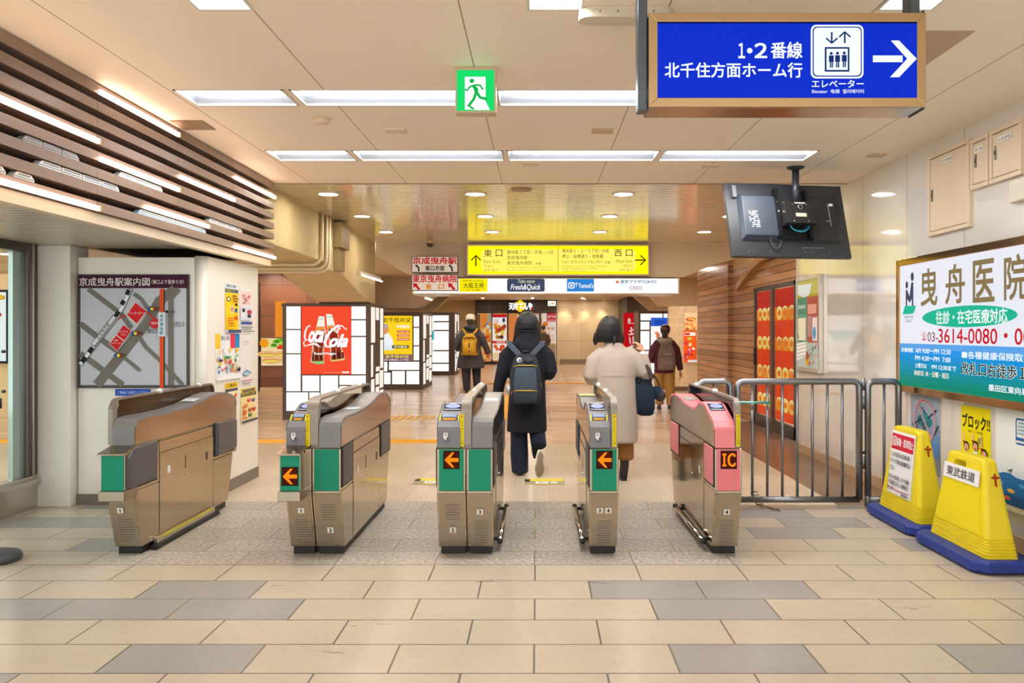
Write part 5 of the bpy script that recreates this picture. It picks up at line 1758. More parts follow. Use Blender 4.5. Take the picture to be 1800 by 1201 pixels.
# ================================================================== TELEVISION
def tv():
    t = thing('television', 'black television seen from behind on a ceiling pole mount', 'television', (2.29, 7.07, CZ))
    W, H = 1.12, .70
    rot = (R(-16), 0, R(9.5))
    loc = (-.075, -.02, 2.385 - CZ)
    bk = mat('#2e3136', rough=0.38, key='tvback')
    kw = dict(loc=loc, rot=rot)
    b = MB().use(bk)
    b.box(-W / 2, W / 2, 0, .045, -H / 2, H / 2)
    b.build('rear_cover', t, bevel=0.008, **kw)
    MB().use(mat('#0c0d10', rough=0.1)).box(-W / 2 + .02, W / 2 - .02, .045, .048, -H / 2 + .02, H / 2 - .02).build('screen', t, **kw)
    # raised electronics box of two shells
    b = MB().use(mat('#3d4654', rough=0.4, key='tvbulge'))
    z0, z1 = -.205, .235
    r0 = [(-.46, 0, z0), (-.10, 0, z0), (-.10, 0, z1), (-.46, 0, z1)]
    r1 = [(-.43, -.05, z0 + .04), (-.10, -.05, z0 + .04), (-.10, -.05, z1 - .03), (-.43, -.05, z1 - .03)]
    b.ring_loft([r0, r1])
    b.build('electronics_cover', t, bevel=0.006, **kw)
    b = MB().use(mat('#25272b', rough=0.4))
    r0 = [(.20, 0, -.215), (.48, 0, -.215), (.48, 0, .235), (.20, 0, .235)]
    r1 = [(.20, -.035, -.19), (.46, -.035, -.19), (.46, -.035, .21), (.20, -.035, .21)]
    b.ring_loft([r0, r1])
    b.build('connector_cover', t, bevel=0.006, **kw)
    b = MB().use(mat('#202226', rough=0.45)).box(-.11, .22, -.02, 0, -.19, .20)
    for k in range(6):
        b.box(.05 + .045 * k - .12, .075 + .045 * k - .12, -.03, 0, -.185, -.165)
    b.build('port_bay', t, **kw)
    for x in (-.115, .165):
        MB().use(mat('#1b1d20', rough=0.35, metal=0.5)).box(x - .015, x + .015, -.075, -.02, -.19, .27).use(CHROME).cyl((x - .003, -.08, .14), .008, .008, 'y', 10).cyl((x - .003, -.08, .05), .008, .008, 'y', 10).build('mount_arm', t, **kw)
    b = MB().use(mat('#2b2a2b', rough=0.35, metal=0.3)).box(-.095, .185, -.15, -.07, -.09, .115)
    b.use(mat('#d8d8d4', rough=0.4)).box(0, .10, -.152, -.15, .093, .104)
    b.use(mat('#c8c4b0', rough=0.4)).box(0, .10, -.152, -.15, -.03, .004)
    b.use(CHROME)
    for x in (-.02, .11):
        for z in (.085, -.07):
            b.cyl((x, -.152, z), .006, .003, 'y', 8)
    b.build('mount_box', t, bevel=0.002, **kw)
    MB().use(CHROME, True).tube([(.05 + .019 * math.cos(2 * PI * i / 16), -.153, .062 + .019 * math.sin(2 * PI * i / 16)) for i in range(17)], .004, 6).build('cable_ring', t, **kw)
    # white specification print and row of marks
    p = Panel(rough=0.5, eps=0.0008)
    rc = random.Random(9)
    for i in range(9):
        x = -.385
        while x < -.30:
            w = .006 + .02 * rc.random()
            if rc.random() < .75:
                p.rect(x, min(x + w, -.29), .05 - .018 * i, .05 - .018 * i + .011, '#c8ccd2')
                p.layer(-1)
            x += w + .003
    sp = p.build('specification_print', t, loc=loc, rot=rot)
    sp.data.transform(Matrix.Translation((0, -.051, 0)))
    b = MB().use(mat('#9a9ca0', rough=0.4))
    for k in range(9):
        b.box(.10 + .022 * k, .112 + .022 * k, -.001, 0, -.262, -.255)
    b.use(mat('#e8e8e4')).box(.395, .43, -.037, -.035, .13, .155).use(mat('#8a8c90', rough=0.3)).box(.38, .386, -.042, -.035, -.06, .15).box(.34, .38, -.042, -.035, -.02, -.012)
    for x in (-.40, -.36, -.2, .12, .2, .35):
        b.use(mat('#6a6c70', rough=0.4)).cyl((x, -.002, -.30), .006, .003, 'y', 8)
    b.box(-.50, -.465, -.03, 0, .20, .31)
    b.build('trim_details', t, **kw)
    for k, (c, r) in enumerate((('#1f8fa8', .006), ('#1a5f8a', .005), ('#2a2c30', .007))):
        pts = []
        for i in range(13):
            q = PI + PI * i / 12
            pts.append((.05 + (.09 - .012 * k) * math.cos(q), -.10 + .01 * k, -.085 + (.065 - .01 * k) * math.sin(q)))
        MB().use(mat(c, rough=0.4), True).tube(pts, r, 8).build('cable', t, **kw)
    pts = [(-.20 + .05 * (1 - math.cos(R(180 * i / 12))) , -.02, -.18 - .10 * math.sin(R(180 * i / 12))) for i in range(13)]
    MB().use(mat('#4a4c50', rough=0.4), True).tube(pts, .005, 8).build('cable', t, **kw)
    # pole and ceiling plate
    b = MB().use(mat('#3e444c', rough=0.3, metal=0.5, key='tvpole'), True)
    b.lathe((0, 0, 0), [(.0, -.03), (.03, -.03), (.045, -.024), (.075, -.012), (.078, 0.0)], 24)
    b.build('ceiling_plate', t)
    MB().use(mat('#3e444c', rough=0.3, metal=0.5, key='tvpole'), True).tube([(0, 0, -.02), (0, 0, -.385)], .031, 16).build('pole', t)
tv()

# ================================================================== YELLOW BARRIERS
def barrier(far, rz, h, label, kind, LEN=.80):
    t = thing('barrier_stand', label, 'barrier', (far[0], far[1], 0), rz, group='yellow barrier stands')
    yl = mat('#e9d31c', rough=0.42, key='barrieryellow', noise=0.07, nscale=6)
    bl = mat('#17358c', rough=0.5, key='barrierblue', noise=0.14, nscale=9)
    L, D = LEN, .38
    ch = .07
    b = MB().use(bl)
    o = [(ch, 0), (L - ch, 0), (L, ch), (L, D - ch), (L - ch, D), (ch, D), (0, D - ch), (0, ch)]
    c0 = (L / 2, D / 2)
    def sc(k): return [(c0[0] + (x - c0[0]) * k, c0[1] + (y - c0[1]) * k) for x, y in o]
    b.ring_loft([[(x, y, z) for x, y in sc(k)] for k, z in ((.97, .012), (1.0, .02), (1.0, .062), (.975, .078))])
    b.box(.06, .30, .04, D - .04, 0, .02).box(L - .30, L - .06, .04, D - .04, 0, .02)
    b.build('base', t, bevel=0.006)
    # body: ribbed foot, tapered shell, rounded top
    b = MB().use(yl)
    def ring(z, hx, hy, r=.03, n=5):
        out = []
        for cx, cy, a in ((1, 1, 0), (-1, 1, 90), (-1, -1, 180), (1, -1, 270)):
            for i in range(n):
                q = R(a + 90 * i / (n - 1))
                out.append((c0[0] + cx * (hx - r) + r * math.cos(q), c0[1] + cy * (hy - r) + r * math.sin(q), z))
        return out
    rings = []
    z = .078
    TX = .222
    hx, hy = .335, .10
    for k in range(6):
        rings += [ring(z, hx, hy), ring(z + .011, hx, hy), ring(z + .013, hx - .008, hy - .008), ring(z + .017, hx - .008, hy - .008)]
        z += .018
        hx -= .004
        hy -= .002
    zt = .078 + h
    q0 = hx
    for f in (0, .3, .6, .85):
        rings.append(ring(z + (zt - .05 - z) * f, hx + (TX - hx) * f, hy + (.048 - hy) * f))
    for dz, s in ((.05, 1), (.028, .985), (.010, .93), (0, .82)):
        rings.append(ring(zt - dz, (TX - .004) * s - .0,   .044 * (s if s < .99 else 1), r=.028))
    b.ring_loft(rings)
    shell = b.build('shell', t)
    # handle slot cut right through the top
    cut = MB().use(yl)
    pts = []
    for cx, a0 in ((.045, -90), (-.045, 90)):
        for i in range(9):
            q = R(a0 + 22.5 * i)
            pts.append((c0[0] - .05 + cx + .026 * math.cos(q), zt - .065 + .022 * math.sin(q)))
    cut.prism(pts, 'y', -.1, D + .1)
    co = cut.build('cutter', t)
    m = shell.modifiers.new('slot', 'BOOLEAN')
    m.operation = 'DIFFERENCE'
    m.object = co
    m.solver = 'EXACT'
    bpy.context.view_layer.update()
    dg = bpy.context.evaluated_depsgraph_get()
    me = bpy.data.meshes.new_from_object(shell.evaluated_get(dg))
    shell.modifiers.clear()
    shell.data = me
    bpy.data.objects.remove(co)
    bv = shell.modifiers.new('bevel', 'BEVEL'); bv.width = .004; bv.segments = 2; bv.limit_method = 'ANGLE'; bv.angle_limit = R(35)
    # face plates lie on the sloping front
    zb = z
    ya, yb = c0[1] - hy, c0[1] - .048
    zs = zt - .05 - zb
    al = math.atan2(yb - ya, zs)
    def at(zz): return ya + (yb - ya) * (zz - zb) / zs
    if kind == 'notice':
        p = Panel(rough=0.35, eps=0.0006)
        w, hh = .38, .46
        p.back(-w / 2, w / 2, 0, hh, .004, mat('#e4e2e0', rough=0.4))
        # plate narrows with the shell
        p.rect(-w / 2, w / 2, 0, hh, '#f1eff0')
        p.rect(-w / 2 + .012, w / 2 - .012, hh - .135, hh - .02, '#d4183a')
        p.rrect(-w / 2 + .025, -w / 2 + .085, hh - .11, hh - .04, .008, '#f6eef0')
        p.text('禁', -w / 2 + .03, -w / 2 + .08, hh - .105, hh - .045, '#c8183a')
        p.text('駐輪・駐車禁止', -w / 2 + .095, w / 2 - .02, hh - .105, hh - .045, '#fff4f4', bold=.025)
        for i, s in enumerate(('この付近は自転車・', 'バイク等の駐輪禁止', 'ください。')):
            p.text(s, -w / 2 + .02, w / 2 - (.03 if i < 2 else .28), hh - .19 - .05 * i, hh - .155 - .05 * i, '#3a4252', bold=.008)
        for i, s in enumerate(('歩行の妨害になり危険', 'の為撤去または施錠を', '致します')):
            p.text(s, -w / 2 + .02, w / 2 - (.03 if i < 2 else .26), hh - .355 - .042 * i, hh - .322 - .042 * i, '#3a4252', bold=.008)
        p.line([(-w / 2 + .012, .045), (0, .033), (w / 2 - .012, .040)], .006, '#b01c40')
        p.text('東武鉄道', w / 2 - .13, w / 2 - .02, .010, .028, '#2a3a6a', bold=.02)
        p.build('notice_plate', t, loc=(c0[0] + .0, at(zb + .02) - .005, zb + .02), rot=(-al, 0, 0), bevel=0)
    else:
        p = Panel(rough=0.38, eps=0.0006)
        p.use(mat('#f0dc10', rough=0.4, key='barrierpanel', noise=0.05, nscale=5))
        p.prism([(-.25, 0), (.25, 0), (.19, .36), (-.19, .36)], 'y', 0, .006)
        p.use(mat('#ecd60e', rough=0.45, key='barrierpanel2', noise=0.08, nscale=7))
        p.add([(-.25, -.0008, .0), (.25, -.0008, .0), (.19, -.0008, .36), (-.19, -.0008, .36)], [(0, 1, 2, 3)])
        p.build('face_panel', t, loc=(c0[0], at(zb + .01) - .004, zb + .01), rot=(-al, 0, 0))
        p = Panel(rough=0.35, eps=0.0006)
        p.back(-.205, .205, 0, .095, .003, mat('#e4e2e0', rough=0.4))
        p.rect(-.205, .205, 0, .095, '#efedf0')
        p.text('東武鉄道', -.165, .16, .018, .076, '#2a2a30', bold=.014, shear=.0)
        p.build('name_plate', t, loc=(c0[0] - .0, at(zb + .285) - .012, zb + .285), rot=(-al, 0, 0))
    # red mark on the end face towards the viewer
    be = math.atan2(hx - TX, zs)
    p = Panel(rough=0.5, eps=0.0008)
    p.rect(-.006, .006, 0, .075, '#a8321c'); p.rect(-.024, .024, .045, .058, '#a8321c')
    zz = zb + zs * .74
    xe = c0[0] + hx + (TX - hx) * .74
    p.build('red_mark', t, loc=(xe + .0025, c0[1] + .01, zz), rot=(-be, 0, PI / 2))
    return t
barrier((2.505, 5.345), R(-90), .56, 'nearer yellow barrier stand on a blue base with a small white name plate', 'plain')
barrier((2.53, 6.19), R(-91), .62, 'farther yellow barrier stand on a blue base with a red headed notice', 'notice')

# ================================================================== BELT POST AT THE LEFT EDGE
t = thing('barrier_post', 'dark round post base standing on the floor at the left picture edge', 'barrier post', (-3.31, 4.86, 0))
MB().use(mat('#4a4d52', rough=0.45), True).lathe((0, 0, 0), [(.0, .0), (.14, .0), (.145, .02), (.135, .045), (.09, .06), (.03, .068), (.0, .07)], 32).build('base', t)
MB().use(mat('#151515', rough=0.4), True).tube([(0, 0, .06), (0, 0, .95)], .024, 14).build('pole', t)
MB().use(mat('#151515', rough=0.4), True).lathe((0, 0, .93), [(.0, .0), (.035, .0), (.035, .06), (.0, .065)], 20).build('head', t)

# ================================================================== TACTILE PAVING
tact = mat('#f0b416', rough=0.45, key='tactile', noise=0.06, nscale=10)
b = MB().use(tact)
def tstrip(x0, x1, y0, y1):
    b.box(x0, x1, y0, y1, 0.0, 0.004)
    n = 5
    for k in range(n):
        if x1 - x0 > y1 - y0:
            w = (y1 - y0) / n
            b.box(x0 + .01, x1 - .01, y0 + w * (k + .3), y0 + w * (k + .7), .004, .008)
        else:
            w = (x1 - x0) / n
            b.box(x0 + w * (k + .3), x0 + w * (k + .7), y0 + .01, y1 - .01, .004, .008)
tstrip(-13, -1.22, 10.0, 10.3)
tstrip(-1.6, -.40, 12.75, 13.05)
tstrip(-.70, -.40, 13.05, 21.3)
tstrip(-1.9, 1.3, 21.3, 21.7)
for k in range(6):
    b.box(-2.35 + .12 * k, -2.29 + .12 * k, 12.6, 13.2, 0.0, .006)
struct(b.build('trim_tactile_paving'))

# ================================================================== LIT SHOJI COLUMNS
def shoji(x0, x1, y0, y1, z1, cells, side_cells, label, base=.13):
    t = thing('light_column', label, 'light column', (x0, y0, 0), group='lit lattice columns')
    W, D = x1 - x0, y1 - y0
    b = MB().use(DKWOOD)
    b.box(0, W, 0.02, D, 0, z1)
    b.box(-.02, W + .02, -.0, D + .02, z1 - .05, z1)
    b.box(-.0, W, 0, .02, 0, base)
    b.build('frame', t, bevel=0.004)
    p = Panel(emit=1.1, eps=0.0012)
    for c in cells:
        p.rect(c[0] * W, c[1] * W, c[2] * z1, c[3] * z1, '#fdfbf6')
        p.layer(-1)
    p.build('front_panels', t, loc=(0, .018, 0))
    p = Panel(emit=1.0, eps=0.0012)
    for c in side_cells:
        p.rect(c[0] * D, c[1] * D, c[2] * z1, c[3] * z1, '#f4ece0')
        p.layer(-1)
    p.build('side_panels', t, loc=(W + .002, 0, 0), rot=(0, 0, PI / 2))
    b = MB().use(DKWOOD)
    b.box(0, .05, -.004, .02, 0, z1).box(W - .055, W, -.004, .02, 0, z1)
    b.build('post', t)
    return t
# cells of the nearest column from its own grid (510 x 697 units)
def cell(a, c, d, e): return ((a - 150) / 510, (c - 150) / 510, (1140 - e) / 697, (1140 - d) / 697)
cells = [cell(*c) for c in ((170, 254, 460, 597), (170, 254, 604, 742), (170, 254, 749, 970), (170, 298, 977, 1088), (264, 364, 876, 970), (372, 474, 876, 1088), (305, 366, 977, 1088),
                            (482, 637, 876, 932), (482, 637, 940, 1088), (552, 637, 460, 538), (552, 637, 546, 638), (552, 637, 646, 868))]
scells = [(.08, .35, .66, .97), (.08, .22, .36, .64), (.08, .30, .06, .34), (.40, .62, .86, .97), (.40, .66, .40, .44), (.38, .62, .10, .26), (.38, .62, .28, .38), (.70, .92, .70, .97), (.70, .92, .42, .68), (.66, .92, .24, .40), (.66, .92, .06, .22)]
c1 = shoji(-4.05, -2.67, 12.65, 13.85, 1.85, cells, scells, 'nearest lit white lattice column carrying a red drink poster')
cells2 = [(.03, .18, .06, .30), (.03, .18, .32, .60), (.03, .18, .62, .94), (.20, .60, .06, .22), (.20, .38, .235, .36), (.40, .56, .235, .36), (.62, .78, .06, .24), (.80, .96, .06, .24), (.58, .96, .255, .36), (.89, .96, .38, .56), (.89, .96, .575, .80), (.89, .96, .815, .95)]
c2 = shoji(-4.7, -2.78, 19.2, 21.0, 1.86, cells2, scells, 'middle lit white lattice column with a yellow poster of a man')
cells3 = [(.05, .30, .05, .94), (.33, .92, .05, .18), (.33, .55, .20, .38), (.58, .92, .20, .38), (.33, .55, .84, .95), (.58, .92, .86, .95), (.72, .92, .40, .70), (.72, .92, .72, .84)]
c3 = shoji(-5.0, -2.66, 25.5, 27.0, 2.02, cells3, scells, 'farthest lit white lattice column on the left with a turquoise poster')
cells4 = [(.04, .28, .06, .40), (.04, .28, .42, .70), (.04, .28, .72, .84), (.04, .62, .86, .96), (.65, .95, .86, .96), (.31, .95, .06, .22)]
c4 = shoji(3.05, 4.2, 24.0, 25.2, 2.02, cells4, scells, 'lit white lattice column on the right with a blue headed poster')

def coke():
    W, H = .79, 1.085
    p = Panel(emit=1.0, rough=0.3, eps=0.0012)
    p.back(0, W, 0, H, .01, DKWOOD)
    def X(c): return (c - 75) / 740 * W
    def Z(c): return (1118 - c) / 1036 * H
    P = lambda *a: [(X(q), Z(r)) for q, r in a]
    p.rect(0, W, 0, H, '#e8341e')
    p.rect(.006, W - .006, .006, H - .006, '#f04a2c')
    for pts, cap in (([(330, 235), (418, 240), (425, 400), (440, 520), (430, 640), (410, 720), (412, 955), (310, 965), (205, 930), (225, 840), (235, 690), (255, 560), (300, 380)], 0),
                     ([(440, 200), (528, 205), (575, 370), (620, 500), (650, 640), (720, 860), (715, 900), (530, 925), (505, 900), (500, 700), (480, 560), (455, 400)], 1)):
        p.poly(P(*pts), '#d8c4a8')
        cx = sum(a for a, _ in pts) / len(pts); cz = sum(a for _, a in pts) / len(pts)
        inner = [(cx + (a - cx) * .82, cz + (c - cz) * .97) for a, c in pts if c > 380]
        p.poly(P(*inner), '#8a2412')
    p.poly(P((335, 238), (416, 242), (418, 385), (305, 385)), '#f2efe4'); p.poly(P((444, 203), (526, 208), (570, 365), (456, 375)), '#f2efe4')
    p.rect(X(330), X(414), Z(290), Z(270), '#bcd0c0'); p.rect(X(446), X(532), Z(255), Z(235), '#bcd0c0')
    for a, c in (((300, 400), (415, 445)), ((470, 385), (580, 425))):
        p.poly(P((a[0], a[1]), (c[0], a[1]), (c[0] + 4, c[1]), (a[0] - 14, c[1])), '#e8882a')
    p.poly(P((240, 790), (400, 790), (410, 900), (230, 900)), '#5a140c'); p.poly(P((520, 780), (700, 780), (715, 870), (515, 890)), '#5a140c')
    p.poly(P((215, 920), (410, 915), (410, 955), (310, 963)), '#8ac878'); p.poly(P((520, 905), (690, 880), (700, 895), (535, 920)), '#d8d060')
    for x in (262, 330, 392, 520, 590, 668):
        p.line(P((x, 690), (x + 12, 900)), .008, '#c89a6a')
    w = '#fffafa'
    # flowing script drawn stroke by stroke
    p.line(P((212, 400), (200, 375), (165, 400), (135, 480), (130, 560), (150, 600), (190, 590)), [.012, .018, .02, .028, .026, .02, .012], w)
    p.line(P((140, 590), (115, 640), (125, 690), (180, 675), (260, 650), (310, 668), (362, 708)), [.008, .018, .018, .016, .03, .034, .008], w)
    p.text('oca', X(192), X(408), Z(625), Z(470), w, bold=0.045, shear=0.45)
    p.line(P((400, 470), (430, 470), (455, 455)), .012, w)
    p.line(P((660, 440), (650, 400), (615, 395), (540, 440), (460, 540), (430, 640), (450, 695), (500, 700), (540, 670)), [.012, .02, .026, .034, .046, .046, .036, .024, .012], w)
    p.line(P((560, 410), (620, 372), (690, 385), (745, 440), (750, 410)), [.010, .016, .018, .02, .008], w)
    p.line(P((640, 400), (620, 470), (615, 495)), [.02, .022, .01], w)
    p.text('ola', X(500), X(770), Z(698), Z(515), w, bold=0.045, shear=0.45)
    p.text('Real Magic', X(272), X(600), Z(828), Z(785), w, bold=0.03)
    p.rect(X(685), X(795), Z(1098), Z(1072), '#f8e8e4')
    p.rect(X(405), X(675), Z(1090), Z(1084), '#f8a890')
    o = p.build('drink_poster', c1, loc=(.30, .004, .72))
coke()

def man_poster():
    W, H = 1.15, 1.09
    p = Panel(emit=1.0, rough=0.3, eps=0.002)
    p.back(0, W, 0, H, .01, DKWOOD)
    p.rect(0, W, 0, H, '#fad01a')
    p.text('・北千住の父', W * .30, W * .97, H * .86, H * .96, '#2a2410', bold=.02)
    p.poly([(W * .28, 0.30 * H), (W * .62, .30 * H), (W * .58, .5 * H), (W * .5, .62 * H), (W * .36, .62 * H), (W * .30, .48 * H)], '#e8f0f8')
    p.disc(W * .42, H * .70, W * .085, H * .11, '#d89468'); p.disc(W * .42, H * .775, W * .08, H * .05, '#b0a8a0')
    p.rect(W * .28, W * .62, H * .24, H * .33, '#dce6f0')
    p.text('手相鑑定', W * .66, W * .95, H * .73, H * .80, '#fff6e0', bold=.03)
    for k in range(3):
        p.rrect(W * .68, W * .95, H * (.62 - .085 * k), H * (.68 - .085 * k), .02, '#d85a30')
        p.text('恋愛仕事'if k == 0 else '結婚相談', W * .71, W * .93, H * (.63 - .085 * k), H * (.67 - .085 * k), '#ffe8d8')
    p.rect(W * .58, W * .93, H * .28, H * .35, '#5a4a20'); p.text('年中無休', W * .62, W * .9, H * .29, H * .34, '#f8f0d0', bold=.02)
    p.rect(0, W, 0, H * .15, '#7a5a6a'); p.text('占・北千住の父', W * .25, W * .93, H * .065, H * .135, '#f8e050', bold=.03)
    p.text('03-6806-1196', W * .4, W * .93, H * .01, H * .045, '#fff8f8')
    p.build('poster_panel', c2, loc=(.53, .004, .69))
man_poster()
p = Panel(emit=1.0, eps=0.002)
p.rect(0, .9, 0, 1.0, '#f8fbfa'); p.rect(.1, .9, .36, .64, '#2ab8c8'); p.rect(.1, .55, .44, .52, '#e8f8fa'); p.rect(.3, .8, .05, .08, '#b8c4c8')
p.build('poster_panel', c3, loc=(.78, .004, .78))
p = Panel(emit=1.0, eps=0.002)
p.rect(0, .70, 0, 1.10, '#fbf6f2'); p.rect(0, .70, .96, 1.10 + .12, '#2f62c8'); p.rect(.1, .45, 1.0, 1.15, '#1f48b0')
for k in range(6):
    rc = random.Random(k)
    p.disc(.12 + .42 * rc.random(), .62 + .16 * rc.random(), .06, .05, rc.choice(['#e89a6a', '#d86a4a', '#f0c090']))
p.rect(.1, .6, .40, .44, '#8a98b0'); p.rect(.1, .5, .30, .33, '#c8b0b0')
p.build('poster_panel', c4, loc=(.36, .004, .60))

# ================================================================== POSTERS AND SIGNS FARTHER DOWN THE CORRIDOR
def food(p, W, H):
    p.rect(0, W, 0, H, '#f0d8a8')
    p.rect(0, W, H * .66, H, '#e8d49a'); p.disc(W * .08, H * .82, W * .12, H * .16, '#f09a1c')
    for k in range(30):
        rc = random.Random(k + 5)
        p.disc(W * (.3 + .7 * rc.random()), H * (.7 + .26 * rc.random()), W * .07, H * .06, rc.choice(['#58a02a', '#7cc43c', '#4a8a1c', '#a8d850']))
    for k in range(9):
        rc = random.Random(k + 90)
        p.disc(W * (.45 + .5 * rc.random()), H * (.64 + .1 * rc.random()), W * .06, H * .05, rc.choice(['#d8281c', '#e84a2a']))
    for x, z in ((.2, .42), (.62, .42), (.3, .2), (.75, .22)):
        p.disc(W * x, H * z, W * .26, H * .13, '#e8b878'); p.disc(W * x, H * (z - .02), W * .22, H * .06, '#c88848'); p.disc(W * x, H * (z - .03), W * .2, H * .035, '#f0e060')
poster('food_poster', 'lit sandwich and vegetable poster on the wooden wall at the left', (-6.23, 17.96, .63), FACE_CAM, .86, .62, food, emit=0.9, eps=0.002)
b = MB().use(mat('#f0922a', rough=0.4, emit=0.8)).box(-5.92, -5.70, 17.96, 17.995, 1.27, 2.08)
tag(b.build('orange_sign'), 'plain orange lit panel on the wooden wall above the sandwich poster', 'sign panel')

def screen_art(p, W, H):
    p.rect(.04, W - .04, .04, H - .04, '#f4f8fc')
    rc = random.Random(2)
    for k in range(34):
        x, z = rc.random(), rc.random()
        p.disc(W * (.1 + .8 * x), H * (.4 + .52 * z), .07, .04, rc.choice(['#d83a2a', '#f0c030', '#48a048', '#3a6ab8', '#e88a4a', '#f6f0e0', '#2a2a3a']))
    for k in range(5):
        p.rect(.1, W - .1, H * (.08 + .06 * k), H * (.10 + .06 * k), '#a8b8cc')
poster('digital_screen', 'bright advertising screen on the sand wall seen through the left window', (-9.7, 12.95, .88), FACE_CAM, 1.1, 1.2, screen_art, cat='screen', emit=1.0, eps=0.002, back='#22242a')

def bread(p, W, H):
    rc = random.Random(12)
    p.rect(0, W, H * .5, H * 1, '#f0c89a')
    p.disc(W * .5, H * .62, W * .42, H * .12, '#b8642a'); p.disc(W * .45, H * .66, W * .2, H * .06, '#e0a050'); p.disc(W * .7, H * .60, W * .14, H * .05, '#d8d050')
    p.rect(0, W, 0, H * .5, '#e8b070')
    for k in range(10):
        p.disc(W * (.1 + .8 * rc.random()), H * (.06 + .36 * rc.random()), W * .12, H * .05, rc.choice(['#c86a2a', '#f0d090', '#a84a1c', '#e89a4a']))
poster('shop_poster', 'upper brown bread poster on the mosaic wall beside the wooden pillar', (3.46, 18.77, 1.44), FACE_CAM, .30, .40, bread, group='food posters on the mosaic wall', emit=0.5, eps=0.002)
def menu(p, W, H):
    rc = random.Random(31)
    p.rect(0, W, 0, H, '#e85a20'); p.rect(W * .08, W * .92, H * .84, H * .95, '#f4f0e8'); p.rect(W * .1, W * .5, H * .86, H * .93, '#c8201c')
    for k in range(18):
        p.disc(W * (.12 + .76 * rc.random()), H * (.1 + .68 * rc.random()), W * .11, H * .04, rc.choice(['#f0d030', '#a8d050', '#f6ece0', '#b03a6a', '#f0a0b0', '#d8281c']))
    p.rect(W * .3, W, 0, H * .07, '#dfe8f4')
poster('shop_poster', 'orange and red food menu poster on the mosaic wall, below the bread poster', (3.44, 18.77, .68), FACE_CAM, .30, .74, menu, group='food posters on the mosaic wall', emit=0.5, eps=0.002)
def menu2(p, W, H):
    p.rect(0, W, 0, H, '#f4f6f2'); p.rect(0, W, H * .2, H * .36, '#2ab878'); p.disc(W * .5, H * .55, W * .2, H * .05, '#c84a5a'); p.disc(W * .4, H * .92, W * .1, H * .03, '#3a8a5a')
poster('shop_poster', 'white and green poster on the mosaic wall at the edge of the pillar', (3.76, 18.77, .68), FACE_CAM, .24, .74, menu2, group='food posters on the mosaic wall', emit=0.5, eps=0.002)

def banner_art(p, W, H):
    p.rect(0, W, 0, H, '#e0141c')
    p.disc(W * .42, H * .86, W * .12, H * .045, '#f6d8d4')
    p.rect(W * .3, W * .8, H * .80, H * .815, '#f6d8d4')
    w = '#fbeeea'
    for pts in ([(.4, .66), (.75, .70)], [(.55, .74), (.6, .62)], [(.35, .60), (.85, .62)], [(.45, .56), (.5, .44)], [(.7, .57), (.72, .46), (.66, .44)], [(.4, .38), (.8, .40)], [(.6, .42), (.5, .30)], [(.35, .28), (.85, .27)]):
        p.line([(W * a, H * c) for a, c in pts], .05, w)
poster('shop_banner', 'tall red banner with white brush strokes on the dark column at the far end', (3.30, 30.6, .01), FACE_CAM, .52, 2.11, banner_art, cat='banner', emit=0.6, eps=0.003, t=0.02)

# shop front at the end of the corridor
def fx(c): return (820 + c / 8.576 - 945) * Y_BACK / 1400
def fz(c): return 1.4 - (510 + c / 8.576 - 583) * Y_BACK / 1400
dk = mat('#3b332c', rough=0.4, key='facade', noise=0.05, nscale=4)
b = MB().use(dk)
b.box(fx(130), fx(1360), Y_BACK + .02, Y_BACK + .3, fz(350), CZ2)
for c in (130, 375, 612, 785, 1095):
    b.box(fx(c), fx(c + 25), Y_BACK + .0, Y_BACK + .1, 0, fz(350))
b.box(fx(1350), fx(1362), Y_BACK, Y_BACK + .1, 0, fz(350))
b.box(fx(130), fx(1360), Y_BACK, Y_BACK + .1, 0, .12)
b.use(mat('#6a5c4c', rough=0.4))
for c in (345, 590, 1090):
    b.box(fx(c), fx(c + 8), Y_BACK + .0, Y_BACK + .03, fz(350), fz(150))
for c in (190, 255, 320):
    b.box(fx(130), fx(1360), Y_BACK + .012, Y_BACK + .03, fz(c) - .01, fz(c) + .01)
struct(b.build('wall_shop_front'))
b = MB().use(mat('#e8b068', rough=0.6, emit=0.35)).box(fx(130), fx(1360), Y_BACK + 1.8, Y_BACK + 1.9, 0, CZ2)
b.use(mat('#c8742c', rough=0.5)).box(fx(200), fx(260), Y_BACK + 1.2, Y_BACK + 1.4, .1, 2.0).box(fx(1120), fx(1190), Y_BACK + 1.2, Y_BACK + 1.4, .1, 2.0)
struct(b.build('room_shop_interior'))
b = MB().use(mat('#d8a468', rough=0.5)).box(fx(130), fx(1360), Y_BACK + .3, Y_BACK + 1.8, 0, .02)
struct(b.build('floor_shop'))
# sign with a yellow flower
t = thing('shop_sign', 'dark shop sign with white lettering and a yellow flower at the corridor end', 'shop sign', (fx(620), Y_BACK - .12, fz(325)))
MB().use(mat('#2c2622', rough=0.4)).box(0, fx(1060) - fx(620), 0, .12, 0, fz(150) - fz(325)).build('board', t)
p = Panel(emit=1.6, eps=0.004)
def sx(c): return fx(c) - fx(620)
def sz(c): return fz(c) - fz(325)
for k in range(6):
    a = R(90 + 60 * k)
    p.disc(sx(810) + .11 * math.cos(a), sz(242) + .14 * math.sin(a), .11, .12, '#f4c81c', emit=1.1)
p.disc(sx(810), sz(242), .13, .15, '#f4c81c', emit=1.1)
p.text('天丼', sx(645), sx(770), sz(296), sz(195), '#ffffff', bold=.05)
p.text('て', sx(785), sx(850), sz(280), sz(205), '#ffffff', bold=.05)
p.disc(sx(808), sz(240), .025, .03, '#5a8a1c', emit=.6)
p.text('んや', sx(862), sx(990), sz(296), sz(195), '#ffffff', bold=.05)
p.rect(sx(975), sx(1000), sz(300), sz(262), '#d8283a', emit=.8)
p.build('lettering', t)
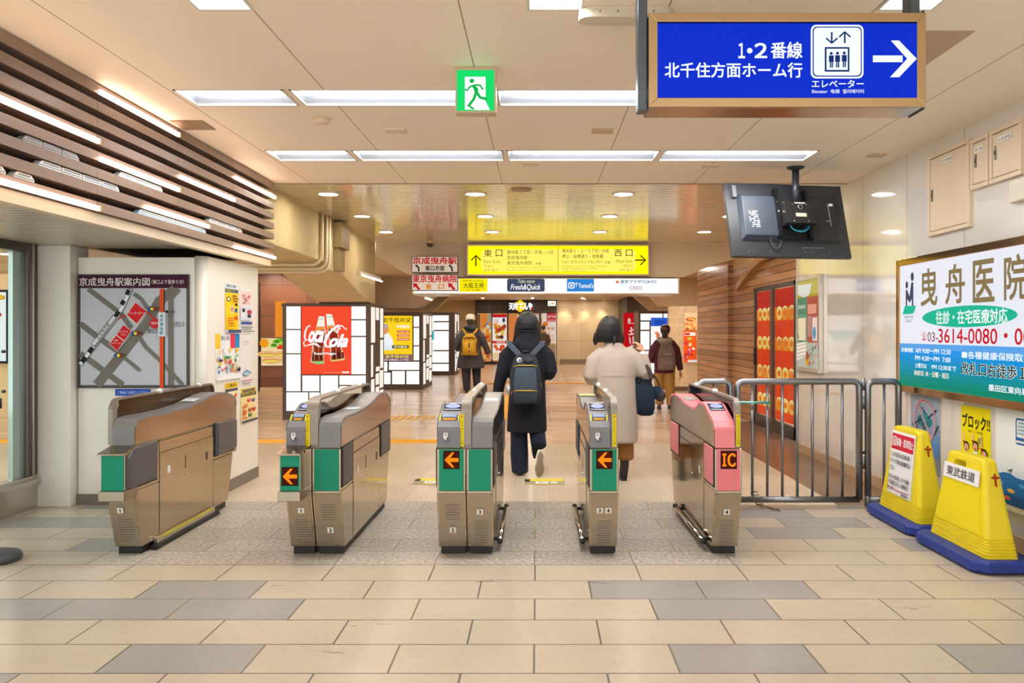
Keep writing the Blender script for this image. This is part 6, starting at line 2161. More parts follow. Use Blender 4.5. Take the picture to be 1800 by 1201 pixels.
t = thing('menu_sign', 'small white square shop sign at the right end of the dark fascia', 'shop sign', (fx(1222), Y_BACK - .08, fz(245)))
MB().use(mat('#2c2622', rough=0.4)).box(0, fx(1350) - fx(1222), 0, .08, 0, fz(162) - fz(245)).build('board', t)
p = Panel(emit=1.1, eps=0.003)
w_, h_ = fx(1350) - fx(1222), fz(162) - fz(245)
p.rect(.01, w_ - .01, .01, h_ - .01, '#f6f4ee'); p.text('L', w_ * .18, w_ * .34, h_ * .3, h_ * .75, '#3a3a34'); p.disc(w_ * .55, h_ * .5, w_ * .14, h_ * .2, '#e0b030'); p.text('e', w_ * .72, w_ * .9, h_ * .3, h_ * .62, '#3a3a34')
p.build('face', t)
def shop_poster_big(p, W, H):
    p.rect(0, W, 0, H, '#f8f2ec'); p.rect(0, W, H * .93, H, '#c8202c'); p.rect(0, W, H * .36, H * .42, '#d83a3a'); p.text('期間限定', W * .3, W * .9, H * .368, H * .412, '#fbe8e0')
    rc = random.Random(77)
    p.text('天丼', W * .1, W * .4, H * .78, H * .9, '#c8505a'); p.disc(W * .8, H * .87, W * .1, H * .05, '#2a3a6a')
    for k in range(26):
        p.disc(W * (.2 + .66 * rc.random()), H * (.48 + .28 * rc.random()), W * .12, H * .05, rc.choice(['#e89a2a', '#d8741c', '#f0c850', '#c84a1c', '#f8e8c8', '#a83a1c']))
    p.disc(W * .6, H * .50, W * .2, H * .025, '#2a2a3a')
    for k in range(9):
        p.disc(W * (.2 + .6 * rc.random()), H * (.22 + .1 * rc.random()), W * .12, H * .04, rc.choice(['#e8642a', '#f0b060', '#c83a2a']))
    for k in range(7):
        p.rect(W * (.04 + .14 * k), W * (.14 + .14 * k), H * .02, H * .16, rc.choice(['#c86a2a', '#e8c070', '#7a4a20', '#b8a040']))
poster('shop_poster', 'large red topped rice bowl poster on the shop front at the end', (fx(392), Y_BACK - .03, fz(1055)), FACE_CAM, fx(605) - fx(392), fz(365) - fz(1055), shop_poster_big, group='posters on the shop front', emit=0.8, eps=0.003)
def win_disp(p, W, H):
    p.rect(0, W, 0, H, '#e8a860'); p.rect(0, W * .2, 0, H, '#7a5a3a')
    rc = random.Random(78)
    p.rect(W * .25, W * .7, H * .7, H, '#f08a3c'); p.rect(W * .75, W, H * .6, H, '#a8a898')
    for k in range(20):
        p.disc(W * (.3 + .66 * rc.random()), H * (.3 + .5 * rc.random()), W * .12, H * .04, rc.choice(['#f0902a', '#e8702a', '#2a8ad0', '#f8c878', '#d84a1c', '#f6e0b0']))
    for k in range(8):
        p.disc(W * (.5 + .4 * rc.random()), H * (.05 + .2 * rc.random()), W * .14, H * .04, rc.choice(['#e85a2a', '#f0c080']))
poster('window_poster', 'orange food display in the shop window behind the man with the cap', (fx(165), Y_BACK - .02, fz(1050)), FACE_CAM, fx(372) - fx(165), fz(360) - fz(1050), win_disp, cat='window display', emit=0.7, eps=0.003)
def red_menu(p, W, H):
    p.rect(0, W, 0, H, '#f2e2d4'); p.rect(W * .35, W, H * .72, H, '#cc2a34'); p.text('おすすめ', W * .42, W * .96, H * .84, H * .93, '#fbe8e4', bold=.03); p.rect(W * .4, W * .97, H * .755, H * .775, '#fbe8e4')
    p.disc(W * .25, H * .64, W * .2, H * .08, '#e8822a')
    rc = random.Random(5)
    for i in range(4):
        for j in range(3):
            p.rect(W * (.12 + .27 * j), W * (.34 + .27 * j), H * (.05 + .13 * i), H * (.15 + .13 * i), rc.choice(['#f0c8a8', '#e8a078', '#f6e8dc', '#d8b090']))
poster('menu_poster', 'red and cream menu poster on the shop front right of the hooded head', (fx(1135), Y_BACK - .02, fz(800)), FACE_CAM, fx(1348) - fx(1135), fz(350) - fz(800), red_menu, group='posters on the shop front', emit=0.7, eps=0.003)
def sill(p, W, H):
    p.rect(0, W, 0, H, '#b8a488'); p.rect(W * .05, W * .95, H * .05, H * .9, '#a89478')
poster('shop_dado', 'plain grey brown panel under the red menu poster', (fx(1135), Y_BACK - .02, .13), FACE_CAM, fx(1348) - fx(1135), fz(810) - .13, sill, cat='dado', eps=0.003)
def glow(p, W, H):
    p.rect(0, W, 0, H, '#f2dcae'); p.rect(0, W * .28, 0, H, '#e88a4a'); p.rect(W * .36, W * .7, H * .3, H * .8, '#f4e8d0'); p.rect(W * .42, W * .62, H * .45, H * .6, '#9a9488'); p.rect(W * .8, W, H * .5, H, '#c8d8e0')
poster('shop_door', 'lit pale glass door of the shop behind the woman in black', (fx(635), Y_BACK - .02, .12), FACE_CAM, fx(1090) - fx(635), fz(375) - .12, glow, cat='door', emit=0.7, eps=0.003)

# ================================================================== RED DOOR ON THE RIGHT
DX = 3.30
t = thing('sliding_door', 'dark framed sliding glass door with red bread posters on the right', 'door', (DX, 12.15, 0), rot=FACE_LEFT)
Wd, Hd = 1.95, 2.06
b = MB().use(mat('#2f2722', rough=0.35, key='doorframe'))
b.box(0, Wd, 0, .06, Hd - .06, Hd).box(0, .07, 0, .06, 0, Hd).box(Wd - .07, Wd, 0, .06, 0, Hd).box(0, Wd, 0, .06, 0, .16)
b.build('frame', t, bevel=0.004)
b = MB().use(mat('#5a3f30', rough=0.35)).box(.86, .98, -.01, .05, .1, Hd - .05)
b.build('middle_post', t, bevel=0.003)
def door_art(p, x0, x1, z0, z1, seed):
    rc = random.Random(seed)
    W, H = x1 - x0, z1 - z0
    p.rect(x0, x1, z0, z1, '#e8401c')
    p.rect(x0, x1, z0 + H * .8, z1, '#cc2420')
    for k in range(4):
        z = z0 + H * (.08 + .23 * k)
        p.rect(x0, x1, z - .02, z + .16, '#f0701c')
        for i in range(3):
            cx = x0 + W * (.2 + .32 * i + .06 * rc.random())
            ring = [(cx + .10 * math.cos(2 * PI * q / 16), z + .08 + .07 * math.sin(2 * PI * q / 16)) for q in range(17)]
            p.line(ring, .055, rc.choice(['#f4b050', '#e89038', '#f8cc70']))
            p.line([(a, c + .012) for a, c in ring[1:8]], .02, '#fbeab8')
p = Panel(emit=1.0, eps=0.0004)
door_art(p, .08, .85, .18, Hd - .07, 3)
p.build('left_leaf', t, loc=(0, .03, 0))
p = Panel(emit=1.0, eps=0.0004)
door_art(p, .99, Wd - .08, .18, Hd - .07, 8)
p.build('right_leaf', t, loc=(0, .03, 0))
MB().use(GLASS).box(.07, Wd - .07, .008, .012, .16, Hd - .06).build('glass', t)
MB().use(BLACK).box(.05, .09, -.02, 0, .9, 1.15).build('handle', t)
b = MB().use(plank).box(3.31, 3.34, 9.4, 12.15, 2.06, 2.42).box(3.31, 3.34, 12.15, 13.6, 0, 2.42)
struct(b.build('wall_door_surround'))
# curved wooden moulding above the door
b = MB().use(mat('#a57f52', rough=0.4, key='mould', noise=0.1, nscale=6))
pth = [(9.4, 2.44), (11.0, 2.44), (11.5, 2.42), (11.9, 2.36), (12.3, 2.26), (12.7, 2.14), (12.95, 2.06)]
for i in range(len(pth) - 1):
    (ya, za), (yb, zb_) = pth[i], pth[i + 1]
    b.prism([(ya, za), (yb, zb_), (yb, zb_ + .11), (ya, za + .11)], 'x', 3.22, 3.36)
struct(b.build('trim_door_arch'))
# ================================================================== PEOPLE
SKIN = mat('#d9a484', rough=0.5, key='skin')
def fuse(b, name, parent, m, voxel, smooth=2, loc=None):
    """grow the overlapping closed pieces of b into one continuous surface"""
    o = b.build(name, parent)
    r = o.modifiers.new('remesh', 'REMESH')
    r.mode = 'VOXEL'
    r.voxel_size = voxel
    if smooth:
        sm = o.modifiers.new('smooth', 'SMOOTH')
        sm.factor = 0.5
        sm.iterations = smooth
    bpy.context.view_layer.update()
    dg = bpy.context.evaluated_depsgraph_get()
    me = bpy.data.meshes.new_from_object(o.evaluated_get(dg))
    o.modifiers.clear()
    o.data = me
    me.materials.clear()
    me.materials.append(m)
    me.polygons.foreach_set('material_index', [0] * len(me.polygons))
    me.polygons.foreach_set('use_smooth', [True] * len(me.polygons))
    me.update()
    return o

def rings(b, rr, n=24):
    """stack of ellipses (z, rx, ry, cx, cy)"""
    b.ring_loft([[(cx + rx * math.cos(2 * PI * k / n), cy + ry * math.sin(2 * PI * k / n), z) for k in range(n)] for z, rx, ry, cx, cy in rr])
    return b

def hand(b, wrist, d, palm_n, side, s=1.0, curl=0.6):
    """palm, four unequal curled fingers and a thumb off the side of the palm. d: direction of the forearm, palm_n: where the palm faces"""
    w = Vector(wrist); d = Vector(d).normalized(); pn = Vector(palm_n); pn = (pn - d * pn.dot(d)).normalized()
    lat = d.cross(pn) * side
    pc = w + d * .045 * s
    b.tube([w - d * .02, w + d * .02 * s, pc + d * .03 * s, pc + d * .045 * s], [.024 * s, (.030 * s, .020 * s), (.036 * s, .018 * s), (.030 * s, .014 * s)], 12)
    # orient the flat of the palm: extra knuckle bar across
    kb = pc + d * .038 * s
    b.tube([kb - lat * .033 * s, kb + lat * .033 * s], .0115 * s, 10)
    b.tube([pc - lat * .026 * s - d * .02 * s, pc + lat * .026 * s - d * .02 * s], .012 * s, 10)
    b.tube([pc - lat * .030 * s, pc + lat * .030 * s], .0125 * s, 10)
    for i, L in enumerate((.068, .078, .072, .056)):
        base = kb + lat * (.030 - .020 * i) * s
        p = [base]
        a = curl * .35
        cur = base
        for k, f in enumerate((.45, .32, .25)):
            dirn = d * math.cos(a) + pn * math.sin(a)
            cur = cur + dirn * L * f * s
            p.append(cur)
            a += curl * .75
        b.tube(p, [.0095 * s, .0088 * s, .008 * s, .0065 * s], 8)
    t0 = pc + lat * .028 * s - d * .015 * s
    t1 = t0 + (lat * .6 + d * .55 + pn * .35).normalized() * .034 * s
    t2 = t1 + (lat * .15 + d * .7 + pn * .6).normalized() * .028 * s
    b.tube([t0, t1, t2], [.0125 * s, .0105 * s, .008 * s], 8)

def head(b, c, s=1.0, yaw=0.0):
    """skull, jaw, nose, ears, brow, lips; faces +y turned by yaw"""
    c = Vector(c)
    ca, sa = math.cos(yaw), math.sin(yaw)
    def T(x, y, z): return (c.x + (x * ca - y * sa) * s, c.y + (x * sa + y * ca) * s, c.z + z * s)
    def blob(x, y, z, rx, ry, rz):
        p = T(x, y, z)
        b.ball(p, rx * s, ry * s, rz * s, 14, 10)
    blob(0, -.012, .025, .074, .092, .088)
    blob(0, .022, -.03, .060, .068, .082)
    blob(0, .045, -.088, .034, .036, .026)
    blob(0, .092, -.018, .011, .016, .026)
    blob(0, .098, -.036, .015, .012, .010)
    blob(0, .078, -.068, .024, .014, .008)
    blob(0, .080, -.078, .021, .013, .008)
    blob(-.030, .074, .018, .022, .012, .009)
    blob(.030, .074, .018, .022, .012, .009)
    for e in (-1, 1):
        blob(.072 * e, -.004, -.012, .009, .018, .030)
        blob(.030 * e, .076, .002, .013, .010, .008)

def shoe(m_up, m_sole, parent, M, s=1.0, label=None, name='shoe'):
    """shoe with the toe along +y and the sole at z=0, moved by the matrix M"""
    b = MB().use(m_sole, True)
    o = []
    for i in range(28):
        a = 2 * PI * i / 28
        y = .125 * math.sin(a)
        w = .036 + .008 * math.sin(a) - (.010 if abs(y + .02) < .04 else 0)
        o.append((w * math.cos(a) * s, y * s))
    b.ring_loft([[(x * k, y * k, z * s) for x, y in o] for k, z in ((.95, 0), (1.02, .004), (1.02, .020), (.98, .026))])
    b.use(m_up, True)
    rr = []
    for z, k, y0, ky in ((.024, .97, 0, .97), (.045, .93, -.006, .93), (.062, .78, -.03, .70), (.082, .66, -.055, .46), (.10, .62, -.065, .36)):
        rr.append([(x * k, (y * ky) + y0 * s, z * s) for x, y in o])
    b.ring_loft(rr)
    ob = b.build(name, parent)
    ob.data.transform(M)
    return ob

def cloth(c, key, noise=0.12, bump=0.25, rough=0.85, ns=14):
    return mat(c, rough=rough, key=key, noise=noise, nscale=ns, bump=bump, spec=0.25)

def backpack(name, label, loc, body, mats, zips, straps, pocket=None, badge=None, group='backpacks', extra=None, rz=0):
    """body: superellipse rings (z, rx, ry, y); wearer faces +y, pack on the -y side"""
    t = thing(name, label, 'backpack', loc, rz, group=group)
    def ring(z, rx, ry, y0, n=28):
        out = []
        for k in range(n):
            a = 2 * PI * k / n
            c, s = math.cos(a), math.sin(a)
            out.append((rx * math.copysign(abs(c) ** .55, c), y0 + ry * math.copysign(abs(s) ** .55, s), z))
        return out
    b = MB().use(mats[0], True)
    b.ring_loft([ring(*r) for r in body])
    b.build('main_bag', t)
    if pocket:
        b = MB().use(mats[1], True)
        b.ring_loft([ring(*r) for r in pocket])
        b.build('front_pocket', t)
    for z, w, y, sag in zips:
        b = MB().use(mats[2], True)
        b.tube([(-w, y + .02, z - sag), (-w * .6, y - .003, z), (0, y - .006, z), (w * .6, y - .003, z), (w, y + .02, z - sag)], .0055, 8)
        b.build('zip', t)
    for pts in straps:
        b = MB().use(mats[3], True)
        P = [Vector(p) for p in pts]
        rr = []
        for i, p in enumerate(P):
            d = (P[min(i + 1, len(P) - 1)] - P[max(i - 1, 0)]).normalized()
            side = d.cross(Vector((0, -1, 0)))
            side = side.normalized() if side.length > .3 else Vector((1, 0, 0))
            nn = d.cross(side)
            rr.append([p + side * .026 + nn * .005, p - side * .026 + nn * .005, p - side * .026 - nn * .005, p + side * .026 - nn * .005])
        b.ring_loft(rr)
        b.build('shoulder_strap', t, bevel=0.003)
    if badge:
        b = MB().use(mat('#d8dadc', rough=0.4), True)
        b.lathe((0, 0, 0), [(0, 0), (.024, 0), (.026, .004), (.02, .008), (0, .009)], 20)
        b.use(mat('#5a6068', rough=0.5)).lathe((.006, 0, .0062), [(0, 0), (.014, 0), (.014, .004), (0, .004)], 16)
        b.build('badge', t, loc=badge, rot=(PI / 2, 0, 0))
    if extra:
        extra(t)
    return t

# ---------------------------------------------------------------- woman in black
W1 = (-.10, 7.76, 0)
t = thing('person', 'woman in a long black hooded coat walking away between the middle gates', 'person', W1, group='people walking away')
b = MB().use(SKIN)
head(b, (.004, .02, 1.472), .98)
b.tube([(0, 0, 1.22), (0, .0, 1.32), (.002, .01, 1.42)], [.06, .052, .055], 14)
rings(b, [(.74, .13, .09, 0, 0), (.85, .15, .10, 0, 0), (1.0, .12, .09, 0, 0), (1.15, .14, .09, 0, 0), (1.25, .12, .07, 0, 0), (1.29, .07, .06, 0, 0)])
b.tube([(-.13, 0, 1.22), (-.235, -.01, 1.0), (-.29, .05, .80)], [.045, .038, .026], 12)
b.tube([(.13, 0, 1.22), (.215, -.03, 1.0), (.13, .18, 1.04)], [.045, .038, .026], 12)
hand(b, (-.292, .055, .79), (-.05, .25, -.9), (1, .2, 0), 1, .95)
hand(b, (.125, .19, 1.045), (-.35, .9, .1), (-.7, -.2, .6), 1, .95)
b.tube([(-.08, 0, .78), (-.085, .03, .47), (-.085, .02, .09)], [.075, .05, .034], 12)
b.tube([(.08, 0, .78), (.085, .09, .48), (.105, -.05, .38)], [.075, .05, .034], 12)
fuse(b, 'body', t, SKIN, .0065, 1)
blk = cloth('#1b1c24', 'blackcoat', bump=0.2, ns=30)
b = MB().use(blk)
rings(b, [(.425, .193, .135, -.005, .0), (.44, .196, .14, -.005, 0), (.6, .19, .138, -.003, 0), (.8, .178, .13, 0, 0), (.95, .172, .128, 0, 0), (1.1, .18, .125, 0, 0), (1.2, .182, .115, 0, 0), (1.265, .15, .10, 0, 0), (1.305, .105, .09, 0, 0), (1.32, .07, .07, 0, 0)], 32)
b.tube([(-.04, 0, 1.24), (-.13, 0, 1.235), (-.205, -.005, 1.16), (-.245, -.012, 1.0), (-.275, .02, .88), (-.29, .05, .79)], [.05, .074, .072, .064, .058, .054], 16)
b.tube([(.04, 0, 1.24), (.13, 0, 1.235), (.20, -.01, 1.16), (.228, -.035, 1.02), (.215, .02, .985), (.15, .15, 1.03)], [.05, .074, .072, .066, .064, .056], 16)
# thick folded hood and stand collar
rings(b, [(1.24, .125, .085, 0, -.035), (1.29, .128, .10, 0, -.03), (1.34, .110, .098, 0, -.028), (1.385, .098, .094, 0, -.026), (1.408, .094, .092, 0, -.026), (1.413, .07, .07, 0, -.02)])
b.ball((0, -.105, 1.235), .085, .05, .075)
b.ball((-.07, -.07, 1.28), .06, .05, .055); b.ball((.07, -.07, 1.28), .06, .05, .055)
fuse(b, 'coat', t, blk, .011, 7)
b = MB().use(blk, True)
b.tube([(-.085, -.085, 1.398), (-.05, -.112, 1.404), (0, -.12, 1.406), (.05, -.112, 1.404), (.085, -.085, 1.398)], .008, 8)
b.build('collar_edge', t)
hair1 = mat('#100f13', rough=0.42, key='hair', noise=0.5, nscale=14, bump=0.5, stretch=(7, 7, .35), spec=0.4)
b = MB().use(hair1)
rings(b, [(1.25, .118, .035, 0, .075), (1.29, .130, .055, 0, .060), (1.34, .134, .080, .0, .040), (1.385, .132, .100, 0, .018), (1.43, .127, .114, 0, .006), (1.48, .117, .117, 0, .004), (1.53, .101, .108, 0, .005), (1.57, .072, .082, .002, .006), (1.59, .046, .052, .003, .006), (1.598, .015, .02, .003, .006)], 28)
b.tube([(-.10, .02, 1.36), (-.122, .03, 1.28), (-.126, .05, 1.21)], [.034, .028, .010], 12)
b.tube([(.10, .02, 1.36), (.124, .03, 1.27), (.130, .05, 1.20)], [.034, .028, .010], 12)
fuse(b, 'hair', t, hair1, .008, 2)
navy = cloth('#1d2436', 'navytrouser', bump=0.35)
b = MB().use(navy)
b.tube([(-.075, 0, .80), (-.08, .01, .62), (-.082, .02, .40), (-.078, .015, .20), (-.072, .02, .035), (-.072, .02, .02)], [.095, .088, .084, .088, .082, .07], 18)
b.tube([(.075, .01, .80), (.085, .05, .62), (.085, .075, .50), (.098, -.02, .40), (.112, -.09, .30), (.113, -.1, .285)], [.095, .085, .078, .078, .076, .06], 18)
b.tube([(.085, -.02, .36), (.072, .0, .25), (.068, .01, .16)], [.05, .034, .012], 10)
rings(b, [(.74, .13, .10, 0, 0), (.9, .14, .105, 0, 0)])
fuse(b, 'trousers', t, navy, .010, 2)
dk_shoe, sole = mat('#22242c', rough=0.5, key='darkshoe'), mat('#8d8373', rough=0.7, key='shoesole', noise=0.12, nscale=30)
shoe(dk_shoe, dk_shoe, t, Matrix.Translation((-.075, .06, 0)), .9)
shoe(mat('#c9c2b6', rough=0.6, key='lightshoe'), sole, t, Matrix.Translation((.122, -.155, .128)) @ Matrix.Rotation(R(4), 4, 'Y') @ Matrix.Rotation(R(-80), 4, 'X') @ Matrix.Diagonal((1.18, 1, 1, 1)), 1.0, label='raised shoe showing its beige sole')

def key_ring(t):
    b = MB().use(mat('#b8bcc4', rough=0.3, metal=0.6), True)
    b.tube([(-.155, -.25, .90), (-.158, -.27, .86), (-.157, -.27, .80)], [.018, .022, .014], 10)
    b.build('bottle_pouch', t)
    b = MB().use(mat('#c9a24a', rough=0.3, metal=0.8), True)
    b.tube([(.135, -.25, .95), (.148, -.24, .90), (.155, -.22, .87)], .005, 8)
    b.build('pocket_zip', t)
    b = MB().use(mat('#8a2a34', rough=0.5), True).tube([(-.125, -.335, .845), (-.132, -.345, .80)], .005, 8)
    b.build('zip_pull', t)
    MB().use(mat('#2c323a', rough=0.6), True).tube([(-.03, -.2, 1.185), (-.02, -.215, 1.215), (.02, -.215, 1.215), (.03, -.2, 1.185)], .008, 8).build('grab_handle', t)
    MB().use(mat('#24282e', rough=0.7), True).ball((.03, -.275, 1.125), .045, .02, .03).build('flap_fold', t)
backpack('backpack', 'dark slate backpack with yellow zips on the woman in black', (-.114, 7.76, 0),
         [(.715, .12, .045, -.22), (.73, .142, .075, -.225), (.80, .15, .088, -.225), (.95, .148, .088, -.222), (1.06, .134, .08, -.215), (1.13, .115, .066, -.20), (1.175, .085, .045, -.19), (1.19, .05, .02, -.185)],
         [cloth('#292e35', 'packbody', bump=.3), cloth('#3d4853', 'packpocket', bump=.35), mat('#c9a640', rough=0.3, metal=0.7, key='zipgold'), cloth('#444e59', 'packstrap')],
         [(1.082, .112, -.292, .012), (.85, .112, -.352, .006)],
         [[(.05, -.17, 1.165), (.10, -.125, 1.22), (.15, -.095, 1.272), (.165, -.03, 1.305), (.16, .05, 1.29), (.15, .115, 1.2), (.145, .13, 1.1)],
          [(-.05, -.17, 1.165), (-.10, -.125, 1.22), (-.15, -.095, 1.272), (-.165, -.03, 1.305), (-.16, .05, 1.29), (-.15, .115, 1.2), (-.145, .13, 1.1)]],
         pocket=[(.735, .09, .012, -.30), (.75, .11, .03, -.31), (.85, .114, .038, -.312), (.97, .108, .034, -.305), (1.05, .096, .022, -.295), (1.065, .075, .008, -.29)],
         badge=(-.058, -.268, 1.13), extra=key_ring)

# ---------------------------------------------------------------- woman in the beige coat
W2 = (.735, 7.52, 0)
t = thing('person', 'woman in a long beige coat with a dark bob raising her right hand', 'person', W2, group='people walking away')
b = MB().use(SKIN)
head(b, (-.058, .02, 1.432), .97, yaw=.12)
b.tube([(0, 0, 1.18), (-.02, .0, 1.28), (-.05, .01, 1.38)], [.058, .05, .053], 14)
rings(b, [(.74, .13, .09, 0, 0), (.85, .15, .10, 0, 0), (1.0, .12, .09, 0, 0), (1.12, .14, .09, 0, 0), (1.21, .12, .07, 0, 0), (1.25, .07, .06, 0, 0)])
b.tube([(-.04, 0, 1.185), (-.13, 0, 1.18), (-.23, -.01, .97), (-.12, .20, 1.0)], [.045, .038, .026], 12)
b.tube([(.04, 0, 1.185), (.13, 0, 1.18), (.28, .0, .99), (.275, .13, 1.19)], [.045, .038, .026], 12)
hand(b, (-.115, .21, 1.0), (.3, .9, .1), (.7, -.2, .5), -1, .92)
hand(b, (.272, .135, 1.20), (-.42, .10, .88), (-.75, .3, -.35), 1, .95, curl=.95)
b.tube([(-.08, 0, .76), (-.085, .09, .45), (-.08, .08, .09)], [.075, .05, .034], 12)
b.tube([(.08, 0, .76), (.085, .02, .45), (.085, -.02, .09)], [.075, .05, .034], 12)
fuse(b, 'body', t, SKIN, .0065, 1)
bei = cloth('#b3a498', 'beigecoat', noise=.05, bump=.18, ns=22)
b = MB().use(bei)
rings(b, [(.355, .196, .15, .01, 0), (.37, .20, .155, .01, 0), (.55, .20, .15, .008, 0), (.75, .195, .145, .004, 0), (.95, .188, .138, 0, 0), (1.08, .188, .13, 0, 0), (1.16, .184, .118, 0, 0), (1.215, .155, .10, -.005, 0), (1.25, .11, .09, -.01, 0), (1.285, .082, .08, -.02, 0), (1.30, .06, .06, -.03, 0)], 32)
b.tube([(-.04, 0, 1.19), (-.125, 0, 1.185), (-.20, -.005, 1.12), (-.235, -.02, .99), (-.225, .03, .955), (-.13, .18, 1.0)], [.05, .08, .08, .074, .07, .056], 16)
b.tube([(.04, 0, 1.19), (.125, 0, 1.185), (.20, -.005, 1.12), (.262, -.01, 1.02), (.292, .02, .985), (.29, .06, 1.05), (.277, .12, 1.17)], [.05, .08, .08, .072, .068, .062, .050], 16)
fuse(b, 'coat', t, bei, .011, 7)
b = MB().use(mat('#a89b90', rough=0.8), True).tube([(-.145, -.108, .985), (-.06, -.139, .99), (.06, -.139, .99), (.145, -.108, .985)], .0022, 6)
b.build('back_seam', t)
b = MB().use(mat('#cdd4dc', rough=0.7), True)
b.tube([(.279, .112, 1.155), (.274, .128, 1.195)], [.047, .044], 14)
b.build('shirt_cuff', t)
hair2 = mat('#141114', rough=0.40, key='hair2', noise=0.5, nscale=14, bump=0.5, stretch=(7, 7, .35), spec=0.4)
b = MB().use(hair2)
rings(b, [(1.295, .115, .085, -.065, .02), (1.31, .128, .105, -.066, .015), (1.36, .132, .112, -.064, .010), (1.42, .122, .115, -.06, .005), (1.47, .106, .11, -.056, .004), (1.52, .078, .088, -.052, .004), (1.545, .048, .055, -.05, .004), (1.556, .016, .02, -.05, .004)], 28)
b.tube([(-.165, .02, 1.38), (-.185, .03, 1.31), (-.188, .045, 1.268)], [.036, .03, .008], 12)
b.tube([(.04, .02, 1.38), (.062, .02, 1.325), (.068, .02, 1.292)], [.036, .032, .010], 12)
fuse(b, 'hair', t, hair2, .008, 2)
b = MB().use(hair2, True)
b.tube([(-.02, -.10, 1.36), (-.022, -.112, 1.31), (-.03, -.108, 1.27)], [.016, .013, .003], 10)
b.build('loose_strand', t)
brn = cloth('#8a5c30', 'brownskirt', bump=.3)
b = MB().use(brn)
b.tube([(.085, 0, .60), (.09, -.005, .36), (.095, -.01, .205), (.095, -.01, .19)], [.085, .082, .078, .06], 18)
b.tube([(-.075, .03, .60), (-.08, .05, .36), (-.08, .05, .205), (-.08, .05, .19)], [.085, .082, .078, .06], 18)
fuse(b, 'trousers', t, brn, .010, 2)
bt = mat('#14141a', rough=0.45, key='boot')
for x, y, rz_ in ((.075, -.015, 0), (-.08, .09, 0)):
    b = MB().use(bt)
    b.tube([(x + .012, y, .26), (x + .008, y - .005, .14), (x, y, .07), (x, y + .01, .035)], [.046, .042, .042, .040], 14)
    b.tube([(x, y - .02, .034), (x, y + .06, .032), (x, y + .13, .022)], [.034, .036, .022], 12)
    b.box(x - .032, x + .032, y - .05, y + .14, .0, .012)
    fuse(b, 'boot', t, bt, .006, 1)

nv = cloth('#1f2a3a', 'totenavy', bump=.4)
t = thing('tote_bag', 'navy tote bag with a dark handle on the right arm of the woman in beige', 'handbag', (.735 + .265, 7.53, 0))
b = MB().use(nv, True)
b.ring_loft([[(cx + rx * math.copysign(abs(math.cos(2 * PI * k / 28)) ** .7, math.cos(2 * PI * k / 28)), ry * math.copysign(abs(math.sin(2 * PI * k / 28)) ** .7, math.sin(2 * PI * k / 28)), z) for k in range(28)]
             for z, rx, ry, cx in ((.605, .045, .03, .02), (.62, .075, .05, .018), (.68, .098, .064, .01), (.78, .106, .066, 0), (.88, .10, .055, -.008), (.94, .085, .03, -.015), (.965, .07, .018, -.02), (.955, .06, .010, -.02))])
b.build('bag_body', t)
b = MB().use(mat('#2a2320', rough=0.5, key='bagstrap'), True)
for yy in (-.045, .045):
    b.tube([(-.055, yy, .92), (-.02, yy, 1.0), (.005, yy * .8, 1.06), (.03, yy * .6, 1.085), (.05, yy * .8, 1.05), (.065, yy, .98), (.06, yy, .90)], [(.012, .006)] * 7, 8)
b.build('handle', t)
b = MB().use(mat('#3c2c28', rough=0.5)).prism([(.002, 1.085), (.03, 1.095), (.085, .99), (.075, .95), (.05, .96)], 'y', -.085, -.076)
b.build('handle_wrap', t, bevel=0.003)
t = thing('shoulder_bag', 'small navy and brown pouch hanging beside the navy tote bag', 'handbag', (.735 + .40, 7.60, 0))
b = MB().use(cloth('#24324e', 'pouch', bump=.3), True)
b.ball((.0, 0, .815), .06, .04, .065)
b.use(mat('#3c2c2a', rough=0.6), True).ball((.035, .004, .79), .055, .042, .06)
b.build('pouch_body', t)
MB().use(mat('#2a2226', rough=0.5), True).tube([(-.06, 0, .85), (-.085, -.02, .94), (-.11, -.04, 1.04), (-.07, 0, 1.02), (.0, .01, .95), (.05, .0, .83)], .008, 8).build('strap', t)

# ---------------------------------------------------------------- man with the cap
W3 = (-1.54, 18.3, 0)
t = thing('person', 'man in a dark grey coat and cream cap walking away near the lattice columns', 'person', W3, group='people walking away')
b = MB().use(SKIN)
head(b, (.0, .02, 1.655), 1.05)
b.tube([(0, 0, 1.38), (0, .0, 1.5), (0, .01, 1.58)], [.07, .06, .06], 12)
rings(b, [(.86, .15, .10, 0, 0), (1.0, .17, .11, 0, 0), (1.2, .16, .11, 0, 0), (1.36, .16, .10, 0, 0), (1.44, .10, .08, 0, 0)])
b.tube([(-.17, 0, 1.38), (-.29, -.02, 1.12), (-.26, .15, .98)], [.05, .042, .03], 12)
b.tube([(.17, 0, 1.38), (.31, .0, 1.12), (.42, .05, .88)], [.05, .042, .03], 12)
hand(b, (.425, .055, .86), (.3, .2, -.9), (-1, .2, -.2), -1, 1.05)
hand(b, (-.25, .17, .97), (.2, .9, -.3), (1, -.1, .3), -1, 1.05)
b.tube([(-.09, 0, .9), (-.10, .0, .48), (-.08, -.02, .09)], [.085, .06, .04], 12)
b.tube([(.09, 0, .9), (.12, .12, .52), (.14, .05, .14)], [.085, .06, .04], 12)
fuse(b, 'body', t, SKIN, .008, 1)
gry = cloth('#46454c', 'greycoat', noise=.12, bump=.3)
b = MB().use(gry)
rings(b, [(.56, .31, .20, 0, 0), (.58, .32, .21, 0, 0), (.75, .30, .19, 0, 0), (.95, .25, .165, 0, 0), (1.15, .225, .15, 0, 0), (1.3, .225, .135, 0, 0), (1.39, .19, .115, 0, 0), (1.45, .12, .10, 0, 0), (1.53, .115, .11, 0, .0), (1.545, .09, .09, 0, 0)], 32)
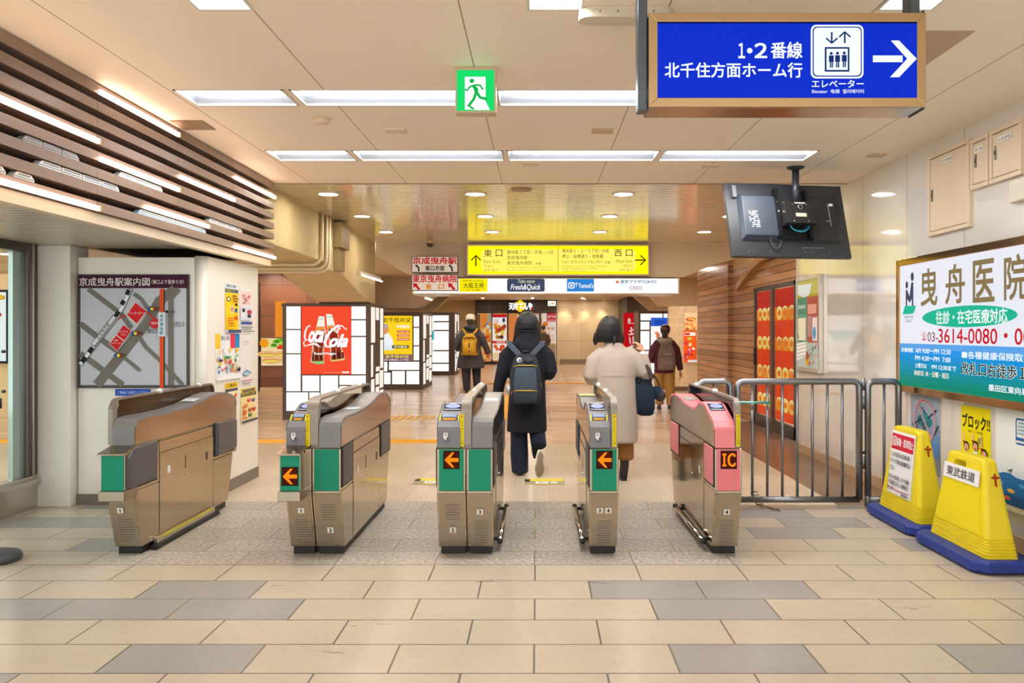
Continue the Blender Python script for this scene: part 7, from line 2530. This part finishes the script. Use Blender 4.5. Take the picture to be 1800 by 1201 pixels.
b.tube([(-.04, 0, 1.375), (-.16, 0, 1.37), (-.27, -.01, 1.24), (-.325, -.02, 1.08), (-.29, .08, .98)], [.05, .09, .088, .078, .068], 14)
b.tube([(.04, 0, 1.375), (.16, 0, 1.37), (.27, -.005, 1.24), (.335, .0, 1.08), (.415, .04, .89)], [.05, .09, .088, .076, .064], 14)
fuse(b, 'coat', t, gry, .014, 3)
b = MB().use(cloth('#2c3438', 'darkcollar'), True)
b.tube([(.13 * math.cos(R(20 * i)), -.02 + .11 * math.sin(R(20 * i)), 1.475 + .012 * math.sin(R(40 * i))) for i in range(19)], .04, 10)
b.build('hood', t)
drk = cloth('#34333c', 'greytrouser', bump=.3)
b = MB().use(drk)
b.tube([(-.095, 0, .92), (-.105, .0, .5), (-.085, -.02, .10), (-.085, -.02, .05)], [.125, .105, .085, .08], 14)
b.tube([(.095, 0, .92), (.125, .10, .54), (.145, .04, .16), (.145, .04, .12)], [.125, .105, .085, .08], 14)
rings(b, [(.85, .19, .13, 0, 0), (1.0, .19, .13, 0, 0)])
fuse(b, 'trousers', t, drk, .014, 2)
shoe(mat('#2a2624', rough=0.5), mat('#1a1a1a'), t, Matrix.Translation((-.085, .03, 0)), 1.12)
shoe(mat('#2a2624', rough=0.5), mat('#1a1a1a'), t, Matrix.Translation((.145, .08, .045)) @ Matrix.Rotation(R(-18), 4, 'X'), 1.12)
capm = mat('#efe0c8', rough=0.7, key='capcloth', noise=.06, bump=.15, nscale=30)
b = MB().use(capm)
rings(b, [(1.665, .112, .124, 0, .008), (1.69, .118, .13, 0, .008), (1.745, .112, .124, 0, .006), (1.79, .08, .09, 0, .005), (1.81, .035, .04, 0, .004)], 24)
b.ball((0, .13, 1.68), .075, .06, .012)
cp = fuse(b, 'cap', t, capm, .009, 1)
MB().use(mat('#3a2c26', rough=0.6)).box(-.055, .055, -.128, -.11, 1.668, 1.686).build('cap_strap', cp)
b = MB().use(mat('#2a2220', rough=0.6))
rings(b, [(1.56, .065, .07, 0, -.012), (1.60, .082, .088, 0, -.004), (1.66, .09, .10, 0, .004), (1.685, .086, .098, 0, .006)], 20)
fuse(b, 'hair', t, mat('#2a2220', rough=0.6), .010, 1)
def label_strip(t):
    MB().use(mat('#3a2c10', rough=0.6)).box(-.012, .018, -.415, -.40, .93, 1.15).build('dark_trim', t, bevel=0.004)
    for s in (-1, 1):
        MB().use(mat('#4a3418', rough=0.7), True).ball((s * .17, -.30, 1.03), .035, .07, .16).build('mesh_pocket', t)
    MB().use(mat('#4a3418', rough=0.7), True).tube([(-.13, -.31, 1.22), (-.06, -.34, 1.27), (0, -.35, 1.255), (.06, -.34, 1.27), (.13, -.31, 1.22)], .014, 8).build('top_trim', t)
backpack('backpack', 'mustard yellow backpack worn by the man with the cream cap', W3,
         [(.86, .17, .06, -.26), (.88, .20, .09, -.27), (1.0, .205, .105, -.27), (1.15, .185, .10, -.26), (1.27, .14, .08, -.24), (1.34, .09, .05, -.22), (1.36, .05, .02, -.21)],
         [cloth('#c79a2c', 'mustard', bump=.3), cloth('#d0a434', 'mustard2', bump=.3), mat('#8a6a1c', rough=0.5), cloth('#b0892a', 'mustardstrap')],
         [], [[(.06, -.2, 1.32), (.12, -.15, 1.4), (.17, -.08, 1.46), (.18, .02, 1.46), (.17, .11, 1.38), (.16, .15, 1.25)],
              [(-.06, -.2, 1.32), (-.12, -.15, 1.4), (-.17, -.08, 1.46), (-.18, .02, 1.46), (-.17, .11, 1.38), (-.16, .15, 1.25)]],
         pocket=[(.89, .10, .02, -.36), (.92, .13, .04, -.37), (1.02, .13, .05, -.37), (1.12, .11, .04, -.36), (1.19, .08, .015, -.34)], extra=label_strip)

# ---------------------------------------------------------------- person in the maroon jacket
W4 = (2.28, 14.3, 0)
t = thing('person', 'person in a maroon jacket and khaki trousers walking away on the right', 'person', W4, group='people walking away')
b = MB().use(SKIN)
head(b, (.02, .02, 1.42), .92, yaw=-.45)
b.tube([(0, 0, 1.18), (.01, .0, 1.28), (.015, .01, 1.36)], [.06, .05, .052], 12)
rings(b, [(.72, .13, .09, 0, 0), (.82, .145, .10, 0, 0), (1.0, .125, .09, 0, 0), (1.12, .14, .09, 0, 0), (1.2, .10, .07, 0, 0)])
b.tube([(-.13, 0, 1.17), (-.23, -.01, .96), (-.17, .16, .86)], [.045, .038, .026], 12)
b.tube([(.13, 0, 1.17), (.235, -.01, .92), (.285, .02, .69)], [.045, .038, .026], 12)
hand(b, (.288, .022, .675), (.1, .12, -.98), (-1, .1, 0), -1, .95)
hand(b, (-.16, .17, .86), (.2, .9, 0), (1, 0, .2), -1, .95)
b.tube([(-.08, 0, .76), (-.085, .06, .42), (-.08, .05, .09)], [.075, .05, .036], 12)
b.tube([(.08, 0, .76), (.09, -.0, .42), (.10, -.05, .09)], [.075, .05, .036], 12)
fuse(b, 'body', t, SKIN, .0075, 1)
mar = cloth('#552a34', 'maroon', noise=.12, bump=.35)
b = MB().use(mar)
rings(b, [(.655, .185, .125, 0, 0), (.67, .19, .13, 0, 0), (.85, .185, .13, 0, 0), (1.0, .18, .125, 0, 0), (1.12, .178, .115, 0, 0), (1.19, .145, .10, 0, 0), (1.24, .09, .085, 0, 0), (1.27, .08, .08, 0, 0)], 28)
b.tube([(-.04, 0, 1.185), (-.13, 0, 1.18), (-.205, -.01, 1.08), (-.238, -.02, .95), (-.18, .14, .87)], [.05, .078, .074, .066, .055], 14)
b.tube([(.04, 0, 1.185), (.13, 0, 1.18), (.205, -.01, 1.08), (.245, -.01, .92), (.285, .015, .71)], [.05, .078, .074, .066, .052], 14)
fuse(b, 'jacket', t, mar, .012, 2)
hod = cloth('#a59c86', 'hoodcloth', bump=.3)
b = MB().use(hod)
b.tube([(.105 * math.cos(R(20 * i)), -.02 + .095 * math.sin(R(20 * i)), 1.255 + .015 * math.cos(R(20 * i - 90))) for i in range(19)], .04, 10)
b.ball((0, -.095, 1.22), .09, .045, .06)
fuse(b, 'hood', t, hod, .012, 2)
hr = mat('#33241e', rough=0.4, key='hair4', noise=0.3, nscale=14, bump=0.4, stretch=(7, 7, .35), spec=0.4)
b = MB().use(hr)
rings(b, [(1.36, .072, .07, .005, -.02), (1.40, .086, .092, .01, -.006), (1.46, .09, .10, .014, .0), (1.50, .075, .085, .016, 0), (1.53, .035, .04, .018, 0)], 22)
b.ball((-.02, -.105, 1.335), .05, .035, .06)
fuse(b, 'hair', t, hr, .009, 2)
MB().use(mat('#8a3a30', rough=0.6), True).tube([(.014 + .091 * math.cos(R(20 * i)), .101 * math.sin(R(20 * i)), 1.462) for i in range(19)], .007, 6).build('hair_band', t)
kh = cloth('#b08a4c', 'khaki', bump=.4)
b = MB().use(kh)
b.tube([(-.085, 0, .76), (-.09, .05, .42), (-.082, .045, .10), (-.082, .045, .085)], [.105, .09, .075, .06], 16)
b.tube([(.085, 0, .76), (.095, .0, .42), (.102, -.045, .10), (.102, -.045, .085)], [.105, .09, .075, .06], 16)
rings(b, [(.68, .16, .11, 0, 0), (.82, .15, .11, 0, 0)])
fuse(b, 'trousers', t, kh, .011, 2)
bm = mat('#4a3024', rough=0.5, key='brownboot')
shoe(bm, mat('#2a201a'), t, Matrix.Translation((-.082, .09, 0)), 1.0)
shoe(bm, mat('#2a201a'), t, Matrix.Translation((.10, .0, .03)) @ Matrix.Rotation(R(-14), 4, 'X'), 1.0)
backpack('backpack', 'grey brown backpack worn by the person in the maroon jacket', (2.285, 14.3, 0),
         [(.715, .12, .04, -.20), (.73, .15, .075, -.205), (.85, .16, .09, -.205), (1.0, .15, .09, -.20), (1.1, .125, .075, -.19), (1.17, .09, .045, -.175), (1.19, .05, .02, -.17)],
         [cloth('#75645c', 'taupe', bump=.4), cloth('#80706a', 'taupe2', bump=.4), mat('#d8d0c4', rough=0.5), cloth('#8a766c', 'taupestrap')],
         [(1.0, .10, -.285, .02)],
         [[(.05, -.17, 1.16), (.09, -.11, 1.21), (.12, -.06, 1.245), (.13, .02, 1.25), (.13, .09, 1.19), (.125, .12, 1.08)],
          [(-.05, -.17, 1.16), (-.09, -.11, 1.21), (-.12, -.06, 1.245), (-.13, .02, 1.25), (-.13, .09, 1.19), (-.125, .12, 1.08)]],
         pocket=[(.74, .09, .015, -.28), (.76, .115, .035, -.29), (.86, .12, .04, -.292), (.95, .105, .03, -.285), (.98, .08, .01, -.28)])

# ---------------------------------------------------------------- small figure at the shop
t = thing('person', 'small distant figure in dark clothes standing before the shop front', 'person', (.23, 31.5, 0))
b = MB().use(SKIN)
head(b, (0, .02, 1.54), 1.0)
b.tube([(0, 0, 1.3), (0, 0, 1.46)], [.06, .055], 10)
rings(b, [(.8, .14, .1, 0, 0), (1.0, .14, .1, 0, 0), (1.25, .15, .1, 0, 0), (1.34, .09, .08, 0, 0)])
for s in (-1, 1):
    b.tube([(s * .15, 0, 1.28), (s * .22, 0, 1.05), (s * .2, .08, .84)], [.05, .04, .028], 10)
    hand(b, (s * .2, .085, .83), (0, .2, -.95), (-s, 0, 0), -s, 1.0)
    b.tube([(s * .09, 0, .85), (s * .1, .02, .45), (s * .1, 0, .06)], [.08, .055, .045], 10)
    b.tube([(s * .1, -.03, .035), (s * .1, .12, .03)], [.04, .03], 10)
fuse(b, 'body', t, SKIN, .011, 1)
dc = cloth('#5a4a38', 'fardark')
b = MB().use(dc)
rings(b, [(.72, .19, .13, 0, 0), (1.0, .18, .125, 0, 0), (1.25, .19, .12, 0, 0), (1.36, .09, .085, 0, 0)])
for s in (-1, 1):
    b.tube([(s * .15, 0, 1.29), (s * .235, 0, 1.05), (s * .205, .07, .87)], [.075, .065, .05], 10)
fuse(b, 'jacket', t, dc, .014, 1)
b = MB().use(mat('#3a3028', rough=0.8))
for s in (-1, 1):
    b.tube([(s * .09, 0, .85), (s * .1, .02, .45), (s * .1, 0, .07)], [.1, .08, .07], 10)
fuse(b, 'trousers', t, mat('#2c2826', rough=0.8), .014, 1)
b = MB().use(BLACK)
rings(b, [(1.5, .08, .085, 0, -.01), (1.58, .09, .1, 0, 0), (1.64, .06, .07, 0, 0), (1.66, .02, .02, 0, 0)])
fuse(b, 'hair', t, mat('#1a1614', rough=0.5), .012, 1)

# ------------------------------------------------------------------ emission of thin print is not sampled as a lamp
for m in bpy.data.materials:
    if m.use_nodes and 'Principled BSDF' in m.node_tree.nodes:
        e = m.node_tree.nodes['Principled BSDF'].inputs['Emission Strength'].default_value
        if 0 < e < 2.0:
            m.cycles.emission_sampling = 'NONE'
